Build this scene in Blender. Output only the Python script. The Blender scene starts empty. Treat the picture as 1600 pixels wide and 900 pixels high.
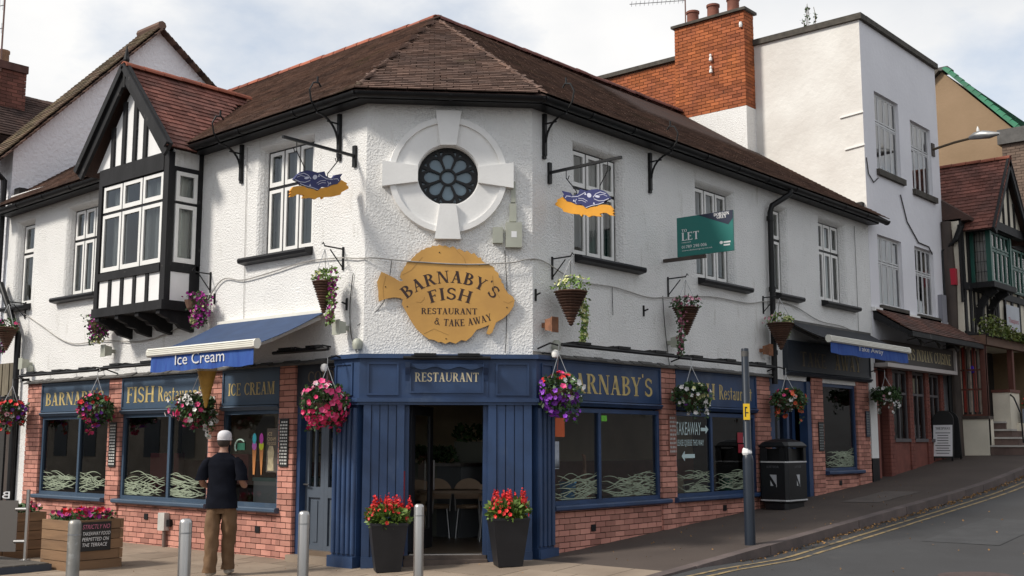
import bpy, bmesh, math, random
from mathutils import Vector, Matrix
random.seed(7)
R = math.radians
scene = bpy.context.scene
col = scene.collection

# ------------------------------------------------------------------ camera
# World axes follow the building: +X runs along the street front with the oriel (towards the corner),
# +Y runs up the hill along the other front. Corner of the two fronts is the origin, z = 0 at the corner pavement.
cam_d = bpy.data.cameras.new('camera'); cam = bpy.data.objects.new('camera', cam_d); col.objects.link(cam)
cam.location = (9.372, -9.725, 1.6)
cam.rotation_euler = (R(90 + 7.80), 0, R(40.8))
cam_d.sensor_width = 36.0; cam_d.lens = 1767.0 / 1600.0 * 36.0
cam_d.clip_start = 0.1; cam_d.clip_end = 3000
scene.camera = cam
CAM = Vector(cam.location)

# ------------------------------------------------------------------ sky, sun, exposure
SUN_AZ = Vector((-0.42, -0.91, 0)).normalized(); SUN_EL = 42
world = bpy.data.worlds.new('World'); scene.world = world; world.use_nodes = True
nt = world.node_tree; nt.nodes.clear()
def N(t, **k):
    n = nt.nodes.new(t)
    for a, b in k.items(): setattr(n, a, b)
    return n
out = N('ShaderNodeOutputWorld'); bg = N('ShaderNodeBackground'); bg.inputs['Strength'].default_value = 0.1
sky = N('ShaderNodeTexSky', sky_type='NISHITA', sun_disc=False, sun_elevation=R(SUN_EL), air_density=1.0, dust_density=1.2, ozone_density=1.0)
sky.sun_rotation = math.atan2(SUN_AZ.x, SUN_AZ.y)
tc = N('ShaderNodeTexCoord'); mp = N('ShaderNodeMapping'); mp.inputs['Scale'].default_value = (1.0, 1.0, 1.9); mp.inputs['Location'].default_value = (0.47, 0.73, -0.09)
n1 = N('ShaderNodeTexNoise'); n1.inputs['Scale'].default_value = 2.3; n1.inputs['Detail'].default_value = 9; n1.inputs['Roughness'].default_value = 0.56
r1 = N('ShaderNodeValToRGB'); r1.color_ramp.elements[0].position = 0.40; r1.color_ramp.elements[1].position = 0.54
n2 = N('ShaderNodeTexNoise'); n2.inputs['Scale'].default_value = 2.6; n2.inputs['Detail'].default_value = 6
mp2 = N('ShaderNodeMapping'); mp2.inputs['Location'].default_value = (3.1, 1.7, 0.4); mp2.inputs['Scale'].default_value = (1, 1, 1.7)
r2 = N('ShaderNodeValToRGB'); r2.color_ramp.elements[0].position = 0.33; r2.color_ramp.elements[0].color = (5.5, 5.7, 6.0, 1); r2.color_ramp.elements[1].position = 0.62; r2.color_ramp.elements[1].color = (7.7, 7.6, 7.45, 1)
thin = N('ShaderNodeMix', data_type='RGBA'); thin.inputs[0].default_value = 0.44; thin.inputs[7].default_value = (7.4, 7.7, 8.0, 1)
mx = N('ShaderNodeMix', data_type='RGBA')
L_ = nt.links.new
L_(tc.outputs['Generated'], mp.inputs['Vector']); L_(mp.outputs[0], n1.inputs['Vector']); L_(n1.outputs['Fac'], r1.inputs['Fac'])
L_(tc.outputs['Generated'], mp2.inputs['Vector']); L_(mp2.outputs[0], n2.inputs['Vector']); L_(n2.outputs['Fac'], r2.inputs['Fac'])
L_(sky.outputs[0], thin.inputs[6]); L_(thin.outputs[2], mx.inputs[6]); L_(r2.outputs['Color'], mx.inputs[7]); L_(r1.outputs['Color'], mx.inputs[0])
L_(mx.outputs[2], bg.inputs['Color']); L_(bg.outputs[0], out.inputs['Surface'])

sun_d = bpy.data.lights.new('sun', 'SUN'); sun = bpy.data.objects.new('sun', sun_d); col.objects.link(sun)
sun_d.energy = 2.6; sun_d.angle = R(9); sun_d.color = (1.0, 0.94, 0.85)
sd = Vector((SUN_AZ.x * math.cos(R(SUN_EL)), SUN_AZ.y * math.cos(R(SUN_EL)), math.sin(R(SUN_EL))))
sun.rotation_euler = sd.to_track_quat('Z', 'Y').to_euler()
scene.view_settings.view_transform = 'Standard'; scene.view_settings.look = 'None'
scene.view_settings.exposure = 0.46; scene.view_settings.gamma = 1.0; scene.view_settings.use_curve_mapping = False
scene.render.engine = 'CYCLES'
scene.cycles.max_bounces = 8; scene.cycles.transparent_max_bounces = 16; scene.cycles.use_denoising = True
scene.cycles.caustics_reflective = False; scene.cycles.caustics_refractive = False

# ------------------------------------------------------------------ materials
MATS = {}
def mat(name, c, rough=0.6, metal=0.0, var=0.0, vscale=3.0, c2=None, bump=0.0, bscale=40.0, island=0.0, spec=0.5, detail=4.0, dirt=None, stretch=(1, 1, 1), coat=0.0, bdet=3.0):
    """Principled material: base colour varied by noise (var / c2), by loose piece (island), fine relief (bump), stains (dirt = colour, scale, threshold)."""
    if name in MATS: return MATS[name]
    m = bpy.data.materials.new(name); m.use_nodes = True
    t = m.node_tree; b = t.nodes['Principled BSDF']
    b.inputs['Roughness'].default_value = rough; b.inputs['Metallic'].default_value = metal
    b.inputs['Specular IOR Level'].default_value = spec
    if coat: b.inputs['Coat Weight'].default_value = coat
    geo = t.nodes.new('ShaderNodeNewGeometry')
    mpn = t.nodes.new('ShaderNodeMapping'); mpn.inputs['Scale'].default_value = stretch
    t.links.new(geo.outputs['Position'], mpn.inputs['Vector'])
    cur = None
    base = t.nodes.new('ShaderNodeRGB'); base.outputs[0].default_value = (*c, 1); cur = base.outputs[0]
    def mixc(fac, a, bcol, blend='MIX'):
        x = t.nodes.new('ShaderNodeMix'); x.data_type = 'RGBA'; x.blend_type = blend
        if isinstance(fac, float): x.inputs[0].default_value = fac
        else: t.links.new(fac, x.inputs[0])
        t.links.new(a, x.inputs[6])
        if isinstance(bcol, tuple): x.inputs[7].default_value = (*bcol, 1)
        else: t.links.new(bcol, x.inputs[7])
        return x.outputs[2]
    if c2 is not None or var:
        nz = t.nodes.new('ShaderNodeTexNoise'); nz.inputs['Scale'].default_value = vscale; nz.inputs['Detail'].default_value = detail
        t.links.new(mpn.outputs[0], nz.inputs['Vector'])
        rp = t.nodes.new('ShaderNodeValToRGB'); rp.color_ramp.elements[0].position = 0.35; rp.color_ramp.elements[1].position = 0.65
        t.links.new(nz.outputs['Fac'], rp.inputs['Fac'])
        k2 = c2 if c2 is not None else tuple(v * (1 - var) for v in c)
        cur = mixc(rp.outputs['Color'], cur, k2)
    if island:
        oi = t.nodes.new('ShaderNodeObjectInfo')
        ad = t.nodes.new('ShaderNodeMath'); ad.operation = 'ADD'
        t.links.new(geo.outputs['Random Per Island'], ad.inputs[0]); t.links.new(oi.outputs['Random'], ad.inputs[1])
        fr = t.nodes.new('ShaderNodeMath'); fr.operation = 'FRACT'; t.links.new(ad.outputs[0], fr.inputs[0])
        mr = t.nodes.new('ShaderNodeMapRange'); mr.inputs['To Min'].default_value = 1 - island; mr.inputs['To Max'].default_value = 1 + island
        t.links.new(fr.outputs[0], mr.inputs['Value'])
        hs = t.nodes.new('ShaderNodeHueSaturation'); t.links.new(mr.outputs[0], hs.inputs['Value']); t.links.new(cur, hs.inputs['Color'])
        cur = hs.outputs['Color']
    if dirt:
        dc, dscale, dth = dirt[:3]; dst = dirt[3] if len(dirt) > 3 else (1, 1, 1)
        mp3 = t.nodes.new('ShaderNodeMapping'); mp3.inputs['Scale'].default_value = dst; mp3.inputs['Location'].default_value = (5.3, 2.1, 7.7)
        t.links.new(geo.outputs['Position'], mp3.inputs['Vector'])
        nd = t.nodes.new('ShaderNodeTexNoise'); nd.inputs['Scale'].default_value = dscale; nd.inputs['Detail'].default_value = 7; nd.inputs['Roughness'].default_value = 0.65
        t.links.new(mp3.outputs[0], nd.inputs['Vector'])
        rd = t.nodes.new('ShaderNodeValToRGB'); rd.color_ramp.elements[0].position = dth; rd.color_ramp.elements[1].position = min(1, dth + 0.16)
        t.links.new(nd.outputs['Fac'], rd.inputs['Fac'])
        cur = mixc(rd.outputs['Color'], cur, dc)
    t.links.new(cur, b.inputs['Base Color'])
    if bump:
        nb = t.nodes.new('ShaderNodeTexNoise'); nb.inputs['Scale'].default_value = bscale; nb.inputs['Detail'].default_value = bdet; nb.inputs['Roughness'].default_value = 0.6
        t.links.new(mpn.outputs[0], nb.inputs['Vector'])
        bn = t.nodes.new('ShaderNodeBump'); bn.inputs['Strength'].default_value = 1.0; bn.inputs['Distance'].default_value = bump
        t.links.new(nb.outputs['Fac'], bn.inputs['Height']); t.links.new(bn.outputs[0], b.inputs['Normal'])
    MATS[name] = m
    return m
def glass_mat(name, tint=(0.86, 0.89, 0.88), ior=1.5, rough=0.0):
    m = bpy.data.materials.new(name); m.use_nodes = True; t = m.node_tree; t.nodes.clear()
    o = t.nodes.new('ShaderNodeOutputMaterial'); f = t.nodes.new('ShaderNodeFresnel'); f.inputs['IOR'].default_value = ior
    tr = t.nodes.new('ShaderNodeBsdfTransparent'); tr.inputs['Color'].default_value = (*tint, 1)
    gl = t.nodes.new('ShaderNodeBsdfGlossy'); gl.inputs['Roughness'].default_value = rough
    mxs = t.nodes.new('ShaderNodeMixShader')
    t.links.new(f.outputs[0], mxs.inputs[0]); t.links.new(tr.outputs[0], mxs.inputs[1]); t.links.new(gl.outputs[0], mxs.inputs[2]); t.links.new(mxs.outputs[0], o.inputs['Surface'])
    MATS[name] = m; return m

ROUGHCAST = mat('roughcast', (0.86, 0.85, 0.83), 0.9, c2=(0.80, 0.79, 0.77), vscale=1.3, bump=0.026, bscale=38, spec=0.2, dirt=((0.62, 0.60, 0.56), 2.6, 0.60, (2.0, 2.0, 0.5)), bdet=3.0)
SMOOTHCAST = mat('painted_render', (0.80, 0.79, 0.82), 0.85, c2=(0.74, 0.73, 0.76), vscale=0.8, bump=0.006, bscale=9, spec=0.2, dirt=((0.50, 0.48, 0.47), 1.3, 0.72, (1, 1, 0.35)))
FLANK = mat('weathered_render', (0.76, 0.74, 0.70), 0.9, c2=(0.66, 0.63, 0.59), vscale=1.1, bump=0.012, bscale=7, spec=0.2, dirt=((0.36, 0.33, 0.30), 1.6, 0.68))
GABLECAST = mat('gable_roughcast', (0.86, 0.86, 0.89), 0.9, c2=(0.80, 0.80, 0.84), vscale=0.9, bump=0.03, bscale=14, spec=0.2)
STONEWHITE = mat('painted_stone', (0.84, 0.83, 0.81), 0.7, var=0.06, vscale=4, bump=0.002, bscale=30, dirt=((0.50, 0.49, 0.46), 4.0, 0.70))
WHITE = mat('white_paint', (0.82, 0.81, 0.78), 0.45, var=0.05, vscale=6, dirt=((0.42, 0.38, 0.33), 9.0, 0.70))
WHITEP = mat('white_panel_paint', (0.84, 0.83, 0.82), 0.6, var=0.05, vscale=3, bump=0.002, bscale=20)
BLACK = mat('black_paint', (0.012, 0.012, 0.014), 0.45, spec=0.3, var=0.3, vscale=5, dirt=((0.07, 0.065, 0.06), 7.0, 0.64))
IRON = mat('black_iron', (0.009, 0.009, 0.010), 0.45, spec=0.3, var=0.3, vscale=8)
TIMBER = mat('black_timber', (0.020, 0.0195, 0.021), 0.65, spec=0.25, var=0.4, vscale=6, bump=0.003, bscale=25, dirt=((0.16, 0.15, 0.14), 6.0, 0.63), stretch=(1, 1, 0.3))
BROWNTIMBER = mat('brown_timber', (0.075, 0.055, 0.045), 0.75, var=0.45, vscale=5, bump=0.006, bscale=16, stretch=(1, 1, 0.25))
BLUE = mat('blue_paint', (0.025, 0.058, 0.142), 0.5, var=0.30, vscale=2.5, bump=0.0008, bscale=60, dirt=((0.055, 0.085, 0.15), 2.2, 0.57, (1, 1, 0.5)))
BLUE_LIT = mat('lit_blue_paint', (0.045, 0.078, 0.125), 0.5, var=0.14, vscale=2.5, bump=0.0008, bscale=60, dirt=((0.085, 0.11, 0.14), 3.0, 0.62))  # blue paint greyed and paled: street front's light and gloss put into colour
GREYDOOR = mat('grey_door_paint', (0.085, 0.105, 0.135), 0.45, var=0.1, vscale=3)
GOLD = mat('gold_lettering', (0.60, 0.46, 0.18), 0.5, var=0.35, vscale=11)
FADED = mat('faded_gold_lettering', (0.17, 0.13, 0.085), 0.6, var=0.5, vscale=9)
CREAM = mat('cream_lettering', (0.62, 0.54, 0.36), 0.5, var=0.15, vscale=11)
BROWNINK = mat('brown_lettering', (0.035, 0.014, 0.010), 0.5)
FISHYEL = mat('ochre_board', (0.62, 0.34, 0.085), 0.55, c2=(0.53, 0.285, 0.075), vscale=2.5, bump=0.0015, bscale=18, dirt=((0.30, 0.17, 0.06), 5.0, 0.70))
CHIPS = mat('orange_board', (0.74, 0.33, 0.018), 0.45, var=0.12, vscale=6)
FISHBLUE = mat('navy_board', (0.016, 0.022, 0.125), 0.45, var=0.2, vscale=6)
FISHLINE = mat('pale_line_paint', (0.55, 0.56, 0.68), 0.5)
TILE = mat('brown_tile', (0.185, 0.117, 0.090), 0.9, c2=(0.125, 0.083, 0.068), vscale=1.6, island=0.28, bump=0.006, bscale=50, spec=0.15, dirt=((0.10, 0.085, 0.045), 1.2, 0.60))
TILED = mat('dark_tile', (0.075, 0.045, 0.037), 0.9, c2=(0.055, 0.038, 0.034), vscale=1.6, island=0.35, bump=0.006, bscale=50, spec=0.15)
TILER = mat('red_tile', (0.215, 0.088, 0.068), 0.85, c2=(0.135, 0.066, 0.055), vscale=1.8, island=0.32, bump=0.005, bscale=50, spec=0.2)
RIDGE = mat('ridge_tile_clay', (0.34, 0.115, 0.07), 0.85, c2=(0.24, 0.085, 0.058), vscale=2.0, island=0.22, bump=0.005, bscale=40, spec=0.2)
GREENTILE = mat('green_glazed_tile', (0.02, 0.17, 0.085), 0.35, island=0.3, var=0.3, vscale=3)
BRICK = mat('painted_brick', (0.51, 0.245, 0.19), 0.85, c2=(0.42, 0.19, 0.15), vscale=2.2, island=0.30, bump=0.005, bscale=45, spec=0.25, dirt=((0.20, 0.11, 0.085), 2.2, 0.62))
BRICKO = mat('orange_brick', (0.40, 0.125, 0.048), 0.9, c2=(0.29, 0.092, 0.045), vscale=2.0, island=0.28, bump=0.006, bscale=45, spec=0.2, dirt=((0.12, 0.07, 0.05), 2.6, 0.63))
MORTAR = mat('dark_mortar', (0.085, 0.045, 0.036), 0.95, var=0.3, vscale=12, bump=0.003, bscale=60)
MORTARO = mat('chimney_mortar', (0.17, 0.095, 0.062), 0.95, var=0.3, vscale=12, bump=0.003, bscale=60)
LEAD = mat('lead_grey', (0.10, 0.095, 0.09), 0.7, var=0.35, vscale=6, bump=0.004, bscale=25)
COPING = mat('dark_coping', (0.085, 0.075, 0.062), 0.9, var=0.4, vscale=8, bump=0.006, bscale=25)
GLASS = glass_mat('window_glass', (.94, .96, .95), 1.65); SHOPGLASS = glass_mat('shop_glass', (.96, .97, .96), 2.0); GLASSR = glass_mat('reflective_glass', (.7, .74, .76), 3.0)
LEADGLASS = mat('blue_grey_glass', (0.16, 0.23, 0.28), 0.12, var=0.15, vscale=3)
CURTAIN = mat('net_curtain', (0.82, 0.85, 0.81), 0.9, var=0.22, vscale=2.5, stretch=(3, 3, 0.4))
CURTAINB = mat('brown_curtain', (0.16, 0.085, 0.075), 0.9, var=0.3, vscale=3)
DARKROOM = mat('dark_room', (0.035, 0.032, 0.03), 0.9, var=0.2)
ROOMWALL = mat('room_wall', (0.62, 0.52, 0.36), 0.85, var=0.2, vscale=1.2)
ROOMFLOOR = mat('room_floor', (0.17, 0.125, 0.09), 0.35, var=0.2)
ROOMRED = mat('maroon_panel', (0.26, 0.09, 0.06), 0.6, var=0.2)
ASPHALT = mat('road_asphalt', (0.062, 0.062, 0.064), 0.92, c2=(0.052, 0.051, 0.052), vscale=0.8, bump=0.004, bscale=110, spec=0.25, dirt=((0.085, 0.082, 0.08), 0.7, 0.60))
TARMAC = mat('footway_tarmac', (0.094, 0.075, 0.065), 0.93, c2=(0.076, 0.061, 0.054), vscale=0.9, bump=0.004, bscale=120, spec=0.2, dirt=((0.105, 0.088, 0.075), 1.1, 0.60))
PAVING = mat('paving_slab_stone', (0.30, 0.240, 0.185), 0.9, c2=(0.235, 0.185, 0.142), vscale=1.4, island=0.13, bump=0.003, bscale=60, spec=0.2, dirt=((0.14, 0.11, 0.088), 1.6, 0.60))
JOINT = mat('paving_joint', (0.075, 0.06, 0.05), 0.95, var=0.3, vscale=6)
KERB = mat('kerb_stone', (0.125, 0.095, 0.088), 0.85, c2=(0.085, 0.066, 0.062), vscale=3.0, island=0.18, bump=0.006, bscale=40)
YELLOW = mat('road_yellow_paint', (0.30, 0.215, 0.10), 0.85, dirt=((0.075, 0.068, 0.06), 7.0, 0.47), var=0.2, vscale=6)
STEEL = mat('brushed_steel', (0.52, 0.50, 0.48), 0.34, 1.0, var=0.16, vscale=9, stretch=(1, 1, 0.12), bump=0.0004, bscale=150)
GALV = mat('galvanised_steel', (0.42, 0.42, 0.42), 0.45, 0.9, var=0.2, vscale=8)
WOOD = mat('planter_timber', (0.25, 0.145, 0.075), 0.75, c2=(0.17, 0.098, 0.052), vscale=2.5, island=0.16, bump=0.004, bscale=14, stretch=(0.5, 0.5, 4))
SOIL = mat('soil', (0.035, 0.024, 0.017), 0.95, var=0.3, vscale=12, bump=0.01, bscale=30)
POT = mat('charcoal_pot', (0.020, 0.020, 0.023), 0.5, spec=0.3, var=0.25, vscale=3)
WICKER = mat('wicker', (0.13, 0.068, 0.045), 0.8, island=0.35, var=0.3, vscale=20)
LEAF = mat('leaf_green', (0.050, 0.105, 0.026), 0.55, island=0.5, c2=(0.030, 0.070, 0.022), vscale=9)
LEAFL = mat('leaf_light', (0.22, 0.33, 0.065), 0.55, island=0.4, c2=(0.13, 0.24, 0.05), vscale=9)
IVY = mat('ivy_leaf', (0.085, 0.135, 0.026), 0.55, island=0.55, c2=(0.14, 0.15, 0.028), vscale=3)
def petal(n, c): return mat('petal_' + n, c, 0.55, island=0.28)
PET = {'pink': petal('pink', (0.66, 0.055, 0.20)), 'hot': petal('hot', (0.60, 0.022, 0.12)), 'pale': petal('pale', (0.78, 0.42, 0.50)), 'white': petal('white', (0.80, 0.78, 0.76)), 'purple': petal('purple', (0.22, 0.035, 0.42)),
       'magenta': petal('magenta', (0.42, 0.022, 0.30)), 'red': petal('red', (0.62, 0.022, 0.022)), 'coral': petal('coral', (0.72, 0.13, 0.055)), 'cream': petal('cream', (0.62, 0.62, 0.30)), 'dusty': petal('dusty', (0.42, 0.15, 0.22))}
ALUW = mat('white_awning_case', (0.80, 0.78, 0.70), 0.35, var=0.06, vscale=5)
AWNBLUE = mat('blue_awning_canvas', (0.028, 0.058, 0.135), 0.8, var=0.2, vscale=4)
AWNVAL = mat('blue_awning_valance', (0.014, 0.055, 0.27), 0.8, c2=(0.026, 0.09, 0.33), vscale=7, stretch=(2, 2, 0.5))
AWNBLACK = mat('black_awning_canvas', (0.018, 0.020, 0.026), 0.8, var=0.3, vscale=4)
AWNTEXT = mat('awning_lettering', (0.62, 0.62, 0.62), 0.6)
PLASTIC = mat('grey_plastic_box', (0.42, 0.43, 0.36), 0.5, var=0.1, vscale=6, dirt=((0.22, 0.21, 0.17), 7, 0.66))
RUST = mat('rusty_lamp_housing', (0.28, 0.12, 0.06), 0.7, var=0.4, vscale=12)
CABLE = mat('grey_cable', (0.42, 0.40, 0.37), 0.6, var=0.3, vscale=6)
CABLED = mat('dark_cable', (0.035, 0.032, 0.03), 0.6)
DECAL = mat('window_decal', (0.30, 0.35, 0.25), 0.6, var=0.25, vscale=5)
BINBLK = mat('bin_plastic', (0.010, 0.011, 0.013), 0.4, spec=0.35, var=0.2, vscale=4)
SILVER = mat('silver_print', (0.50, 0.50, 0.50), 0.4)
SIGNGREEN = mat('teal_board', (0.018, 0.165, 0.145), 0.4)
SIGNNAVY = mat('dark_navy_board', (0.022, 0.028, 0.055), 0.4)
SIGNWHITE = mat('white_print', (0.80, 0.80, 0.80), 0.5)
BLACKBOARD = mat('blackboard', (0.014, 0.014, 0.014), 0.6)
# ------------------------------------------------------------------ geometry helpers
class Frame:
    def __init__(s, o, u, n): s.o = Vector(o); s.u = Vector(u).normalized(); s.n = Vector(n).normalized()
    def pt(s, u, z, o=0.0): p = s.o + s.u * u + s.n * o; return Vector((p.x, p.y, s.o.z + z))
CH = 1.546                                   # each front stops this far short of the corner: the chamfer with the door
FL = Frame((-CH, 0, 0), (-1, 0, 0), (0, -1, 0))      # front with the oriel, u grows away from the corner
FR = Frame((0, CH, 0), (0, 1, 0), (1, 0, 0))         # front up the hill
FC = Frame((-CH, 0, 0), (1, 1, 0), (1, -1, 0))       # chamfered corner
CW = CH * math.sqrt(2)
def ground_z(y):
    t = (y + 0.654) * 0.066; k = 0.03
    z = t if t / k > 40 else k * math.log1p(math.exp(t / k))
    e = (y - 12.2); z += 0.045 * (e if e > 12 else 0.7 * math.log1p(math.exp(e / 0.7)))
    if y > 60: z -= (y - 60) * 0.111
    return z

class MB:
    def __init__(s): s.V = []; s.F = []
    def add(s, vs, fs):
        b = len(s.V); s.V += [Vector(v) for v in vs]; s.F += [[i + b for i in f] for f in fs]; return s
    def hexa(s, c): return s.add(c, [(0, 3, 2, 1), (4, 5, 6, 7), (0, 1, 5, 4), (1, 2, 6, 5), (2, 3, 7, 6), (3, 0, 4, 7)])
    def box(s, x0, x1, y0, y1, z0, z1): return s.hexa([(x0, y0, z0), (x1, y0, z0), (x1, y1, z0), (x0, y1, z0), (x0, y0, z1), (x1, y0, z1), (x1, y1, z1), (x0, y1, z1)])
    def fb(s, f, u0, u1, z0, z1, o0, o1): return s.hexa([f.pt(u0, z0, o0), f.pt(u1, z0, o0), f.pt(u1, z0, o1), f.pt(u0, z0, o1), f.pt(u0, z1, o0), f.pt(u1, z1, o0), f.pt(u1, z1, o1), f.pt(u0, z1, o1)])
    def quad(s, a, b, c, d): return s.add([a, b, c, d], [(0, 1, 2, 3)])
    def prism(s, pts, vec):
        pts = [Vector(p) for p in pts]; v = Vector(vec); n = len(pts)
        return s.add(pts + [p + v for p in pts], [list(range(n))[::-1], list(range(n, 2 * n))] + [(i, (i + 1) % n, n + (i + 1) % n, n + i) for i in range(n)])
    def tube(s, pts, r, n=8, cap=True):
        pts = [Vector(p) for p in pts]; rs = r if isinstance(r, (list, tuple)) else [r] * len(pts); vs = []; fs = []
        prev = None
        for i, p in enumerate(pts):
            d = (pts[min(i + 1, len(pts) - 1)] - pts[max(i - 1, 0)]).normalized()
            a = prev if prev is not None else (Vector((0, 0, 1)) if abs(d.z) < 0.9 else Vector((1, 0, 0)))
            x = (a - d * a.dot(d)).normalized(); y = d.cross(x); prev = x
            for k in range(n):
                t = 2 * math.pi * k / n; vs.append(p + x * (rs[i] * math.cos(t)) + y * (rs[i] * math.sin(t)))
        for i in range(len(pts) - 1):
            for k in range(n): fs.append((i * n + k, i * n + (k + 1) % n, (i + 1) * n + (k + 1) % n, (i + 1) * n + k))
        if cap: fs.append(list(range(n))[::-1]); fs.append([(len(pts) - 1) * n + k for k in range(n)])
        return s.add(vs, fs)
    def lathe(s, c, prof, n=16, sx=1.0, sy=1.0):
        c = Vector(c); vs = []; fs = []
        for r, z in prof:
            for k in range(n): t = 2 * math.pi * (k + 0.5) / n; vs.append(c + Vector((r * math.cos(t) * sx, r * math.sin(t) * sy, z)))
        for i in range(len(prof) - 1):
            for k in range(n): fs.append((i * n + k, i * n + (k + 1) % n, (i + 1) * n + (k + 1) % n, (i + 1) * n + k))
        fs.append(list(range(n))[::-1]); fs.append([(len(prof) - 1) * n + k for k in range(n)])
        return s.add(vs, fs)
    def bar(s, a, b, w, h, up=(0, 0, 1)):
        a = Vector(a); b = Vector(b); d = (b - a).normalized(); up = Vector(up)
        if abs(d.dot(up)) > 0.95: up = Vector((1, 0, 0))
        x = d.cross(up).normalized() * (w / 2); y = x.cross(d).normalized() * (h / 2)
        return s.hexa([a - x - y, a + x - y, a + x + y, a - x + y, b - x - y, b + x - y, b + x + y, b - x + y])
    def build(s, name, m, parent=None, smooth=False, kind=None, recalc=True):
        me = bpy.data.meshes.new(name); me.from_pydata([tuple(v) for v in s.V], [], s.F); me.update()
        if recalc and len(s.F) > 1:
            bm = bmesh.new(); bm.from_mesh(me); bmesh.ops.recalc_face_normals(bm, faces=bm.faces); bm.to_mesh(me); bm.free()
        me.materials.append(m)
        if smooth:
            for p in me.polygons: p.use_smooth = True
            try: me.set_sharp_from_angle(angle=R(40))
            except Exception: pass
        o = bpy.data.objects.new(name, me); col.objects.link(o)
        if parent is not None: attach(o, parent)
        if kind: o['kind'] = kind
        return o
def attach(o, p):                             # parts are modelled in world coordinates; only empties carry a location
    o.parent = p
    if p.type == 'EMPTY' and p.parent is None: o.matrix_parent_inverse = Matrix.Translation(-Vector(p.location))
    return o
def tag(o, label, cat, group=None):
    o['label'] = label; o['category'] = cat
    if group: o['group'] = group
    return o
def thing(name, label, cat, loc, group=None):
    o = bpy.data.objects.new(name, None); col.objects.link(o); o.location = loc; o.empty_display_size = 0.1
    return tag(o, label, cat, group)
def struct(o): o['kind'] = 'structure'; return o

def off_path(uL, uR, o):                      # plan line that follows the two fronts and the chamfer at distance o
    k = 0.41421 * o
    return [Vector((-CH - uL, -o, 0)), Vector((-CH + k, -o, 0)), Vector((o, CH - k, 0)), Vector((o, CH + uR, 0))]
def wrap(mb, uL, uR, o0, o1, z0, z1):
    a = off_path(uL, uR, o0); b = off_path(uL, uR, o1)
    for i in range(3):
        mb.hexa([a[i] + Vector((0, 0, z0)), a[i + 1] + Vector((0, 0, z0)), b[i + 1] + Vector((0, 0, z0)), b[i] + Vector((0, 0, z0)),
                 a[i] + Vector((0, 0, z1)), a[i + 1] + Vector((0, 0, z1)), b[i + 1] + Vector((0, 0, z1)), b[i] + Vector((0, 0, z1))])
    return mb

def wall_sheet(mb, f, u0, u1, z0, z1, holes, reveal=0.15, splay=0.09):
    """Front face with openings; the plaster rounds softly into each opening. holes: (u0,u1,z0,z1)"""
    H = [(a - splay, b + splay, c, d + splay * 0.8, a, b, c, d) for a, b, c, d in holes]
    us = sorted({u0, u1, *[h[0] for h in H], *[h[1] for h in H]}); zs = sorted({z0, z1, *[h[2] for h in H], *[h[3] for h in H]})
    for i in range(len(us) - 1):
        for j in range(len(zs) - 1):
            cu = (us[i] + us[i + 1]) / 2; cz = (zs[j] + zs[j + 1]) / 2
            if any(h[0] < cu < h[1] and h[2] < cz < h[3] for h in H): continue
            mb.quad(f.pt(us[i], zs[j]), f.pt(us[i + 1], zs[j]), f.pt(us[i + 1], zs[j + 1]), f.pt(us[i], zs[j + 1]))
    for A0, A1, B0, B1, a0, a1, b0, b1 in H:
        prof = [(0, 0), (0.35, -0.02), (0.7, -0.06), (1, -reveal * 0.75), (1, -reveal - 0.12)]
        for (t0, o0), (t1, o1) in zip(prof, prof[1:]):
            def rect(t, o): return [f.pt(A0 + (a0 - A0) * t, B0, o), f.pt(A0 + (a0 - A0) * t, B1 + (b1 - B1) * t, o), f.pt(A1 + (a1 - A1) * t, B1 + (b1 - B1) * t, o), f.pt(A1 + (a1 - A1) * t, B0, o)]
            p = rect(t0, o0); q = rect(t1, o1)
            for k in range(4): mb.quad(p[k], p[(k + 1) % 4], q[(k + 1) % 4], q[k])
    return mb

def pane(f, u0, u1, z0, z1, o, parent, m=None):
    q = [f.pt(u0, z0, o), f.pt(u1, z0, o), f.pt(u1, z1, o), f.pt(u0, z1, o)]
    if (q[1] - q[0]).cross(q[2] - q[0]).dot(f.n) < 0: q.reverse()
    return MB().quad(*q).build('pane', m or GLASS, parent)
def curtain_mesh(f, u0, u1, z0, z1, o, amp=0.025, waves=9):
    mb = MB(); n = 40; vs = []
    for i in range(n + 1):
        t = i / n; d = o + amp * math.sin(t * waves * 2 * math.pi) + amp * 0.5 * math.sin(t * waves * 3.1 * math.pi + 1)
        vs += [f.pt(u0 + (u1 - u0) * t, z0, d), f.pt(u0 + (u1 - u0) * t, z1, d)]
    mb.add(vs, [(2 * i, 2 * i + 2, 2 * i + 3, 2 * i + 1) for i in range(n)]); return mb

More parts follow.
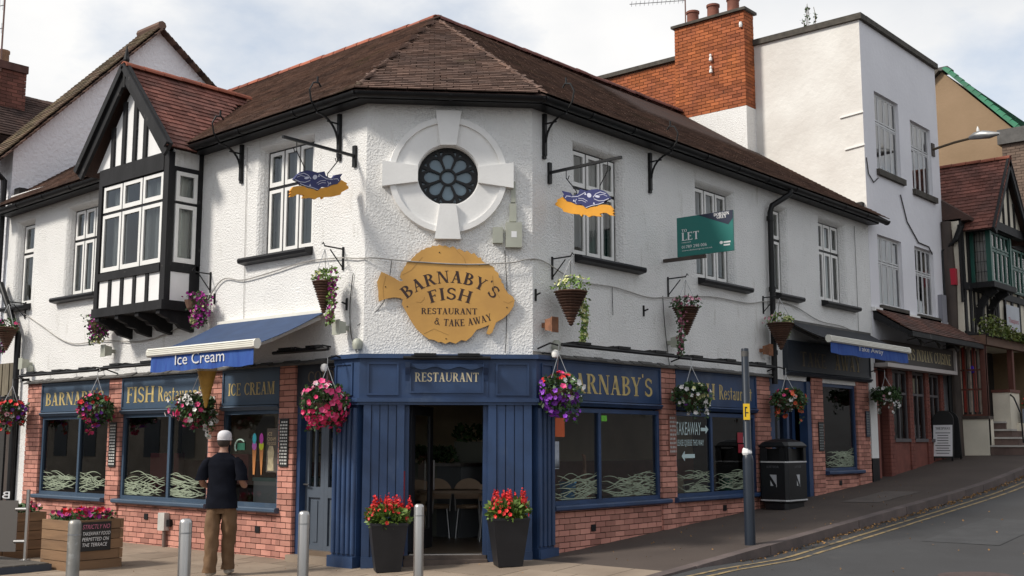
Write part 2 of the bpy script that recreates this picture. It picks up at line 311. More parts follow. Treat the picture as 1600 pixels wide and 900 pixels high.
def window(f, u0, u1, z0, z1, cols, trans, o, parent, fm=None, sm=None, sw=0.05, ow=0.022, curt=None, name='window', sash_depth=0.04, glass=None, label=None, gd=0.022):
    """Frame with mullions and a transom; each light is a sash with its own pane."""
    fm = fm or BLACK; sm = sm or WHITE
    us = [u0 + ow + (u1 - u0 - 2 * ow) * i / cols for i in range(cols + 1)]; zs = [z0, trans, z1] if trans else [z0, z1]
    mb = MB()
    mb.fb(f, u0, u0 + ow, z0, z1, o - 0.06, o); mb.fb(f, u1 - ow, u1, z0, z1, o - 0.06, o)
    mb.fb(f, u0 + ow, u1 - ow, z0, z0 + ow, o - 0.06, o - 0.001); mb.fb(f, u0 + ow, u1 - ow, z1 - ow, z1, o - 0.06, o - 0.001)
    for u in us[1:-1]: mb.fb(f, u - ow * 0.5, u + ow * 0.5, z0 + ow, z1 - ow, o - 0.06, o - 0.002)
    if trans: mb.fb(f, u0 + ow, u1 - ow, trans - ow * 0.6, trans + ow * 0.6, o - 0.06, o - 0.003)
    w = mb.build(name, fm, parent)
    if label: w['label'] = label
    for i in range(cols):
        for j in range(len(zs) - 1):
            a = us[i] + ow * 0.55 + 0.004; b = us[i + 1] - ow * 0.55 - 0.004; c = zs[j] + ow * 1.05; d = zs[j + 1] - ow * 1.05
            s = MB(); oo = o + (0.012 if gd > .01 else .003)
            s.fb(f, a, a + sw, c, d, oo - sash_depth, oo); s.fb(f, b - sw, b, c, d, oo - sash_depth, oo)
            s.fb(f, a + sw, b - sw, c, c + sw * 1.25, oo - sash_depth, oo - 0.001); s.fb(f, a + sw, b - sw, d - sw, d, oo - sash_depth, oo - 0.001)
            s.build('sash', sm, w)
            pane(f, a + sw, b - sw, c + sw, d - sw, oo - gd, w, glass)
    if curt:
        for (a, b, cm) in curt: curtain_mesh(f, u0 + (u1 - u0) * a, u0 + (u1 - u0) * b, z0 + 0.02, z1 - 0.02, o - 0.16, waves=max(2, int(9 * (b - a) * (u1 - u0)))).build('curtain', cm, w, smooth=True)
    return w
def slate_sill(f, u0, u1, z, parent, depth=0.13, m=None):
    mb = MB(); a = [f.pt(u0, z + 0.03, -0.1), f.pt(u0, z - 0.02, depth), f.pt(u0, z - 0.05, depth + 0.012), f.pt(u0, z - 0.09, depth), f.pt(u0, z - 0.11, 0.03), f.pt(u0, z - 0.11, -0.1)]
    mb.prism(a, f.u * (u1 - u0)); return mb.build('sill', m or BLACK, parent)

# ---- small repeated pieces: the ones nearest the viewer are objects of their own, the rest one joined part
def base_mesh(name, mb, m):
    me = bpy.data.meshes.new(name); me.from_pydata([tuple(v) for v in mb.V], [], mb.F); me.update(); me.materials.append(m)
    bm = bmesh.new(); bm.from_mesh(me); bmesh.ops.recalc_face_normals(bm, faces=bm.faces); bm.to_mesh(me); bm.free(); return me
def lay_pieces(items, me, name, limit, rest_name, rest_parent, rest_mat):
    """items: (Matrix, parent)."""
    items = sorted(items, key=lambda it: (it[0].translation - CAM).length)
    for M, par in items[:limit]:
        o = bpy.data.objects.new(name, me); col.objects.link(o); attach(o, par); o.matrix_basis = M
    rest = items[limit:]
    if rest:
        mb = MB(); bv = [v.co.copy() for v in me.vertices]; bf = [list(p.vertices) for p in me.polygons]
        for M, par in rest:
            b = len(mb.V); mb.V += [M @ v for v in bv]; mb.F += [[i + b for i in f] for f in bf]
        return mb.build(rest_name, rest_mat, rest_parent, kind='stuff', recalc=False)
CUBE = MB().box(-0.5, 0.5, -0.5, 0.5, -0.5, 0.5)
def brick_items(f, u0, u1, z0, z1, o, par, bl=0.228, bh=0.077, depth=0.05, joint=0.011, holes=(), phase=0, header=False):
    res = []; rnd = random.random; k = 0; z = z0
    X = f.u; Yv = f.n; Z = Vector((0, 0, 1))
    while z < z1 - 0.02:
        h = min(bh, z1 - z); u = u0 - (bl / 2 if (k + phase) % 2 else 0)
        while u < u1 - 0.01:
            a = max(u, u0); b = min(u + bl, u1)
            if b - a > 0.035 and not any(p < (a + b) / 2 < q and r < z + h / 2 < s for p, q, r, s in holes):
                c = f.pt((a + b) / 2, z + h / 2, o - depth / 2 + (rnd() - 0.5) * 0.006)
                M = Matrix(((X.x, Yv.x, 0, 0), (X.y, Yv.y, 0, 0), (0, 0, 1, 0), (0, 0, 0, 1)))
                rot = Matrix.Rotation((rnd() - 0.5) * 0.025, 4, 'Y')
                res.append((Matrix.Translation(c) @ M @ rot @ Matrix.Diagonal((b - a - joint, depth, h - joint + (rnd() - 0.5) * 0.003, 1)), par))
            u += bl
        z += bh; k += 1
    return res
def in_poly(p, poly):
    x, y = p; c = False; j = len(poly) - 1
    for i in range(len(poly)):
        xi, yi = poly[i]; xj, yj = poly[j]
        if (yi > y) != (yj > y) and x < (xj - xi) * (y - yi) / (yj - yi) + xi: c = not c
        j = i
    return c
TILE_W, TILE_G = 0.17, 0.108
TILE_MB = MB().hexa([(-0.082, 0, 0.023), (0.082, 0, 0.023), (0.082, 0.19, 0.002), (-0.082, 0.19, 0.002), (-0.082, 0, 0.040), (0.082, 0, 0.040), (0.082, 0.19, 0.016), (-0.082, 0.19, 0.016)])
def tile_items(P0, U, S, poly, par, w=TILE_W, g=TILE_G, rough=1.0, scale=1.0):
    """Courses of plain tiles on the plane through P0 spanned by U (along the eaves) and S (up the slope); poly in (a, b)."""
    U = Vector(U).normalized(); S = Vector(S).normalized(); S = (S - U * S.dot(U)).normalized(); Nn = U.cross(S)
    if Nn.z < 0: Nn = -Nn
    Mx = Matrix(((U.x, S.x, Nn.x, 0), (U.y, S.y, Nn.y, 0), (U.z, S.z, Nn.z, 0), (0, 0, 0, 1)))
    b0 = min(p[1] for p in poly); b1 = max(p[1] for p in poly); a0 = min(p[0] for p in poly); a1 = max(p[0] for p in poly)
    res = []; k = 0; b = b0; rn = random.uniform
    while b < b1 - 0.02:
        a = a0 + (w if k % 2 else w / 2); sag = rn(-0.004, 0.004)
        while a < a1 + w:
            if in_poly((a, b + g * 0.45), poly) and a < a1 - w * .3:
                c = Vector(P0) + U * (a + rn(-.004, .004) * rough) + S * (b + sag + rn(-.006, .006) * rough)
                res.append((Matrix.Translation(c) @ Mx @ Matrix.Rotation(rn(-.02, .02) * rough, 4, 'Z') @ Matrix.Rotation(rn(-.018, .018) * rough, 4, 'X') @ Matrix.Diagonal((scale, scale, scale, 1)), par))
            a += w
        if len(poly) == 4:
            for ea in ((a0 + w * .25, a1 - w * .25) if k % 2 else (a1 - w * .25,)):
                if in_poly((ea, b + g * .45), poly) and len(poly) == 4:
                    res.append((Matrix.Translation(Vector(P0) + U * ea + S * (b + sag)) @ Mx @ Matrix.Diagonal((scale * .5, scale, scale, 1)), par))
        b += g; k += 1
    return res
def ridge_pieces(a, b, r, length, m, parent, name='ridge_tile'):
    a = Vector(a); b = Vector(b); d = b - a; n = max(1, int(round(d.length / length))); d.normalize(); step = (b - a).length / n
    x = d.cross(Vector((0, 0, 1))).normalized(); y = x.cross(d).normalized()
    if y.z < 0: y = -y
    mb = MB(); K = 7; vs = []; fs = []
    for e, rr in ((0, r), (step - 0.012, r * 0.95)):
        for q in (1.0, 0.80):
            for k in range(K + 1): t = math.pi * k / K; vs.append((rr * q * math.cos(t), e, rr * q * math.sin(t) * 0.9))
    m1 = K + 1
    for k in range(K):
        fs += [(k, k + 1, 2 * m1 + k + 1, 2 * m1 + k), (m1 + k, 3 * m1 + k, 3 * m1 + k + 1, m1 + k + 1), (k, m1 + k, m1 + k + 1, k + 1), (2 * m1 + k, 2 * m1 + k + 1, 3 * m1 + k + 1, 3 * m1 + k)]
    fs += [(0, 2 * m1, 3 * m1, m1), (K, m1 + K, 3 * m1 + K, 2 * m1 + K)]
    mb.add(vs, fs); me = base_mesh(name, mb, m)
    Mx = Matrix(((x.x, d.x, y.x, 0), (x.y, d.y, y.y, 0), (x.z, d.z, y.z, 0), (0, 0, 0, 1)))
    for i in range(n):
        o = bpy.data.objects.new(name, me); col.objects.link(o); attach(o, parent)
        o.matrix_basis = Matrix.Translation(a + d * (step * i) + Vector((0, 0, random.uniform(-.006, .006)))) @ Mx @ Matrix.Rotation(random.uniform(-.015, .015), 4, 'Z')

# ---- lettering
T_, t_, S_ = 0.2, 0.075, 0.055
def _ring(cx, cy, rx, ry, a0, a1, wx=T_, wy=t_, n=14):
    q = []
    for i in range(n):
        A = R(a0 + (a1 - a0) * i / n); B = R(a0 + (a1 - a0) * (i + 1) / n)
        q.append([(cx + rx * math.cos(A), cy + ry * math.sin(A)), (cx + rx * math.cos(B), cy + ry * math.sin(B)), (cx + (rx - wx) * math.cos(B), cy + (ry - wy) * math.sin(B)), (cx + (rx - wx) * math.cos(A), cy + (ry - wy) * math.sin(A))])
    return q
def _r(x0, y0, x1, y1): return [[(x0, y0), (x1, y0), (x1, y1), (x0, y1)]]
def _d(x0, y0, x1, y1, w): return [[(x0 - w / 2, y0), (x0 + w / 2, y0), (x1 + w / 2, y1), (x1 - w / 2, y1)]]
def _stem(x, w=T_, h=1.0, top=True, bot=True):
    q = _r(x, 0, x + w, h)
    if bot: q += _r(x - 0.07, 0, x + w + 0.07, S_)
    if top: q += _r(x - 0.07, h - S_, x + w + 0.07, h)
    return q
def _ser(x, y, up=True): return _r(x - 0.035, y, x + 0.035, y + (0.2 if up else -0.2))
G = {
 'A': (0.86, _d(0.12, 0, 0.42, 1, t_) + _d(0.66, 0, 0.40, 1, 0.22) + _r(0.2, 0.3, 0.6, 0.37) + _r(0, 0, 0.26, S_) + _r(0.5, 0, 0.86, S_)),
 'B': (0.76, _stem(0.08) + _ring(0.3, 0.755, 0.36, 0.245, -90, 90) + _ring(0.3, 0.275, 0.43, 0.275, -90, 90) + _r(0.25, 0.48, 0.34, 0.55)),
 'C': (0.8, _ring(0.43, 0.5, 0.42, 0.5, 48, 312, n=20) + _ser(0.72, 0.72) + _ser(0.72, 0.28, False)),
 'D': (0.86, _stem(0.08) + _ring(0.3, 0.5, 0.53, 0.5, -90, 90)),
 'E': (0.72, _stem(0.08) + _r(0.2, 0, 0.66, t_) + _r(0.2, 1 - t_, 0.64, 1) + _r(0.2, 0.48, 0.5, 0.48 + t_) + _ser(0.64, 0, True) + _ser(0.62, 1, False) + _r(0.46, 0.42, 0.52, 0.61)),
 'F': (0.68, _stem(0.08) + _r(0.2, 1 - t_, 0.64, 1) + _r(0.2, 0.48, 0.5, 0.48 + t_) + _ser(0.62, 1, False) + _r(0.46, 0.42, 0.52, 0.61)),
 'G': (0.86, _ring(0.43, 0.5, 0.42, 0.5, 48, 318, n=20) + _r(0.6, 0.08, 0.78, 0.45) + _r(0.52, 0.4, 0.86, 0.45) + _ser(0.72, 0.72)),
 'H': (0.96, _stem(0.08) + _stem(0.68) + _r(0.2, 0.48, 0.75, 0.48 + t_)),
 'I': (0.36, _stem(0.08)),
 'K': (0.88, _stem(0.08) + _d(0.3, 0.42, 0.68, 1, t_) + _d(0.70, 0, 0.42, 0.6, 0.21) + _r(0.55, 1 - S_, 0.84, 1) + _r(0.56, 0, 0.88, S_)),
 'L': (0.7, _stem(0.08) + _r(0.2, 0, 0.66, t_) + _ser(0.64, 0, True)),
 'M': (1.12, _stem(0.1, t_) + _d(0.22, 1, 0.52, 0, 0.18) + _d(0.86, 1, 0.55, 0, t_) + _stem(0.82)),
 'N': (0.92, _stem(0.1, t_) + _d(0.17, 1, 0.74, 0, 0.21) + _r(0.72, 0, 0.79, 1) + _r(0.63, 1 - S_, 0.9, 1) + _r(0, 1 - S_, 0.2, 1)),
 'O': (0.9, _ring(0.45, 0.5, 0.43, 0.5, 0, 360, n=26)),
 'P': (0.72, _stem(0.08) + _ring(0.3, 0.73, 0.4, 0.27, -90, 90)),
 'R': (0.86, _stem(0.08) + _ring(0.3, 0.74, 0.38, 0.26, -90, 90) + _d(0.72, 0, 0.42, 0.5, 0.21) + _r(0.62, 0, 0.88, S_)),
 'S': (0.7, _ring(0.35, 0.735, 0.30, 0.265, 20, 268, 0.15, 0.11, 14) + _ring(0.35, 0.275, 0.33, 0.275, -160, 88, 0.16, 0.11, 14) + _ser(0.6, 0.72) + _ser(0.07, 0.28, False)),
 'T': (0.82, _stem(0.31, top=False) + _r(0.04, 1 - t_, 0.78, 1) + _ser(0.07, 1, False) + _ser(0.75, 1, False)),
 'U': (0.92, _r(0.08, 0.3, 0.28, 1) + _r(0.01, 1 - S_, 0.35, 1) + _r(0.74, 0.3, 0.81, 1) + _r(0.64, 1 - S_, 0.91, 1) + _ring(0.445, 0.32, 0.365, 0.32, 180, 360, 0.14, t_)),
 'W': (1.24, _d(0.13, 1, 0.38, 0, 0.2) + _d(0.62, 1, 0.40, 0, t_) + _d(0.60, 1, 0.84, 0, 0.2) + _d(1.12, 1, 0.87, 0, t_) + _r(0, 1 - S_, 0.3, 1) + _r(0.47, 1 - S_, 0.76, 1) + _r(0.98, 1 - S_, 1.24, 1)),
 'Y': (0.84, _d(0.15, 1, 0.42, 0.45, 0.2) + _d(0.72, 1, 0.45, 0.45, t_) + _r(0.33, 0, 0.53, 0.47) + _r(0.24, 0, 0.62, S_) + _r(0, 1 - S_, 0.33, 1) + _r(0.58, 1 - S_, 0.84, 1)),
 '&': (0.95, _ring(0.36, 0.78, 0.22, 0.22, 0, 360, 0.12, 0.09) + _ring(0.36, 0.3, 0.34, 0.3, 0, 360, 0.17, 0.09) + _d(0.85, 0, 0.38, 0.66, 0.14) + _r(0.72, 0, 0.95, S_)),
 "'": (0.2, _r(0.05, 1.02, 0.16, 1.2)),
 'e': (0.58, _ring(0.29, 0.31, 0.28, 0.32, 12, 325, 0.15, 0.07) + _r(0.14, 0.3, 0.55, 0.36)),
 's': (0.46, [[(x * 0.64, y * 0.63) for x, y in p] for p in (_ring(0.35, 0.735, 0.30, 0.265, 20, 268, 0.16, 0.12) + _ring(0.35, 0.275, 0.33, 0.275, -160, 88, 0.17, 0.12))]),
 't': (0.42, _r(0.12, 0.08, 0.27, 0.84) + _r(0.02, 0.56, 0.4, 0.63) + _ring(0.27, 0.12, 0.14, 0.12, 180, 300, 0.12, 0.06)),
 'a': (0.58, _r(0.34, 0, 0.49, 0.45) + _ring(0.28, 0.44, 0.21, 0.19, 0, 150, 0.13, 0.07) + _ring(0.24, 0.18, 0.22, 0.18, 40, 330, 0.14, 0.07) + _r(0.34, 0, 0.58, S_)),
 'u': (0.66, _r(0.08, 0.15, 0.23, 0.62) + _r(0.42, 0, 0.57, 0.62) + _ring(0.27, 0.17, 0.19, 0.18, 180, 350, 0.13, 0.07) + _r(0, 0.57, 0.2, 0.62) + _r(0.36, 0.57, 0.5, 0.62)),
 'r': (0.48, _r(0.08, 0, 0.23, 0.62) + _r(0.01, 0, 0.3, S_) + _ring(0.34, 0.46, 0.14, 0.17, 20, 170, 0.1, 0.08)),
 'n': (0.68, _r(0.08, 0, 0.23, 0.62) + _r(0.44, 0, 0.59, 0.45) + _ring(0.38, 0.44, 0.21, 0.19, 0, 170, 0.14, 0.08) + _r(0.01, 0, 0.3, S_) + _r(0.37, 0, 0.66, S_)),
 ' ': (0.42, []),
}
def serif_polys(s, size=1.0, track=0.04, wide=1.0):
    x = 0; res = []
    for ch in s:
        w, ps = G[ch]; res.append((x * size * wide, w * size * wide, [[((px + x) * size * wide, py * size) for px, py in p] for p in ps])); x += w + track
    return res, (x - track) * size * wide
_SANS = {}
def sans_polys(s, size=1.0):
    if s not in _SANS:
        cu = bpy.data.curves.new('letters', 'FONT'); cu.body = s; cu.size = 1.0; cu.resolution_u = 3
        o = bpy.data.objects.new('letters', cu); col.objects.link(o)
        dg = bpy.context.evaluated_depsgraph_get(); me = o.evaluated_get(dg).to_mesh()
        vs = [v.co.copy() for v in me.vertices]; _SANS[s] = [[(vs[i].x, vs[i].y) for i in p.vertices] for p in me.polygons]
        o.evaluated_get(dg).to_mesh_clear(); bpy.data.objects.remove(o); bpy.data.curves.remove(cu)
    ps = _SANS[s]; xs = [x for p in ps for x, y in p]; ys = [y for p in ps for x, y in p]
    x0, x1, y0, y1 = min(xs), max(xs), min(ys), max(ys)
    return ps, (x0, x1, y0, y1)
def write_serif(mb, s, fn, width=None, height=0.2, track=0.05):
    """fn maps (x, y) on the board (x from its start) to a 3D point; letters are fitted to width."""
    res, w = serif_polys(s, height, track); k = (width / w) if width else 1.0; i = 0
    for x, gw, ps in res:
        for p in ps:
            i += 1; pts = [fn(px * k, py, 0.0002 * (i % 5)) for px, py in p]; mb.add(pts, [list(range(len(pts)))])
    return mb
def write_sans(mb, s, fn, width, height):
    ps, (x0, x1, y0, y1) = sans_polys(s)
    for p in ps:
        pts = [fn((x - x0) / (x1 - x0) * width, (y - y0) / (y1 - y0) * height, 0) for x, y in p]; mb.add(pts, [list(range(len(pts)))])
    return mb
def face_fn(f, u_start, z0, o, sgn=1, tilt=0.0): return lambda x, y, e: f.pt(u_start + sgn * x + tilt * y, z0 + y, o + e)

# ---- leaves and blossoms
def rnd_dir():
    while True:
        v = Vector((random.uniform(-1, 1), random.uniform(-1, 1), random.uniform(-1, 1)))
        if 0.05 < v.length < 1: return v.normalized()
def add_leaf(mb, p, d, size):
    d = d.normalized(); a = d.cross(rnd_dir()).normalized(); n = a.cross(d)
    mb.add([p, p + d * size * 0.5 + a * size * 0.32 + n * size * 0.06, p + d * size, p + d * size * 0.5 - a * size * 0.32 + n * size * 0.06], [(0, 1, 2), (0, 2, 3)])
def add_flower(mb, p, d, r):
    d = d.normalized(); a = d.cross(rnd_dir()).normalized(); b = d.cross(a); n = 5; vs = [p]
    for k in range(n * 2):
        t = math.pi * k / n; q = r if k % 2 == 0 else r * 0.78
        vs.append(p + a * (q * math.cos(t)) + b * (q * math.sin(t)) + d * (r * 0.42))
    mb.add(vs, [(0, 1 + k, 1 + (k + 1) % (2 * n)) for k in range(2 * n)])
def blob_point(c, rx, ry, rz, shell=0.6):
    d = rnd_dir(); k = (shell + (1 - shell) * random.random()); return Vector((c[0] + d.x * rx * k, c[1] + d.y * ry * k, c[2] + d.z * rz * k)), d
# ================================================================== ground
def grid_sheet(xs, ys, zf, name, m, keep=None):
    mb = MB(); idx = {}
    for i, x in enumerate(xs):
        for j, y in enumerate(ys): idx[i, j] = len(mb.V); mb.V.append(Vector((x, y, zf(x, y))))
    for i in range(len(xs) - 1):
        for j in range(len(ys) - 1):
            if keep is None or keep((xs[i] + xs[i + 1]) / 2, (ys[j] + ys[j + 1]) / 2): mb.F.append([idx[i, j], idx[i + 1, j], idx[i + 1, j + 1], idx[i, j + 1]])
    return mb.build(name, m, recalc=False, smooth=True)
KX = 2.18                                      # kerb line along the hill
def kerb_up(y): return 0.012 + 0.105 * min(1, max(0, (y - 1.9) / 1.6))    # the kerb drops to flush near the corner
ys_r = [-1200, -300, -80, -40, -25, -15, -8, -4, -2, -1.2, -.6, 0, .5, 1, 1.5, 2, 2.5, 3, 3.5, 4, 5, 6, 7, 8, 9, 10, 11, 12, 13, 14, 15, 16, 18, 20, 24, 30, 40, 60, 100, 300, 1200]
xs_r = [-1200, -300, -80, -30, -15, -10, -5, -2, 0, 1, KX, 2.6, 3.2, 4, 5, 6, 8, 10, 14, 20, 40, 100, 400, 1200]
road = struct(grid_sheet(xs_r, ys_r, lambda x, y: ground_z(y) - 0.016 - (kerb_up(y) - 0.012 if x > 1.9 else 0.1) - 0.012 * max(0, min(1, (x - 4) / 3)), 'road', ASPHALT))
ys_p = [-9, -6, -4, -3, -2, -1.2, -.6, 0, .5, 1, 1.5, 2, 2.5, 3, 3.5, 4, 5, 6, 7, 8, 9, 10, 11, 12, 13, 14, 15, 16, 18, 20, 24, 30, 40]
pave = struct(grid_sheet([-30, -15, -8, -5, -3, -1.5, 0, .6, 1.2, 1.8, KX - .14], ys_p, lambda x, y: ground_z(y) + (0.012 * (x - 1) if x < 2 else 0.012) * (1 if y > 2 else 0), 'pavement', TARMAC))
# kerb stones: one block each, dropping towards the corner
kerb_b = MB(); y = 0.1; k = 0
while y < 34:
    ln = 0.9 if y < 18 else 3.0
    a, b = y + 0.004, y + ln - 0.004; za, zb = ground_z(a) + 0.014, ground_z(b) + 0.014
    x0, x1 = KX - 0.15, KX + random.uniform(-.006, .006)
    mbk = MB().hexa([(x0, a, za - .3), (x1 + .012, a, za - .3), (x1 + .012, b, zb - .3), (x0, b, zb - .3), (x0, a, za), (x1, a, za - .004), (x1, b, zb - .004), (x0, b, zb)])
    mbk.build('kerb_stone', KERB, pave); y += ln
# stone slabs in front of the corner
slab_me = base_mesh('paving_slab', CUBE, PAVING); its = []
for i in range(-7, 16):
    for j in range(-1, 9):
        w, d = 0.75, 0.6
        x = -CH - 0.2 - i * w + (w / 2 if j % 2 else 0); y = 1.15 - j * d
        xe = min(x + w / 2, KX - .16); w = xe - (x - w / 2); x = xe - w / 2
        if w < .15 or y > 1.3 or (x > -1.7 and y - x > 2.4) or (x < -1.9 and y > 0.1) or x < -9: continue
        sl = math.atan((ground_z(y + .2) - ground_z(y - .2)) / .4)
        its.append((Matrix.Translation((x, y, ground_z(y) - 0.018 + random.uniform(0, .004))) @ Matrix.Rotation(sl + random.uniform(-.003, .003), 4, 'X') @ Matrix.Rotation(random.uniform(-.003, .003), 4, 'Y') @ Matrix.Diagonal((w - .012, d - .012, 0.05, 1)), pave))
lay_pieces(its, slab_me, 'paving_slab', 400, 'paving', pave, PAVING)
# double yellow lines
for d0 in (0.24, 0.42):
    mb = MB(); yy = [0.6 + 0.35 * i for i in range(95)]
    vs = []
    for y in yy:
        zz = ground_z(y) - 0.016 - (kerb_up(y) - 0.012) + 0.005
        bend = -0.45 * max(0, (1.9 - y)) ** 1.5 * 0.35
        vs += [(KX + d0 + bend, y, zz), (KX + d0 + 0.06 + bend, y, zz)]
    mb.add(vs, [(2 * i, 2 * i + 1, 2 * i + 3, 2 * i + 2) for i in range(len(yy) - 1)])
    struct(mb.build('road_marking', YELLOW))
# repair patches
for name_, x0, x1, y0, y1, zo, mm in (('repair_patch', .9, 1.55, 8.6, 10.4, .018, mat('patch_pale', (.105, .086, .076), .9, var=.2, vscale=3, bump=.003, bscale=90)), ('repair_patch', 3.4, 4.4, 5.6, 8.2, -.1, mat('patch_road', (.052, .052, .054), .9, var=.2, vscale=3, bump=.004, bscale=100))):
    mb = MB(); K = 8; vs = []
    for k in range(K + 1): y = y0 + (y1 - y0) * k / K; z = ground_z(y) + (zo if x0 < KX else -0.016 - (kerb_up(y) - .012) + .004); hp = lambda x: ground_z(y) + .012 * (x - 1) + .006 if x0 < KX else z; vs += [(x0 + random.uniform(-.02, .02), y, hp(x0)), (x1 + random.uniform(-.02, .02), y, hp(x1))]
    mb.add(vs, [(2 * k, 2 * k + 1, 2 * k + 3, 2 * k + 2) for k in range(K)]); struct(mb.build(name_, mm, recalc=False))
# round access cover in the carriageway
mb = MB(); cx, cy = 4.95, 3.2; ring = []
for k in range(28): t = 2 * math.pi * k / 28; y = cy + 0.42 * math.sin(t); ring.append((cx + 0.42 * math.cos(t), y, ground_z(y) - 0.016 - (kerb_up(y) - .012) - 0.008))
mb.prism(ring, (0, 0, 0.012)); tag(mb.build('access_cover', mat('cast_iron', (0.085, 0.058, 0.052), 0.8, var=0.35, vscale=14, bump=0.004, bscale=60)), 'round rusty iron access cover in the road', 'manhole cover')
# fallen leaves in the gutter and over the road
lm = mat('dry_leaf', (0.30, 0.165, 0.055), 0.8, island=0.5, c2=(0.17, 0.09, 0.035), vscale=12)
mb = MB()
def flat_leaf(x, y, s):
    on_road = x > KX
    z = ground_z(y) + ((-0.016 - (kerb_up(y) - 0.012)) if on_road else 0.016) + 0.008
    d = Vector((random.uniform(-1, 1), random.uniform(-1, 1), random.uniform(0, .5))); add_leaf(mb, Vector((x, y, z)), d, s)
for i in range(1100):
    y = 2.8 + random.random() ** 0.8 * 16; flat_leaf(KX + 0.02 + abs(random.gauss(0, 0.07)), y, random.uniform(.02, .05))
for i in range(70): flat_leaf(KX + random.uniform(0, 4.5), random.uniform(1, 15), random.uniform(.025, .05))
for i in range(120): flat_leaf(random.uniform(0.05, KX - .1), random.uniform(1.8, 12), random.uniform(.015, .035))
for i in range(90): flat_leaf(random.uniform(-4, 1.8), random.uniform(-2.2, 1.2), random.uniform(.01, .025))
lv = mb.build('fallen_leaves', lm, kind='stuff', recalc=False); lv['label'] = 'dry orange leaves along the gutter and on the road'; lv['category'] = 'leaves'
# ================================================================== the corner restaurant
REST = thing('restaurant_building', 'white roughcast corner restaurant with blue shopfront, hipped brown tile roof and oriel', 'building', (-CH, CH, 0))
U_L, U_R = 10.05, 10.74
L_HOLES = [(1.16, 2.25, 4.26, 5.78), (6.72, 7.78, 4.14, 5.66), (9.12, 9.66, 4.12, 5.63)]
R_HOLES = [(0.96, 2.04, 4.18, 5.70), (4.16, 5.24, 4.21, 5.72), (6.68, 7.13, 4.23, 5.75), (8.54, 9.55, 4.27, 5.80)]
mb = MB(); wall_sheet(mb, FL, 0, U_L, 2.70, 6.25, L_HOLES); mb.build('upper_wall', ROUGHCAST, REST, recalc=False)
mb = MB(); wall_sheet(mb, FR, 0, U_R, 2.70, 6.30, R_HOLES); mb.build('upper_wall', ROUGHCAST, REST, recalc=False)
# chamfer wall with the round opening
mb = MB(); oc = (1.07, 5.09); ri = 0.44; n = 40; half = 0.62
ring_in = [FC.pt(oc[0] + ri * math.cos(2 * math.pi * k / n), oc[1] + ri * math.sin(2 * math.pi * k / n)) for k in range(n)]
sq = []
for k in range(n):
    c, s = math.cos(2 * math.pi * k / n), math.sin(2 * math.pi * k / n); m = half / max(abs(c), abs(s)); sq.append(FC.pt(oc[0] + c * m, oc[1] + s * m))
mb.add(ring_in + sq, [(k, (k + 1) % n, n + (k + 1) % n, n + k) for k in range(n)])
for a, b, c, d in [(0, oc[0] - half, 2.7, 6.25), (oc[0] + half, CW, 2.7, 6.25), (oc[0] - half, oc[0] + half, 2.7, oc[1] - half), (oc[0] - half, oc[0] + half, oc[1] + half, 6.25)]:
    mb.quad(FC.pt(a, c), FC.pt(b, c), FC.pt(b, d), FC.pt(a, d))
mb.build('upper_wall', ROUGHCAST, REST, recalc=False)
# hidden faces that close the shell: back walls, floors, party walls
mb = MB()
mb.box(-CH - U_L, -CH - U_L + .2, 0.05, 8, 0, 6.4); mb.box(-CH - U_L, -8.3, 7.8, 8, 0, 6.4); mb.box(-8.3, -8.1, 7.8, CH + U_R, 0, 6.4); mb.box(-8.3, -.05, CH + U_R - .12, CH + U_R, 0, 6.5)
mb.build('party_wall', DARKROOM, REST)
MB().prism([(-CH - U_L, .16, 2.86), (-CH - .05, .16, 2.86), (-.16, CH + .05, 2.86), (-.16, CH + U_R, 2.86), (-8, CH + U_R, 2.86), (-8, 8, 2.86), (-CH - U_L, 8, 2.86)], (0, 0, 0.1)).build('upper_floor', mat('ceiling_cream', (.75, .70, .60), .9), REST)
MB().prism([(-CH - U_L, .05, .06), (-CH - .02, .05, .06), (-.05, CH + .02, .06), (-.05, CH + U_R, .06), (-8, CH + U_R, .06), (-8, 8, .06), (-CH - U_L, 8, .06)], (0, 0, 0.14)).build('ground_floor', ROOMFLOOR, REST)
mb = MB(); mb.box(-CH - U_L, -4.2, 3.8, 3.9, .2, 2.86); mb.box(-4.3, -4.2, 3.9, CH + U_R, .2, 2.86); mb.build('inner_wall', ROOMWALL, REST)
mb = MB(); mb.box(-CH - U_L + .2, -4.2, 3.75, 3.798, .2, 1.25); mb.box(-4.198, -4.15, 3.75, CH + U_R - .2, .2, 1.25); mb.build('wainscot', ROOMRED, REST)
mb = MB(); mb.box(-6.5, -5.1, 1.2, 1.3, 2.5, 2.82); mb.build('ceiling_beam', DARKROOM, REST)

# ---- upper windows
for i, (a, b, c, d) in enumerate(L_HOLES):
    cols = 1 if i == 2 else 3
    w = window(FL, a, b, c, d, cols, c + (d - c) * 0.64, -0.13, REST, curt=[(0.0, 0.42, CURTAIN), (0.58, 1.0, CURTAIN)] if cols == 3 else [(0, 1, CURTAIN)])
    slate_sill(FL, a - 0.10, b + 0.34 if i == 0 else b + 0.3, c - 0.01, w)
for i, (a, b, c, d) in enumerate(R_HOLES):
    cols = 1 if i == 2 else 3
    w = window(FR, a, b, c, d, cols, c + (d - c) * 0.64, -0.13, REST, curt=[(0.0, 0.45, CURTAIN), (0.60, 1.0, CURTAIN)] if i < 2 else [(0, 0.55, CURTAIN if i == 2 else CURTAINB), (0.7, 1, CURTAIN)])
    slate_sill(FR, a - 0.06, b + 0.42, c - 0.01, w)

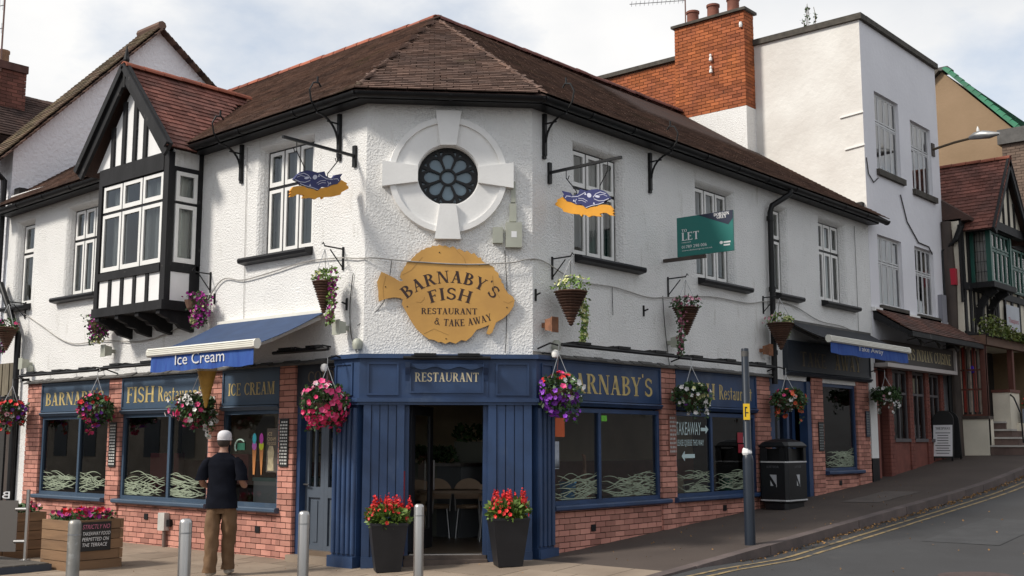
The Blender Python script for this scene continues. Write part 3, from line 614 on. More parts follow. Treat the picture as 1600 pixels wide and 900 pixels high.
# ---- round window
mb = MB(); n = 48
def ring_solid(mb, r0, r1, o0, o1, a0=0, a1=360, k=48, rb=None):
    for i in range(k):
        A = R(a0 + (a1 - a0) * i / k); B = R(a0 + (a1 - a0) * (i + 1) / k); P = lambda r, t, o: FC.pt(oc[0] + r * math.cos(t), oc[1] + r * math.sin(t), o)
        mb.hexa([P(r0, A, o0), P(r1, A, o0), P(r1, B, o0), P(r0, B, o0), P(r0, A, o1), P(rb or r1, A, o1), P(rb or r1, B, o1), P(r0, B, o1)])
rw = MB(); ring_solid(rw, 0.415, 0.70, -0.06, 0.045); ROUND = rw.build('round_window', STONEWHITE, REST)
mb = MB(); ring_solid(mb, 0.70, 0.795, -0.02, 0.075, rb=0.775); mb.build('outer_moulding', STONEWHITE, ROUND)
mb = MB(); ring_solid(mb, 0.40, 0.415, -0.16, 0.02); mb.build('reveal', STONEWHITE, ROUND)
for ang in (0, 90, 180, 270):
    P = lambda r, w, o: FC.pt(oc[0] + r * math.cos(R(ang)) - w * math.sin(R(ang)), oc[1] + r * math.sin(R(ang)) + w * math.cos(R(ang)), o)
    MB().hexa([P(.395, -.105, -.02), P(.86, -.17, -.02), P(.86, .17, -.02), P(.395, .105, -.02), P(.395, -.105, .10), P(.86, -.17, .10), P(.86, .17, .10), P(.395, .105, .10)]).build('keystone', STONEWHITE, ROUND)
mb = MB(); ring_solid(mb, 0.355, 0.405, -0.13, -0.085); ring_solid(mb, 0.085, 0.115, -0.13, -0.085, k=20)
for k in range(8):
    t = R(22.5 + 45 * k); P = lambda r, w, o: FC.pt(oc[0] + r * math.cos(t) - w * math.sin(t), oc[1] + r * math.sin(t) + w * math.cos(t), o)
    mb.hexa([P(.10, -.012, -.13), P(.375, -.024, -.13), P(.375, .024, -.13), P(.10, .012, -.13), P(.10, -.012, -.084), P(.375, -.024, -.084), P(.375, .024, -.084), P(.10, .012, -.084)])
    t2 = R(45 * k)                                   # rounded head of each light
    for q in range(8):
        A = R(-90 + 180 * q / 8); B = R(-90 + 180 * (q + 1) / 8); c0 = Vector((math.cos(t2), math.sin(t2))) * 0.235; ex = Vector((math.cos(t2), math.sin(t2))); ey = Vector((-math.sin(t2), math.cos(t2)))
        pin = lambda T: c0 + ex * (0.082 * math.cos(T)) + ey * (0.078 * math.sin(T)); pout = lambda T: c0 + ex * (0.150 * math.cos(T)) + ey * (0.098 * math.sin(T))
        qd = [pin(A), pout(A), pout(B), pin(B)]
        mb.hexa([FC.pt(oc[0] + v.x, oc[1] + v.y, -.128) for v in qd] + [FC.pt(oc[0] + v.x, oc[1] + v.y, -.088) for v in qd])
mb.build('tracery', IRON, ROUND)
mb = MB(); mb.add([FC.pt(oc[0] + .40 * math.cos(2 * math.pi * k / 32), oc[1] + .40 * math.sin(2 * math.pi * k / 32), -.12) for k in range(32)], [list(range(32))]); mb.build('pane', LEADGLASS, ROUND, recalc=False)

# ---- eaves, gutter, roof
EZ_L = lambda u: 6.05 - 0.022 * u               # the eaves sag slightly to the far end
EZ_R = lambda u: 6.02
def eave_pts(o, dz=0, uL=U_L, uR=U_R + .05):
    p = off_path(uL, uR, o); return [Vector((p[0].x, p[0].y, EZ_L(uL) + dz)), Vector((p[1].x, p[1].y, 6.05 + dz)), Vector((p[2].x, p[2].y, 6.03 + dz)), Vector((p[3].x, p[3].y, EZ_R(uR) + dz))]
BAY_U0, BAY_U1 = 3.72, 5.72
mb = MB()
a0, a1 = eave_pts(.0, .0), eave_pts(.22, .0); b0, b1 = eave_pts(.0, .10), eave_pts(.22, .10)
for i in range(3): mb.hexa([a0[i], a0[i + 1], a1[i + 1], a1[i], b0[i], b0[i + 1], b1[i + 1], b1[i]])
mb.build('eaves_board', BLACK, REST)
def half_round(mb, a, b, r=0.07):
    a = Vector(a); b = Vector(b); d = (b - a).normalized(); x = d.cross(Vector((0, 0, 1))).normalized(); vs = []; K = 8
    for p in (a, b):
        for q in (1.0, .88):
            for k in range(K + 1): t = math.pi + math.pi * k / K; vs.append(p + x * (r * q * math.cos(t)) + Vector((0, 0, r * q * math.sin(t))))
    m1 = K + 1; fs = []
    for k in range(K): fs += [(k, k + 1, 2 * m1 + k + 1, 2 * m1 + k), (m1 + k, 3 * m1 + k, 3 * m1 + k + 1, m1 + k + 1), (k, m1 + k, m1 + k + 1, k + 1), (2 * m1 + k, 2 * m1 + k + 1, 3 * m1 + k + 1, 3 * m1 + k)]
    fs += [(0, 2 * m1, 3 * m1, m1), (K, m1 + K, 3 * m1 + K, 2 * m1 + K)]
    mb.add(vs, fs)
def lpt(u, o, dz): return Vector((-CH - u, -o, EZ_L(u) + dz))
gl = off_path(0, 0, .31)
for a, b in [(lpt(U_L, .31, .06), lpt(6.2, .31, .06)), (lpt(3.6, .31, .06), Vector((gl[1].x, gl[1].y, 6.11))), (Vector((gl[1].x, gl[1].y, 6.11)), Vector((gl[2].x, gl[2].y, 6.09))), (Vector((gl[2].x, gl[2].y, 6.09)), Vector((.31, CH + U_R + .22, 6.09)))]:
    mb = MB(); half_round(mb, a, b); g_ = mb.build('gutter', IRON, REST, smooth=True)
    nb = max(1, int((b - a).length / 0.95))
    for k in range(nb + 1):
        p = a + (b - a) * (k / nb); dd = (b - a).normalized() * .02; m2 = MB(); half_round(m2, p - dd, p + dd, .078); m2.build('gutter_clip', IRON, g_)
APEX = Vector((-4.18, 3.94, 9.02)); RZ = 9.12
# roof planes: eave line (o = .43) to ridge
EO = 0.36
e = off_path(U_L, U_R + .3, EO); eL0 = Vector((e[0].x, e[0].y, EZ_L(U_L) + .10)); eLC = Vector((e[1].x, e[1].y, 6.13)); eCR = Vector((e[2].x, e[2].y, 6.11)); eR1 = Vector((e[3].x, e[3].y, 6.08))
rL = Vector((-CH - U_L, 3.94, 8.92)); rR = Vector((-4.18, CH + U_R + .02, RZ))
eR1 = Vector((EO, CH + U_R + .22, 6.11))
mb = MB(); mb.add([eL0, eLC, APEX, rL], [(0, 1, 2, 3)]); mb.add([eLC, eCR, APEX], [(0, 1, 2)]); mb.add([eCR, eR1, Vector((-4.18, CH + U_R + .02, RZ)), APEX], [(0, 1, 2, 3)])
mb.add([rL, APEX, Vector((-8.3, 8, 6.2)), Vector((-CH - U_L, 8, 6.2))], [(0, 1, 2, 3)]); mb.add([APEX, rR, Vector((-8.3, CH + U_R, 6.2)), Vector((-8.3, 8, 6.2))], [(0, 1, 2, 3)])
for p in mb.V: p.z -= 0.012
ROOF = mb.build('roof', TILED, REST)
def plane_poly(P0, P1, pts):
    U = (P1 - P0).normalized(); q = []
    S = None
    for p in pts:
        d = p - P0; v = d - U * d.dot(U)
        if v.length > .5: S = v.normalized()
    return U, S, [((p - P0).dot(U), (p - P0).dot(S)) for p in pts]
tiles = []
U, S, poly = plane_poly(eL0, eLC, [eL0, eLC, APEX, rL])
bay_cut = lambda M: not (-CH - 6.0 < M.translation.x < -CH - 3.75 and M.translation.y < 1.35 and abs(M.translation.x + CH + 4.88) < 1.12 * (1 - max(0, (M.translation.y + .3)) / 1.75))
tiles += [t for t in tile_items(eL0, U, S, poly, ROOF) if bay_cut(t[0])]
U, S, poly = plane_poly(eLC, eCR, [eLC, eCR, APEX]); tiles += tile_items(eLC, U, S, poly, ROOF, rough=1.5)
U, S, poly = plane_poly(eCR, eR1, [eCR, eR1, rR, APEX]); tiles += tile_items(eCR, U, S, poly, ROOF)
TILE_ME = base_mesh('roof_tile', TILE_MB, TILE)
lay_pieces(tiles, TILE_ME, 'roof_tile', 300, 'roof_tiling', REST, TILE)
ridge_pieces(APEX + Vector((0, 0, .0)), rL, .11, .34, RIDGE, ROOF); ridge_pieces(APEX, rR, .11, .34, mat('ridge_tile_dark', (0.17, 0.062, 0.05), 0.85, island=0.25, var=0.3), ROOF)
ridge_pieces(eLC + (APEX - eLC) * .02, APEX, .045, .16, TILE, ROOF, 'hip_tile'); ridge_pieces(eCR + (APEX - eCR) * .02, APEX, .045, .16, TILE, ROOF, 'hip_tile')

# ---- wrought iron eaves brackets with scrolls
def scroll_bracket(f, u, ztop, zbot, reach, parent, hook=True):
    mb = MB(); mb.fb(f, u - .025, u + .025, zbot, ztop, 0.0, 0.05)
    pts = []
    for k in range(9): t = k / 8; a = math.pi / 2 * t; pts.append(f.pt(u, zbot + .18 + (ztop - zbot - .24) * math.sin(a), .05 + (reach - .05) * (1 - math.cos(a))))
    mb.tube(pts, .016, 6); mb.tube([f.pt(u, ztop - .14, .05), f.pt(u, ztop - .14, .05 + reach * .45)], .012, 6)
    mb.fb(f, u - .03, u + .03, zbot - .04, zbot, .0, .035)
    if hook:
        mb.tube([f.pt(u, ztop - .05, reach), f.pt(u, ztop + .08, reach + .10), f.pt(u, ztop + .22, reach + .13), f.pt(u, ztop + .33, reach + .07), f.pt(u, ztop + .35, reach - .02), f.pt(u, ztop + .30, reach - .06)], .013, 6)
        mb.tube([f.pt(u, ztop + .34, reach), f.pt(u, ztop + .43, reach - .005)], .014, 6)
    return mb.build('eaves_bracket', IRON, parent)
scroll_bracket(FL, .53, 6.0, 5.40, .42, REST); scroll_bracket(FL, 2.72, 5.96, 5.42, .42, REST)
scroll_bracket(FR, .23, 6.0, 5.42, .40, REST); scroll_bracket(FR, 2.76, 5.96, 5.38, .40, REST)
# downpipe on the hill side
mb = MB(); mb.tube([FR.pt(6.75, 6.04, .31), FR.pt(6.75, 5.95, .30), FR.pt(6.42, 5.72, .12), FR.pt(6.40, 5.6, .09), FR.pt(6.38, 2.6, .09)], .05, 10)
for z in (5.45, 4.2, 3.1): mb.tube([FR.pt(6.39, z, .09), FR.pt(6.39, z + .08, .09)], .062, 10)
mb.build('downpipe', IRON, REST, smooth=True)
mb = MB(); mb.tube([FL.pt(10.0, 4.55, .12), FL.pt(9.35, 3.72, .12), FL.pt(9.25, 3.55, .09), FL.pt(9.22, .1, .09)], .055, 10); mb.build('downpipe', IRON, REST, smooth=True)

# ---- oriel bay
bo = 0.60; zb0, zb1 = 3.55, 5.93
BAY = MB().fb(FL, BAY_U0, BAY_U1, zb0, zb0 + .14, 0, bo + .03).build('oriel_bay', TIMBER, REST)
def bay_part(name, m, *boxes):
    mb = MB()
    for b in boxes: mb.fb(FL, *b)
    return mb.build(name, m, BAY)
for (a, b) in ((BAY_U0, BAY_U0 + .13), (BAY_U1 - .10, BAY_U1)): bay_part('post', TIMBER, (a, b, zb0 + .14, zb1, bo - .10, bo))
zs0, zs1 = 4.12, 4.24
bay_part('rail', TIMBER, (BAY_U0 + .13, BAY_U1 - .10, zs0, zs1, bo - .08, bo + .015)); bay_part('rail', TIMBER, (BAY_U0, BAY_U0 + .10, zs0, zs1, 0.02, bo - .10))
bay_part('beam', TIMBER, (BAY_U0 + .13, BAY_U1 - .10, 5.66, 5.93, bo - .08, bo + .01))
bay_part('side_post', TIMBER, (BAY_U0, BAY_U0 + .09, zb0 + .14, 6.0, 0.0, .07))
bay_part('side_board', WHITEP, (BAY_U0 + .015, BAY_U0 + .05, zb0 + .14, zs0, .16, bo - .10)); bay_part('side_post', TIMBER, (BAY_U0, BAY_U0 + .07, zb0 + .14, zs0, .07, .17))
bay_part('side_board', ROUGHCAST, (BAY_U0 + .015, BAY_U0 + .05, 5.72, 6.0, .07, bo - .10)); bay_part('rail', TIMBER, (BAY_U0 + .004, BAY_U0 + .07, 5.67, 5.72, .07, bo - .10))
nst = 5; w0, w1 = BAY_U0 + .13, BAY_U1 - .10
for k in range(nst):
    a = w0 + (w1 - w0) * k / nst; b = w0 + (w1 - w0) * (k + 1) / nst
    bay_part('infill_board', WHITEP, (a + .035, b - .035, zb0 + .14, zs0, bo - .06, bo - .02))
    if k: bay_part('stud', TIMBER, (a - .04, a + .04, zb0 + .14, zs0, bo - .07, bo))
# far side board and top of the box
bay_part('side_board', WHITEP, (BAY_U1 - .05, BAY_U1 - .012, zb0 + .14, zb1, 0.0, bo - .10))
window(FL, w0, w1, zs1, 5.66, 3, 5.20, bo - .03, BAY, sw=.055, curt=None)
curtain_mesh(FL, w0 + .05, w1 - .8, zs1, 5.6, bo - .22, waves=9).build('curtain', CURTAIN, BAY, smooth=True); curtain_mesh(FL, w1 - .45, w1, zs1, 5.6, bo - .22, waves=5).build('curtain', CURTAIN, BAY, smooth=True)
FBS = Frame(FL.pt(BAY_U0, 0, bo - .10), (0, 1, 0), (1, 0, 0))            # right cheek of the bay
window(FBS, 0.0, .44, zs1, 5.67, 1, 5.17, -.005, BAY, sw=.06); curtain_mesh(FBS, .02, .42, zs1, 5.62, -.14, waves=5).build('curtain', CURTAIN, BAY, smooth=True)
for k in range(4):                                                        # carved joists under the bay
    u = BAY_U0 + .14 + k * (BAY_U1 - BAY_U0 - .28) / 3
    pr = [(0, 0), (.60, 0), (.60, -.06), (.52, -.10), (.44, -.12), (.40, -.17), (.28, -.19), (.22, -.25), (.0, -.30)]
    MB().prism([FL.pt(u - .05, zb0 + z, o) for o, z in pr], FL.u * .10).build('corbel', TIMBER, BAY)
# bay gable and its roof
gu, gz, ghw, ge = 4.86, 7.36, 1.17, 6.02       # ridge u, ridge z, half width, eave z
go = bo + .12
mb = MB(); mb.add([FL.pt(gu - ghw + .15, 5.93, bo - .04), FL.pt(gu + ghw - .15, 5.93, bo - .04), FL.pt(gu, gz - .14, bo - .04)], [(0, 1, 2)]); mb.build('gable_board', WHITEP, BAY, recalc=False)
for du, zt in ((-.42, .78), (-.12, 1.10), (.20, 1.02), (.52, .66)): bay_part('stud', TIMBER, (gu + du - .045, gu + du + .045, 5.93, 5.93 + zt, bo - .04, bo - .005))
for s in (-1, 1):
    d = Vector((s * ghw, ge - gz)).normalized(); p0 = FL.pt(gu, gz + .02, go); p1 = FL.pt(gu + s * (ghw + .12), ge - .12, go)
    MB().bar(p0, p1, .05, .24, up=(0, 0, 1)).build('barge_board', TIMBER, BAY)
    MB().bar(FL.pt(gu, gz + .10, go + .05), FL.pt(gu + s * (ghw + .15), ge - .06, go + .05), .05, .10).build('barge_moulding', TIMBER, BAY)
mb = MB(); mb.tube([FL.pt(gu, gz - .25, go), FL.pt(gu, gz + .06, go), FL.pt(gu, gz + .14, go), FL.pt(gu, gz + .20, go), FL.pt(gu, gz + .44, go)], [.045, .045, .028, .05, .006], 8); mb.build('finial', TIMBER, BAY)
btiles = []
yb = 1.62
def zmain(y): return 6.10 + (y + EO) * (9.0 - 6.10) / (3.94 + EO)
sheet = MB()
for s in (-1, 1):
    e0 = FL.pt(gu + s * (ghw + .14), ge - .10, go + .05); r0 = FL.pt(gu, gz + .06, go + .05)
    rb = Vector((r0.x, 1.55, r0.z)); eb = Vector((e0.x, -.25, e0.z))
    sheet.add([e0, r0, rb, eb], [(0, 1, 2, 3)])
    U = Vector((0, 1, 0)); S_v = (r0 - e0); S_v = (S_v - U * S_v.dot(U)); sl = S_v.length; S_v.normalize()
    poly = [(0, 0), (0, sl), ((rb - r0).y, sl), ((eb - e0).y, 0)]
    btiles += tile_items(e0 + Vector((0, 0, .01)), U, S_v, poly, BAY)
sheet.build('bay_roof', TILED, BAY)
lay_pieces(btiles, base_mesh('bay_roof_tile', TILE_MB, TILER), 'roof_tile', 260, 'bay_tiling', REST, TILER)
ridge_pieces(FL.pt(gu, gz + .08, go + .05), Vector((-CH - gu, 1.62, gz + .08)), .10, .33, RIDGE, BAY)
# ================================================================== ground floor shopfront
bricks = []
BRICK_ME = base_mesh('brick', CUBE, BRICK)
def brick_panel(name, f, u0, u1, z0, z1, o, phase=0, side0=0.0, side1=0.0, **k):
    """Mortar backing with brick faces; side0/side1: depth of a visible end return at u0/u1."""
    b = MB().fb(f, u0 + .006, u1 - .006, z0, z1, -.14, o - .012).build(name, MORTAR, REST)
    bricks.extend(brick_items(f, u0, u1, z0, z1, o, b, phase=phase, **k))
    for uu, sd, sg in ((u0, side0, -1), (u1, side1, 1)):
        if sd:
            n_ = f.u * sg; fs = Frame(f.pt(uu, 0, o - sd), f.n, n_); bricks.extend(brick_items(fs, 0, sd - .006, z0, z1, 0.004, b, phase=phase + 1, depth=.04))
    return b
# street front with the oriel
LP = [(8.39, 8.90), (5.74, 6.13), (3.01, 3.325), (1.35, 1.68)]
for i, (a, b) in enumerate(LP): brick_panel('brick_pier', FL, a, b, 0, 2.66, .02, phase=i, side0=.11)
for (a, b) in ((6.13, 8.39), (3.325, 5.74), (1.68, 3.01)): brick_panel('brick_plinth', FL, a, b, 0, .655, .0)
# hill front
RP = [(2.96, 3.36), (5.855, 6.34), (7.90, 8.36), (9.83, 10.40)]
for i, (a, b) in enumerate(RP): brick_panel('brick_pier', FR, a, b, .1, 2.72 if i < 2 else 2.78, .02, phase=i, side0=.11)
brick_panel('brick_plinth', FR, .30, 2.96, 0, .72, .0, phase=1); brick_panel('brick_plinth', FR, 3.36, 5.855, .1, .72, .0); brick_panel('brick_plinth', FR, 8.36, 9.83, .3, 1.02, .0)
lay_pieces(bricks, BRICK_ME, 'brick', 320, 'brickwork', REST, BRICK)
# air bricks and small fittings in the plinths
for f, u, z in ((FR, 1.27, .46), (FR, 4.75, .58), (FR, 9.0, .86), (FL, 4.9, .48), (FL, 7.4, .5), (FL, 2.1, .42)): MB().fb(f, u - .05, u + .05, z - .045, z + .045, .0, .012).build('air_brick', BLACK, REST)

def decal(f, u0, u1, z0, h, o, n, parent, m=None):
    mb = MB()
    for i in range(n):
        zc = z0 + .03 + (h - .08) * random.random() ** 1.15; a = random.uniform(u0, u1 - .25); ln = random.uniform(.35, 1.0); b = min(u1, a + ln); amp = random.uniform(.02, .06); ph = random.uniform(0, 6); fr = random.uniform(5, 9); th = random.uniform(.003, .0065); slope = random.uniform(-.12, .12)
        vs = []; K = 16
        for k in range(K + 1):
            u = a + (b - a) * k / K; z = zc + amp * math.sin(fr * u + ph) + slope * (u - a); e = .0004 * (i % 7) ; w = th * math.sin(math.pi * (k + .4) / (K + .8)) + .002
            z = min(max(z, z0 + .01), z0 + h + .06); vs += [f.pt(u, z - w, o + e), f.pt(u, z + w, o + e)]
        mb.add(vs, [(2 * k, 2 * k + 2, 2 * k + 3, 2 * k + 1) for k in range(K)])
    return mb.build('window_decal', m or DECAL, parent, recalc=False)
def shop_window(f, u0, u1, z0, z1, mulls, m, o=-.06, dn=34, sill_out=.10, s0=0.03, s1=0.03):
    fw = .065; mb = MB(); mb.fb(f, u0, u0 + fw, z0, z1, o - .05, o + .035); mb.fb(f, u1 - fw, u1, z0, z1, o - .05, o + .035); mb.fb(f, u0 + fw, u1 - fw, z1 - .06, z1, o - .05, o + .034); mb.fb(f, u0 + fw, u1 - fw, z0, z0 + .05, o - .05, o + .034)
    for u in mulls: mb.fb(f, u - .03, u + .03, z0 + .05, z1 - .06, o - .05, o + .032)
    w = mb.build('shop_window', m, REST); es = [u0 + fw] + [v for u in mulls for v in (u - .03, u + .03)] + [u1 - fw]
    for a, b in zip(es[::2], es[1::2]):
        pane(f, a, b, z0 + .05, z1 - .06, o, w, SHOPGLASS)
        if dn: decal(f, a + .01, b - .01, z0 + .06, .34, o + .003, int(dn * (b - a) / 1.1), w)
    sb = MB(); sb.prism([f.pt(u0 - s0, z0 + .005, -.12), f.pt(u0 - s0, z0 - .005, sill_out - .01), f.pt(u0 - s0, z0 - .02, sill_out), f.pt(u0 - s0, z0 - .055, sill_out), f.pt(u0 - s0, z0 - .075, sill_out - .03), f.pt(u0 - s0, z0 - .075, -.12)], f.u * (u1 - u0 + s0 + s1)); sb.build('sill', m, w)
    return w
def fascia(f, u0, u1, z0, z1, o, m, ledge=True):
    """Sign board with a raised border and a moulded ledge below."""
    p = MB().fb(f, u0, u1, z0, z1, -.10, o).build('fascia_panel', m, REST); b = .035
    mb = MB(); mb.fb(f, u0, u1, z1 - b, z1, o, o + .016); mb.fb(f, u0, u1, z0, z0 + b, o, o + .016); mb.fb(f, u0, u0 + b, z0 + b, z1 - b, o, o + .015); mb.fb(f, u1 - b, u1, z0 + b, z1 - b, o, o + .015); mb.build('border', m, p)
    if ledge:
        mb = MB(); mb.prism([f.pt(u0, z0, -.1), f.pt(u0, z0 - .01, o + .035), f.pt(u0, z0 - .03, o + .05), f.pt(u0, z0 - .05, o + .03), f.pt(u0, z0 - .075, o + .01), f.pt(u0, z0 - .085, -.1)], f.u * (u1 - u0)); mb.build('ledge', m, p)
    return p
WL = []
for (a, b, ms) in ((6.13, 8.39, [7.11]), (3.325, 5.74, [4.41]), (1.68, 3.01, [])): WL.append(shop_window(FL, a, b, .73, 2.06, ms, BLUE_LIT, dn=40 if a > 3 else 0, s0=.0 if a > 6 else .06, s1=.06))
F1 = fascia(FL, 6.13, 8.39, 2.13, 2.63, .01, BLUE_LIT); F2 = fascia(FL, 3.325, 5.74, 2.13, 2.63, .01, BLUE_LIT); F3 = fascia(FL, 1.68, 3.01, 2.13, 2.64, .01, BLUE_LIT)
def letter_part(s, f, u, z, o, width, h, m, parent, sgn): return write_serif(MB(), s, face_fn(f, u, z, o, sgn), width, h).build('lettering', m, parent, recalc=False)
letter_part("BARNABY'S", FL, 8.25, 2.24, .014, 1.95, .22, GOLD, F1, -1)
letter_part('FISH', FL, 5.60, 2.23, .014, .80, .25, GOLD, F2, -1); letter_part('Restaurant', FL, 4.70, 2.235, .014, 1.15, .235, GOLD, F2, -1)
letter_part('ICE CREAM', FL, 2.87, 2.27, .014, 1.08, .175, GOLD, F3, -1)
W1 = shop_window(FR, .35, 2.96, .79, 2.07, [1.48], BLUE, s0=.0, s1=.14); W2 = shop_window(FR, 3.36, 5.855, .79, 2.07, [4.455], BLUE, s0=.08, s1=.12); W3 = shop_window(FR, 8.36, 9.83, 1.09, 2.70, [], BLUE, s0=.0, s1=.10, dn=52)
G1 = fascia(FR, .30, 2.96, 2.17, 2.71, .01, BLUE); G2 = fascia(FR, 3.36, 5.855, 2.17, 2.71, .01, BLUE)
letter_part("BARNABY'S", FR, .62, 2.27, .014, 2.12, .27, GOLD, G1, 1); letter_part('FISH', FR, 3.72, 2.28, .014, .80, .25, GOLD, G2, 1); letter_part('Restaurant', FR, 4.64, 2.29, .014, 1.06, .235, GOLD, G2, 1)
G3 = fascia(FR, 6.86, 10.36, 2.86, 3.40, .09, mat('charcoal_fascia', (0.030, 0.038, 0.052), 0.55, var=.2, vscale=3)); letter_part('TAKE', FR, 7.35, 2.96, .095, 1.05, .26, FADED, G3, 1); letter_part('AWAY', FR, 8.75, 2.96, .095, 1.15, .28, mat('worn_gold_lettering', (.34, .25, .10), .6, var=.4, vscale=9), G3, 1)
# uneven lead flashing over the fascias
mb = MB()
for f, u0, u1, z in ((FL, .0, 8.95, 2.645), (FR, .0, 6.4, 2.715)):
    u = u0
    while u < u1: v = min(u1, u + random.uniform(.12, .35)); q = random.uniform(-.01, .012); mb.hexa([f.pt(u, z, -.02), f.pt(v, z, -.02), f.pt(v, z - .01, .085), f.pt(u, z - .01, .085), f.pt(u, z + .07 + q, -.02), f.pt(v, z + .07 + q, -.02), f.pt(v, z + .012 + q, .09), f.pt(u, z + .012 + q, .09)]); u = v
mb.build('lead_flashing', LEAD, REST, kind='stuff')
# white rendered end pier with a black foot
MB().fb(FR, 10.42, 10.74, 1.30, 3.0, -.1, .03).build('end_pier', ROUGHCAST, REST); MB().fb(FR, 10.42, 10.74, .5, 1.30, -.1, .034).build('end_pier_foot', BLACK, REST)
MB().fb(FL, 8.90, 9.20, 0, 2.75, -.1, .0).build('end_pier', ROUGHCAST, REST); MB().fb(FL, 9.20, 10.05, 2.3, 2.75, -.1, -.01).build('end_pier', ROUGHCAST, REST)

# ---- take-away doorway
mb = MB()
for a, b in ((6.34, 6.50), (7.74, 7.90), (6.98, 7.06)): mb.fb(FR, a, b, .45, 2.78, -.16, -.02 if b < 7.2 and a > 6.9 else .0)
mb.fb(FR, 6.50, 7.74, 2.45, 2.78, -.16, -.03); TD = mb.build('takeaway_door_frame', BLUE, REST)
MB().fb(FR, 7.06, 7.74, .55, 2.45, -.30, -.25).build('door_leaf', BLUE, TD); MB().fb(FR, 6.50, 6.98, .55, 1.3, -.12, -.07).build('side_panel', BLUE, TD)
pane(FR, 6.50, 6.98, 1.3, 2.45, -.09, TD); MB().fb(FR, 6.34, 7.90, .3, .60, -.35, .02).build('threshold', LEAD, TD)
MB().fb(FR, 7.15, 7.62, 1.35, 2.3, -.25, -.246).build('door_glass', mat('dark_glass', (.008, .012, .03), .1), TD)

# ---- cold drinks door beside the corner
DW = MB().fb(FL, .49, 1.35, 2.10, 2.66, -.14, -.02).build('side_door_surround', mat('dark_blue_fascia', (.020, .028, .042), .55, var=.2), REST)
letter_part('COLD', FL, 1.12, 2.40, -.017, .55, .15, FADED, DW, -1); letter_part('DRINKS', FL, 1.20, 2.18, -.017, .72, .14, FADED, DW, -1)
MB().fb(FL, 1.27, 1.35, .1, 2.10, -.2, -.04).build('jamb', BLUE, DW)
for k, (a, b) in enumerate(((.88, 1.27), (.49, .878))):
    mb = MB(); o0, o1 = -.19, -.14; st = .075
    mb.fb(FL, a, a + st, .13, 2.10, o0, o1); mb.fb(FL, b - st, b, .13, 2.10, o0, o1); mb.fb(FL, a + st, b - st, .13, .26, o0, o1 - .001); mb.fb(FL, a + st, b - st, .88, 1.02, o0, o1 - .001); mb.fb(FL, a + st, b - st, 2.0, 2.10, o0, o1 - .001)
    um = (a + b) / 2; mb.fb(FL, um - .018, um + .018, 1.02, 2.0, o0 + .01, o1 - .004); mb.fb(FL, a + st, b - st, .26, .88, o0 + .005, o1 - .028); mb.fb(FL, um - .045, um + .045, .30, .84, o1 - .028, o1 - .016)
    d = mb.build('door_leaf', GREYDOOR, DW)
    pane(FL, a + st, b - st, 1.02, 2.0, -.172, d)
    if k == 0: MB().tube([FL.pt(1.24, 1.05, -.14), FL.pt(1.24, 1.05, -.09), FL.pt(1.14, 1.05, -.085)], .012, 6).build('handle', STEEL, d)
MB().fb(FL, .42, 1.36, 0, .135, -.25, .10).build('door_step', PAVING, DW)
mb = MB()                                          # stock on shelves behind the door glass
SHV = MB()
for z in (.5, .85, 1.15, 1.45, 1.75, 2.02): SHV.fb(FL, .5, 1.26, z - .02, z, -.62, -.34)
SHELF = thing('drinks_shelf', 'dark shelf of bottles behind the grey double door glass', 'shelf', FL.pt(.88, .2, -.5))
SHV.fb(FL, .5, 1.26, .2, 2.1, -.66, -.63).build('shelf_boards', DARKROOM, SHELF)
bc = [(.35, .35, .36), (.05, .2, .3), (.4, .08, .1), (.3, .3, .1), (.05, .15, .06), (.35, .2, .1)]
bmats = [mat('bottle_%d' % i, c, .25) for i, c in enumerate(bc)]
bmesh_d = [base_mesh('bottle', MB().lathe((0, 0, 0), [(.03, 0), (.032, .02), (.032, .13), (.014, .18), (.014, .22)], 8), m) for m in bmats]
for z in (.85, 1.15, 1.45, 1.75):
    for k in range(8):
        b_ = bpy.data.objects.new('bottle', random.choice(bmesh_d)); col.objects.link(b_); b_.location = FL.pt(.56 + k * .09, z, -.42 + random.uniform(-.03, .03)); tag(b_, 'drinks bottle on the shelf behind the grey door glass', 'bottle', 'bottles behind the side door')

# ---- blue corner with the restaurant entrance
po = .12
CORNER = wrap(MB(), .46, .33, -.02, po - .03, 2.16, 2.70).build('corner_fascia', BLUE, REST)
mb = MB(); wrap(mb, .47, .34, -.02, po + .03, 2.115, 2.165); wrap(mb, .465, .335, -.02, po + .005, 2.08, 2.115); wrap(mb, .47, .34, -.02, po + .02, 2.67, 2.725); mb.build('cornice', BLUE, CORNER)
for f, a, b in ((FL, .08, .42), (FC, .06, .46), (FC, 1.70, 2.13), (FR, .06, .30)):              # raised panels on the fascia
    mb = MB(); z0, z1, w = 2.20, 2.62, .025
    mb.fb(f, a, b, z0, z0 + w, po - .03, po - .012); mb.fb(f, a, b, z1 - w, z1, po - .03, po - .012); mb.fb(f, a, a + w, z0 + w, z1 - w, po - .03, po - .013); mb.fb(f, b - w, b, z0 + w, z1 - w, po - .03, po - .013); mb.build('panel_moulding', BLUE, CORNER)
def pilaster(f, u0, u1, z0, reeds):
    p = MB().fb(f, u0, u1, z0, 2.08, -.08, po - .05).build('pilaster', BLUE, REST); n = reeds; w = (u1 - u0) / n
    for k in range(n):
        c = u0 + w * (k + .5); mb = MB(); pr = [f.pt(c + w * .38 * math.cos(math.pi * q / 6), z0 + .22, po - .05 + .045 * math.sin(math.pi * q / 6)) for q in range(7)]
        mb.prism(pr, (0, 0, 2.04 - z0 - .22)); mb.build('reed', BLUE, p, smooth=True)
    MB().fb(f, u0 - .015, u1 + .015, z0, z0 + .19, -.08, po + .015).build('pilaster_base', BLUE, p)
    return p
pilaster(FL, .0, .46, 0.0, 5); pilaster(FR, .0, .34, .08, 4)
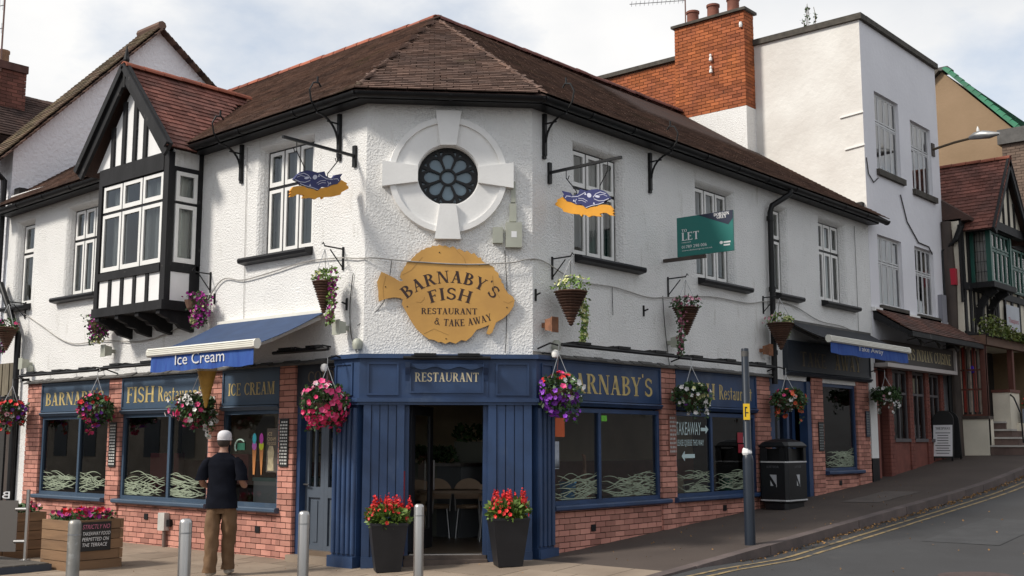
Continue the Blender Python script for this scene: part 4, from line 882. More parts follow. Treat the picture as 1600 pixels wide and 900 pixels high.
def boarded(u0, u1, z0, n):
    p = MB().fb(FC, u0, u1, z0, 2.08, -.08, po - .045).build('pilaster', BLUE, REST); w = (u1 - u0) / n
    for k in range(n): MB().fb(FC, u0 + w * k + .006, u0 + w * (k + 1) - .006, z0 + .19, 2.08, po - .045, po - .02 + (.012 if k in (0, n - 1) else 0)).build('board', BLUE, p)
    MB().fb(FC, u0, u1, z0, z0 + .19, po - .045, po + .01).build('pilaster_base', BLUE, p)
    return p
boarded(.02, .545, .0, 5); boarded(1.60, 2.165, .06, 5)
EN = MB().fb(FC, .545, 1.60, 2.145, 2.69, -.10, .098).build('entrance_sign', BLUE, REST)
mb = MB(); a, b, z0, z1, w = .60, 1.545, 2.23, 2.56, .02
mb.fb(FC, a, b, z0, z0 + w, .098, .114); mb.fb(FC, a, a + w, z0 + w, z1, .098, .114); mb.fb(FC, b - w, b, z0 + w, z1, .098, .114); mb.build('panel_moulding', BLUE, EN)
pr = [(.56, 2.60)] + [(.60 + .945 * k / 30, 2.545 + .018 * math.cos(2 * math.pi * k / 10)) for k in range(31)] + [(1.585, 2.60)]
MB().prism([FC.pt(u, z, .099) for u, z in pr], FC.n * .03).build('scalloped_valance', BLUE, EN)
letter_part('RESTAURANT', FC, .665, 2.375, .1015, .82, .115, CREAM, EN, 1)
for a in (.575, 1.57): MB().prism([FC.pt(a - .03, 2.38, .098), FC.pt(a - .03, 2.62, .098), FC.pt(a - .03, 2.62, .22), FC.pt(a - .03, 2.55, .20), FC.pt(a - .03, 2.46, .12)], FC.u * .06).build('console', BLUE, EN)
mb = MB(); mb.fb(FC, .545, .60, .2, 2.145, -.14, .03); mb.fb(FC, 1.545, 1.60, .2, 2.145, -.14, .03); mb.fb(FC, .60, 1.545, 2.09, 2.145, -.14, .03); DF = mb.build('entrance_frame', BLUE, REST)
dl = MB(); h0 = FC.pt(.62, .22, -.14); dd = (FC.n * -.93 + FC.u * .30).normalized(); h1 = h0 + dd * .88; px = dd.cross(Vector((0, 0, 1))) * .02
def dseg(t0, t1, z0, z1): dl.hexa([h0 + dd * (.88 * t0) - px + Vector((0, 0, z0)), h0 + dd * (.88 * t1) - px + Vector((0, 0, z0)), h0 + dd * (.88 * t1) + px + Vector((0, 0, z0)), h0 + dd * (.88 * t0) + px + Vector((0, 0, z0)), h0 + dd * (.88 * t0) - px + Vector((0, 0, z1)), h0 + dd * (.88 * t1) - px + Vector((0, 0, z1)), h0 + dd * (.88 * t1) + px + Vector((0, 0, z1)), h0 + dd * (.88 * t0) + px + Vector((0, 0, z1))])
dseg(0, .14, 0, 1.86); dseg(.86, 1, 0, 1.86); dseg(.14, .86, 0, .25); dseg(.14, .86, 1.74, 1.86); DL = dl.build('open_door', mat('dark_door', (.02, .022, .028), .4), DF)
MB().quad(h0 + dd * .12 + Vector((0, 0, .25)), h0 + dd * .76 + Vector((0, 0, .25)), h0 + dd * .76 + Vector((0, 0, 1.74)), h0 + dd * .12 + Vector((0, 0, 1.74))).build('pane', GLASS, DL)
hp = h0 + dd * .80 + dd.cross(Vector((0, 0, 1))) * .06; MB().tube([hp + Vector((0, 0, .75)), hp + Vector((0, 0, 1.15))], .014, 8).build('handle', STEEL, DL)
mb = MB(); mb.fb(FC, .55, 1.595, .0, .155, -.1, .16); mb.fb(FC, .56, 1.585, .155, .20, -.2, .05); mb.build('entrance_step', mat('step_stone', (.11, .082, .068), .8, var=.3, vscale=5), DF)
MB().fb(FC, .62, 1.53, .2, .212, -.12, .0).build('threshold_strip', STEEL, DF); MB().fb(FC, .535, .558, .22, 1.25, .06, .085).build('red_edge_strip', mat('dark_red', (.22, .008, .03), .5), DF)
# ================================================================== tall white building up the hill
TU0, TU1 = 10.745, 15.0; TY = CH + TU0; TZ = 10.42
TALL = thing('tall_building', 'tall plain white flat-topped building rising behind the corner restaurant', 'building', (-1, CH + 12.9, 0.9))
TH = [(11.36, 12.64, 7.32, 9.02), (13.30, 14.50, 7.22, 8.82), (11.20, 12.46, 4.42, 5.90), (13.20, 14.30, 4.40, 5.92)]
mb = MB(); wall_sheet(mb, FR, TU0, TU1, 3.2, TZ, TH, reveal=.10, splay=.004); mb.build('front_wall', SMOOTHCAST, TALL, recalc=False)
mb = MB(); mb.quad((0, TY, 5), (-9, TY, 5), (-9, TY, TZ), (0, TY, TZ)); mb.build('side_wall', FLANK, TALL)
mb = MB(); mb.quad((0, CH + TU1, 1), (0, CH + TU1, TZ), (-9, CH + TU1, TZ), (-9, CH + TU1, 1)); mb.quad((-9, TY, 1), (-9, TY, TZ), (-9, CH + TU1, TZ), (-9, CH + TU1, 1)); mb.quad((0, TY, TZ), (-9, TY, TZ), (-9, CH + TU1, TZ), (0, CH + TU1, TZ)); mb.build('rear_walls', SMOOTHCAST, TALL, recalc=False)
mb = MB(); mb.box(-9, .07, TY - .06, TY + .20, TZ, TZ + .13); mb.box(-.14, .08, TY + .20, CH + TU1 + .03, TZ + .002, TZ + .125); mb.build('coping', COPING, TALL)
TW = mat('grey_white_window_paint', (.62, .62, .62), .5, var=.1)
for i, (a, b, c, d) in enumerate(TH):
    w = window(FR, a, b, c, d, 4, c + (d - c) * .62, -.07, TALL, fm=TW, sm=TW, sw=.022, ow=.034, glass=GLASSR, gd=.006, sash_depth=.012, curt=[(0, .75, mat('white_blind', (.75, .76, .78), .8, var=.1))] if i == 2 else None)
    MB().fb(FR, a - .04, b + .12, c - .13, c - .005, -.08, .07).build('sill', COPING, w)
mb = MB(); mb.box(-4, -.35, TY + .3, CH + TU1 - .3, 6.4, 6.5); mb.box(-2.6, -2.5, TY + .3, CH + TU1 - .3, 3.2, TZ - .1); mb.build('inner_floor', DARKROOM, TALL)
mb = MB(); mb.tube([FR.pt(10.78, 7.45, .02), FR.pt(10.85, 7.12, .02), FR.pt(11.1, 6.98, .02), FR.pt(11.35, 7.12, .02)], .012, 5); mb.tube([FR.pt(12.5, 6.95, .02), FR.pt(12.8, 6.4, .02), FR.pt(13.4, 6.02, .02), FR.pt(14.0, 6.0, .02), FR.pt(14.2, 5.85, .02)], .014, 5); mb.build('loose_cable', CABLED, TALL)
for z, x in ((8.42, -.5), (7.72, -.42)): MB().bar((x, TY - .015, z - .04), (.02, TY - .015, z), .03, .03).build('tie_bar', WHITE, TALL)
# chimney stack on its side wall
CY0 = CH + 10.32; cx0, cx1 = -4.28, -2.46; CB = 8.95
MB().box(cx0, cx1, CY0, TY, 7.0, CB).build('chimney_foot', ROUGHCAST, TALL)
CHM = MB().box(cx0 + .01, cx1 - .01, CY0 + .012, TY, CB, 11.14).build('chimney_stack', MORTARO, TALL)
fcf = Frame((cx0, CY0, 0), (1, 0, 0), (0, -1, 0)); fcs = Frame((cx1, CY0, 0), (0, 1, 0), (1, 0, 0))
cb = brick_items(fcf, 0, cx1 - cx0, CB, 11.14, 0, CHM, depth=.04, joint=.013) + brick_items(fcs, 0, TY - CY0, CB, 11.14, 0, CHM, depth=.04, phase=1, joint=.013)
# low brick parapet running on behind the ridge
PAR = MB().box(-6.55, cx0, CY0 + .22, CY0 + .5, 8.0, 10.50).build('parapet', MORTARO, TALL)
fp = Frame((-6.55, CY0 + .21, 0), (1, 0, 0), (0, -1, 0)); cb += brick_items(fp, 0, cx0 + 6.55, 8.6, 10.42, 0, PAR, depth=.04, joint=.013)
lay_pieces(cb, base_mesh('chimney_brick', CUBE, BRICKO), 'brick', 300, 'chimney_brickwork', TALL, BRICKO)
MB().box(-6.62, cx0 + .02, CY0 + .14, CY0 + .56, 10.45, 10.55).build('parapet_coping', COPING, PAR)
MB().box(cx0 - .06, cx1 + .06, CY0 - .06, TY + .06, 11.14, 11.20).build('chimney_cap', COPING, CHM)
for x, h in ((-3.92, .34), (-3.38, .36), (-2.86, .38)): MB().lathe((x, CY0 + .25, 11.2), [(.15, 0), (.14, .02), (.135, h - .06), (.155, h - .05), (.155, h), (.10, h), (.10, .1)], 14).build('chimney_pot', mat('pot_clay', (.24, .085, .055), .85, var=.4, vscale=4), CHM, smooth=True)
for dz in (0, .28): MB().lathe((-3.30, CY0 - .05, 9.85 + dz), [(.02, 0), (.04, .02), (.035, .08), (.02, .1), (.03, .13), (.02, .17)], 8).build('insulator', WHITE, CHM)
MB().lathe((-2.53, CY0 - .03, 10.75), [(.03, 0), (.04, .05), (.03, .12)], 8).build('insulator', WHITE, CHM)
def aerial(loc, h, boom, label, tilt=(1, 0), n=9, mid=True):
    t = thing('tv_aerial', label, 'aerial', loc); p = Vector(loc); gm = GALV
    MB().tube([p, p + Vector((0, 0, h))], .018, 6).build('mast', mat('rusty_mast', (.18, .10, .08), .6, .3), t)
    d = Vector((tilt[0], tilt[1], 0)).normalized(); c = d.cross(Vector((0, 0, 1)))
    for q, zz in enumerate([h - .12, h - .62] if mid else [h - .3]):
        mb = MB(); a = p + Vector((0, 0, zz)); mb.tube([a, a + d * boom + Vector((0, 0, -.06))], .010, 5)
        for k in range(n): s = a + d * (boom * (k + .5) / n) + Vector((0, 0, -.06 * k / n)); mb.tube([s - Vector((0, 0, .11)), s + Vector((0, 0, .11))], .005, 4) if mid else mb.tube([s - c * .16, s + c * .16], .005, 4)
        mb.build('array', gm, t)
    return t
aerial((-4.15, CY0 + .3, 11.2), 1.0, 1.3, 'thin aerial on a mast beside the brick chimney pots', tilt=(-.8, -.6), n=13, mid=False)
# weeds on the parapet
WD = thing('weed', 'wispy weed growing on the white building parapet', 'plant', (-1.0, TY, TZ + .13))
mb = MB(); ml = MB()
for k in range(7):
    b0 = Vector((-1.05 + random.uniform(-.25, .15), TY + random.uniform(-.02, .08), TZ + .12)); tip = b0 + Vector((random.uniform(-.12, .12), 0, random.uniform(.2, .62))); mb.tube([b0, (b0 + tip) / 2 + Vector((.02, 0, 0)), tip], .006, 4)
    for q in range(8): add_leaf(ml, b0 + (tip - b0) * random.uniform(.2, 1), Vector((random.uniform(-1, 1), random.uniform(-.5, .5), random.uniform(0, 1))), random.uniform(.04, .08))
mb.build('stem', mat('dry_stem', (.12, .09, .05), .8), WD); ml.build('foliage', LEAF, WD, recalc=False)
# shop on its ground floor: tiled lean-to, sign, brick columns
PB = mat('painted_red_brick', (.20, .062, .045), .8, var=.3, vscale=5, bump=.004, bscale=40)
pbk = []; PBM = base_mesh('column_brick', CUBE, PB)
for a, b in ((11.36, 11.62), (12.44, 12.68), (13.40, 13.62), (14.28, 14.48)):
    cmn = MB().fb(FR, a + .006, b - .006, .9, 3.14, -.2, .008).build('brick_column', mat('column_mortar', (.11, .035, .028), .9), TALL); pbk += brick_items(FR, a, b, .9, 3.14, .02, cmn, depth=.03)
    fs = Frame(FR.pt(a, 0, -.14), (1, 0, 0), (0, -1, 0)); pbk += brick_items(fs, 0, .15, .9, 3.14, .004, cmn, depth=.03, phase=1)
lay_pieces(pbk, PBM, 'brick', 300, 'column_brickwork', TALL, PB)
for a, b in ((11.62, 12.44), (12.68, 13.40), (13.62, 14.28)):
    MB().fb(FR, a, b, .9, 1.62, -.2, -.01).build('stall_riser', PB, TALL)
    mb = MB(); mb.fb(FR, a, a + .05, 1.68, 3.1, -.1, -.03); mb.fb(FR, b - .05, b, 1.68, 3.1, -.1, -.03); mb.fb(FR, a, b, 2.60, 2.65, -.1, -.028); mb.fb(FR, a, b, 3.05, 3.1, -.1, -.028); mb.fb(FR, a, b, 1.62, 1.69, -.1, .03); mb.fb(FR, (a + b) / 2 - .02, (a + b) / 2 + .02, 1.69, 3.05, -.1, -.03); sw = mb.build('shop_window', mat('grey_brown_frame', (.09, .08, .085), .6), TALL)
    pane(FR, a + .05, b - .05, 1.69, 3.05, -.06, sw)
for k in range(3): MB().fb(FR, 12.74 + k * .17, 12.86 + k * .17, 2.66, 2.98, -.075, -.07).build('window_card', mat('cream_card', (.55, .50, .38), .6), TALL)
MB().fb(FR, 10.92, 11.36, .8, 3.1, -.35, -.30).build('shop_door', BLACK, TALL); MB().fb(FR, 10.76, 10.92, .9, 3.1, -.3, .0).build('door_jamb', PB, TALL)
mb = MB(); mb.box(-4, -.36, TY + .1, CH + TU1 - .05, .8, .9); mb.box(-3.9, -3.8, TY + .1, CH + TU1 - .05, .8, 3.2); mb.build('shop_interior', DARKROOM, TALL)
SGN = MB().fb(FR, 10.8, 14.62, 3.20, 3.66, -.05, .22).build('sign_board', mat('sign_brown', (.035, .026, .022), .5), TALL); letter_part('THESPIANS INDIAN CUISINE', FR, 10.95, 3.32, .223, 3.5, .24, mat('sign_cream', (.60, .50, .27), .5, var=.25, vscale=12), SGN, 1)
mb = MB(); mb.fb(FR, 10.8, 14.70, 3.12, 3.20, -.05, .27); mb.fb(FR, 14.62, 14.70, 3.20, 3.72, -.05, .27); mb.build('sign_trim', mat('trim_white', (.55, .50, .48), .6), SGN)
for u in (11.9, 12.9, 13.9): mb = MB(); mb.tube([FR.pt(u, 3.72, .25), FR.pt(u, 3.76, .45), FR.pt(u, 3.70, .52)], .012, 5); mb.tube([FR.pt(u, 3.72, .50), FR.pt(u + .02, 3.60, .58)], [.02, .045], 8); mb.build('sign_lamp', LEAD, SGN)
e0 = FR.pt(10.82, 3.78, .78); r0 = FR.pt(10.82, 4.27, .04); PR = MB(); PR.hexa([e0 - Vector((0, 0, .09)), FR.pt(14.95, 3.69, .78), FR.pt(14.95, 4.10, .0), FR.pt(10.82, 4.10, .0), e0, FR.pt(14.95, 3.78, .78), FR.pt(14.95, 4.27, .0), FR.pt(10.82, 4.27, .0)])
PENT = PR.build('lean_to_roof', TIMBER, TALL); pt_ = tile_items(e0 + Vector((0, 0, .012)), (0, 1, 0), r0 - e0, [(0, 0), (4.13, 0), (4.13, (r0 - e0).length), (0, (r0 - e0).length)], PENT, g=.10)
lay_pieces(pt_, base_mesh('lean_to_tile', TILE_MB, mat('brown_red_tile', (.15, .065, .046), .9, island=.35, c2=(.09, .05, .04), vscale=2)), 'roof_tile', 240, 'lean_to_tiling', TALL, MATS['brown_red_tile'])
mb = MB(); mb.fb(FR, 10.80, 14.95, 3.70, 3.80, .70, .80); mb.build('lean_to_fascia', TIMBER, PENT)
mb = MB(); mb.fb(FR, 10.75, 14.98, 4.26, 4.34, -.02, .07); mb.build('flashing', STONEWHITE, PENT)
MB().fb(FR, 14.45, 14.72, 4.05, 4.95, .0, .10).build('meter_box', mat('grey_cabinet', (.24, .24, .27), .5), TALL)

# street lamp arm on the tall building
LA = thing('street_lamp', 'grey street lamp on a bracket arm above the half-timbered house', 'lamp', FR.pt(14.6, 8.4, 0))
mb = MB(); mb.fb(FR, 14.52, 14.68, 8.22, 8.52, 0, .03); mb.build('wall_plate', BROWNTIMBER, LA)
mb = MB(); mb.tube([FR.pt(14.6, 8.38, .02), FR.pt(14.6, 8.46, .5), FR.pt(14.6, 8.50, .95)], .03, 8); mb.build('arm', mat('lamp_arm_brown', (.12, .085, .05), .6), LA, smooth=True)
mb = MB(); mb.tube([FR.pt(14.6, 8.50, .85), FR.pt(14.6, 8.53, .98), FR.pt(14.6, 8.53, 1.15), FR.pt(14.6, 8.50, 1.30), FR.pt(14.6, 8.49, 1.52)], [.04, .085, .10, .085, .03], 12); mb.build('lantern', GALV, LA, smooth=True)
mb = MB(); mb.lathe(FR.pt(14.6, 8.62, 1.05), [(.035, 0), (.03, .05), (.01, .12)], 8); mb.build('photocell', WHITE, LA)

# ================================================================== half-timbered house
TUD = thing('timbered_house', 'half-timbered house with green bay window and red tiled gable', 'building', FR.pt(18, 1.2, 0))
CREAMW = mat('cream_plaster', (.72, .66, .54), .85, var=.12, vscale=2, bump=.004, bscale=25)
GREEN = mat('green_window_paint', (.008, .085, .062), .45, var=.2, vscale=4)
u0, u1 = 14.98, 30.0
mb = MB(); mb.fb(FR, u0, u1, 4.0, 6.75, -5, .38); mb.build('upper_wall', CREAMW, TUD)
for k, u in enumerate([15.1, 15.45] + [17.35 + .55 * i for i in range(16)]): MB().fb(FR, u - .06, u + .06, 4.0, 6.75, .38, .42 + .004 * (k % 2)).build('stud', TIMBER, TUD)
for k in range(6): MB().fb(FR, 15.7 + k * .3 - .035, 15.7 + k * .3 + .035, 4.0, 5.2, .38, .415).build('stud', TIMBER, TUD)
for z, h in ((5.12, .16), (6.55, .2), (4.0, .14)): MB().fb(FR, u0, u1, z, z + h, .38, .435).build('beam', TIMBER, TUD)
for k in range(4): MB().bar(FR.pt(u0 - .02, 4.5 + .1 * k, .05 + .11 * k), FR.pt(u0 - .02, 6.6, .05 + .11 * k), .06, .04).build('side_stud', TIMBER, TUD) if k in (0, 3) else None
MB().bar(FR.pt(u0 - .03, 5.9, .12), FR.pt(u0 - .03, 6.6, .42), .08, .05).build('brace', TIMBER, TUD)
mb = MB(); mb.tube([FR.pt(15.0, 1.2, .12), FR.pt(14.98, 3.5, .10), FR.pt(14.95, 5.2, .13), FR.pt(14.93, 6.7, .10)], [.14, .13, .15, .12], 9); mb.build('corner_post', BROWNTIMBER, TUD, smooth=True)
mb = MB(); mb.tube([FR.pt(14.9, 6.55, .48), FR.pt(14.88, 6.25, .35), FR.pt(14.86, 6.0, .02), FR.pt(14.86, 1.2, .02)], .05, 8); mb.build('downpipe', IRON, TUD)
MB().bar(FR.pt(14.9, 5.20, .22), FR.pt(14.9, 5.58, .22), .16, .14).build('alarm_box', mat('alarm_red', (.42, .008, .03), .4), TUD)
# main roof behind
mb = MB(); mb.hexa([FR.pt(u0, 6.70, .62), FR.pt(u1, 6.70, .62), FR.pt(u1, 6.70, -4), FR.pt(u0, 6.70, -4), FR.pt(u0, 6.78, .62), FR.pt(u1, 6.78, .62), FR.pt(u1, 9.6, -3.2), FR.pt(u0, 9.6, -3.2)]); mb.build('roof', TILED, TUD)
# bay window
bu0, bu1, bo_, bz0, bz1 = 15.52, 17.05, .89, 5.30, 6.50
TB = MB().fb(FR, bu0 - .04, bu1 + .04, bz0 - .13, bz0, .38, bo_ + .05).build('bay_window', TIMBER, TUD)
for a, b in ((bu0, bu0 + .11), (bu1 - .11, bu1)): MB().fb(FR, a, b, bz0, bz1, bo_ - .11, bo_).build('post', GREEN, TB)
MB().fb(FR, bu0, bu0 + .08, bz0, bz1, .38, .50).build('post', GREEN, TB); MB().fb(FR, bu0 - .02, bu1 + .02, bz1, bz1 + .16, .38, bo_ + .04).build('head_beam', TIMBER, TB)
FTS = Frame(FR.pt(bu0, 0, .50), (1, 0, 0), (0, -1, 0))
mb = MB()
for k in range(1, 4): mb.fb(FTS, .28 * k / 4 - .004, .28 * k / 4 + .004, bz0, bz1, -.045, -.03)
for k in range(1, 5): mb.fb(FTS, 0, .28, bz0 + (bz1 - bz0) * k / 5 - .005, bz0 + (bz1 - bz0) * k / 5 + .005, -.046, -.031)
mb.build('leading', IRON, TB); pane(FTS, 0, .28, bz0, bz1, -.04, TB); curtain_mesh(FTS, 0, .28, bz0, bz1, -.14, .012, 3).build('curtain', mat('pale_curtain', (.62, .58, .55), .9, var=.15), TB)
window(FR, bu0 + .11, bu1 - .11, bz0, bz1, 4, bz0 + .78, bo_ - .03, TB, fm=GREEN, sm=GREEN, sw=.03, curt=[(0, 1, mat('white_blind', (.75, .76, .78)))], name='casement')
for k in range(2):
    u = bu0 + .35 + k * .75; pts = [FR.pt(u, 4.35, .42), FR.pt(u, 4.75, .47), FR.pt(u, 5.02, .62), FR.pt(u, 5.16, .86)]
    for a, b in zip(pts, pts[1:]): MB().bar(a, b, .10, .16).build('curved_brace', TIMBER, TB)
# second green window farther up
window(FR, 18.2, 19.6, 5.35, 6.5, 4, 6.0, .46, TUD, fm=GREEN, sm=GREEN, sw=.03, curt=[(0, 1, mat('white_blind', (.75, .76, .78)))], name='casement')
# gable over the bay
gU, gZ, gH, gE, gO = 16.50, 8.28, 1.22, 6.60, 1.12
mb = MB(); mb.add([FR.pt(gU - gH, gE, gO - .16), FR.pt(gU + gH, gE, gO - .16), FR.pt(gU, gZ - .1, gO - .16)], [(0, 1, 2)]); mb.build('gable_plaster', CREAMW, TUD)
for d, h in ((-.6, .75), (-.2, 1.25), (.2, 1.25), (.6, .75)): MB().fb(FR, gU + d - .03, gU + d + .03, gE, gE + h, gO - .16, gO - .12).build('stud', TIMBER, TUD)
MB().fb(FR, gU - gH, gU + gH, gE - .08, gE + .12, gO - .26, gO - .10).build('beam', TIMBER, TUD)
gt = []; sh = MB()
for s in (-1, 1):
    MB().bar(FR.pt(gU, gZ, gO), FR.pt(gU + s * (gH + .15), gE - .2, gO), .05, .22).build('barge_board', TIMBER, TUD)
    e0 = FR.pt(gU + s * (gH + .15), gE - .15, gO + .04); r0 = FR.pt(gU, gZ + .06, gO + .04); back = Vector((-3.4, 0, 0)); sh.add([e0, r0, r0 + back, e0 + back], [(0, 1, 2, 3)])
    if s < 0: gt += tile_items(e0 + Vector((0, 0, .01)), (-1, 0, 0), r0 - e0, [(0, 0), (3.4, 0), (3.4, (r0 - e0).length), (0, (r0 - e0).length)], TUD, w=.17, g=.115)
GR = sh.build('gable_roof', TILED, TUD); gt = [(m, GR) for m, p in gt]
lay_pieces(gt, base_mesh('gable_tile', TILE_MB, TILER), 'roof_tile', 260, 'gable_tiling', TUD, TILER)
ridge_pieces(FR.pt(gU, gZ + .06, gO + .04), FR.pt(gU, gZ + .06, gO - 3.4), .10, .33, RIDGE, GR)
# ground floor: window grille facing down the hill, plinth, timber posts
SG = Frame(FR.pt(14.96, 0, .0), (1, 0, 0), (0, -1, 0))
PL = MB(); PL.box(.18, .80, CH + 14.96, CH + 15.3, 1.0, 2.14); PL.build('plinth', CREAMW, TUD)
MB().fb(SG, .02, .82, 2.13, 2.20, -.3, .03).build('plinth_coping', BROWNTIMBER, TUD)
RT = mat('red_brown_timber', (.14, .045, .03), .7, var=.3, vscale=6, stretch=(1, 1, .3))
for a, b in ((.02, .10), (.70, .80)): MB().fb(SG, a, b, 2.2, 3.95, -.10, .0).build('window_post', RT, TUD)
for z in (2.2, 2.78, 3.22, 3.80): MB().fb(SG, .10, .70, z, z + .04, -.07, -.03).build('window_rail', RT, TUD)
for k in range(6): MB().fb(SG, .12 + .105 * k, .145 + .105 * k, 2.2, 3.9, -.06, -.035).build('window_bar', mat('bar_pale', (.42, .33, .26), .6, var=.4, vscale=9) if k % 2 else RT, TUD)
cols_ = [(.5, .07, .05), (.4, .35, .3), (.45, .1, .08), (.35, .3, .25), (.3, .05, .04)]
for k in range(5): MB().fb(SG, .13 + .115 * k, .20 + .115 * k, 2.3, 3.8, -.5, -.47).build('drape', mat('drape_%d' % k, cols_[k], .8), TUD)
MB().lathe(SG.pt(.40, 3.18, -.30), [(.02, 0), (.07, .03), (.09, .09), (.05, .15), (.02, .17)], 10).build('lit_lantern', mat('violet_lantern', (.09, .03, .62), .4), TUD)
mb = MB(); mb.fb(FR, 15.3, 30, 1.2, 4.0, -.9, -.8); mb.build('ground_floor_wall', mat('dark_timber_wall', (.035, .028, .026), .8, var=.5, vscale=5, stretch=(2, 2, .2)), TUD)
for k in range(9): MB().fb(FR, 15.6 + k * .42, 15.72 + k * .42, 2.0, 3.9, -.8, -.74).build('wall_board', mat('worn_board', (.12, .10, .095), .8, var=.5, vscale=7, stretch=(1, 1, .2)) if k % 2 else BROWNTIMBER, TUD)
for u, o in ((14.98, .74), (16.9, .74), (18.6, .74), (20.6, .74)): MB().fb(FR, u, u + .12, 1.2, 3.95, o - .06, o + .06).build('porch_post', RT, TUD)
MB().fb(FR, 14.92, 24, 3.80, 4.02, .70, .86).build('porch_beam', mat('porch_fascia', (.17, .095, .062), .75, var=.3, vscale=5, stretch=(1, .3, 1)), TUD); MB().fb(SG, .0, .86, 3.80, 4.02, -.02, .03).build('porch_beam', MATS['porch_fascia'], TUD); MB().fb(FR, 14.95, 24, 4.0, 4.04, .3, .9).build('porch_roof', TIMBER, TUD)
# raised terrace with steps facing down the hill
mb = MB(); mb.fb(FR, 16.3, 24, 1.0, 2.05, .4, 1.5); mb.build('terrace_wall', CREAMW, TUD)
MB().box(.62, 1.0, CH + 15.9, CH + 16.6, 1.2, 2.75).build('stair_pier', CREAMW, TUD); MB().box(.60, 1.02, CH + 15.88, CH + 16.62, 2.75, 2.82).build('pier_coping', RT, TUD)
for k in range(4):
    w = 1.55 - .22 * k; MB().box(.56, w, CH + 15.02 + .27 * k, CH + 16.4, 1.1, 1.55 + .18 * k - .04).build('step', mat('step_brick', (.15, .10, .085), .85, var=.3, vscale=6), TUD); MB().box(.55, w + .02, CH + 14.99 + .27 * k, CH + 15.32 + .27 * k, 1.55 + .18 * k - .04, 1.55 + .18 * k).build('tread', mat('pale_tread', (.50, .47, .43), .8, var=.15), TUD)
mb = MB(); mb.tube([Vector((1.0, CH + 15.95, 2.7)), Vector((1.15, CH + 15.7, 2.62)), Vector((1.4, CH + 15.3, 2.25)), Vector((1.42, CH + 15.3, 1.6))], .018, 6); mb.build('handrail', IRON, TUD)
PLB = thing('planter_trough', 'grey trough of red flowers on the raised terrace up the hill', 'planter', FR.pt(16.8, 2.05, 1.3))
MB().box(1.12, 1.55, CH + 16.35, CH + 16.75, 2.06, 2.38).build('trough', mat('grey_trough', (.20, .22, .27), .6), PLB)
ml = MB(); mf = MB()
for i in range(140): p, d = blob_point((1.33, CH + 16.55, 2.46), .26, .22, .16, .4); add_leaf(ml, p, d + Vector((0, 0, .4)), .08)
for i in range(60): p, d = blob_point((1.33, CH + 16.55, 2.54), .26, .22, .14, .7); add_flower(mf, p, d + Vector((.3, -.4, .4)), .035)
ml.build('foliage', LEAF, PLB, recalc=False); mf.build('blossoms', PET['red'], PLB, recalc=False)
BN = MB(); BN.fb(FR, 17.75, 18.75, 4.15, 5.0, .47, .475); o = tag(BN.build('banner', mat('banner_white', (.52, .54, .58), .7, var=.08)), 'white cloth banner with red print on the timbered wall', 'banner')
mb = MB(); write_sans(mb, 'Thespians', face_fn(FR, 17.87, 4.52, .478, 1), .78, .17); write_sans(mb, 'bar', face_fn(FR, 18.1, 4.36, .478, 1), .3, .09); mb.build('lettering', mat('banner_red', (.42, .05, .08), .6), o, recalc=False)
IV = thing('ivy', 'green ivy trailing over the porch beam of the timbered house', 'ivy', FR.pt(16.5, 4.0, .8)); ml = MB(); ms = MB()
for i in range(5200):
    u = 14.95 + random.random() * 9; h = .34 * (.55 + .45 * math.sin(u * 1.3 + 1)) + .12; p = FR.pt(u, 4.02 + random.random() ** 1.4 * h, .62 + random.random() * .42); add_leaf(ml, p, Vector((random.uniform(-.2, 1), random.uniform(-1, .6), random.uniform(-.8, .6))), random.uniform(.05, .10))
for i in range(1500):
    u = 18.3 + random.gauss(0, .22); p = FR.pt(u, 2.2 + random.random() * 1.9, .80 + random.random() * .22); add_leaf(ml, p, Vector((random.uniform(0, 1), random.uniform(-1, .6), random.uniform(-1, .3))), random.uniform(.05, .09))
ms.tube([FR.pt(15.0, 4.06, .8), FR.pt(17, 4.12, .85), FR.pt(20, 4.1, .8), FR.pt(24, 4.1, .8)], .02, 5); ms.tube([FR.pt(18.3, 1.8, .86), FR.pt(18.25, 3, .88), FR.pt(18.3, 4.1, .86)], .02, 5)
ms.build('stem', BROWNTIMBER, IV); ml.build('foliage', IVY, IV, recalc=False)

# ================================================================== tan gabled building beyond
TAN = thing('tan_building', 'tan rendered gable with green glazed verge tiles beyond the timbered house', 'building', FR.pt(23, 1.8, -3))
ty = CH + 20.5; TANM = mat('tan_render', (.30, .205, .125), .9, c2=(.25, .17, .10), vscale=.8, bump=.006, bscale=10, dirt=((.17, .115, .07), 1.4, .66, (1, 1, .3)))
prof = [(.3, 1.5), (.3, 9.9), (-1.75, 12.15), (-2.6, 11.5), (-6.0, 8.5), (-6.0, 1.5)]
MB().prism([(x, ty, z) for x, z in prof], (0, 12, 0)).build('gable_wall', TANM, TAN)
va, vb = Vector((-1.70, ty - .05, 12.2)), Vector((.32, ty - .05, 9.95)); n = 13; dv = (vb - va) / n
vt = base_mesh('verge_tile', MB().hexa([(-.16, -.11, 0), (.16, -.11, 0), (.16, .11, 0), (-.16, .11, 0), (-.13, -.06, .12), (.16, -.07, .14), (.16, .08, .14), (-.13, .07, .12)]), GREENTILE)
vd = dv.normalized(); vx = Vector((0, 1, 0)); vn = vd.cross(vx); vn = vn if vn.z > 0 else -vn
for k in range(n):
    o = bpy.data.objects.new('verge_tile', vt); col.objects.link(o); attach(o, TAN); o.matrix_basis = Matrix.Translation(va + dv * (k + .5)) @ Matrix(((vd.x, vx.x, vn.x, 0), (vd.y, vx.y, vn.y, 0), (vd.z, vx.z, vn.z, 0), (0, 0, 0, 1))) @ Matrix.Diagonal((dv.length / .31, 1, 1, 1))
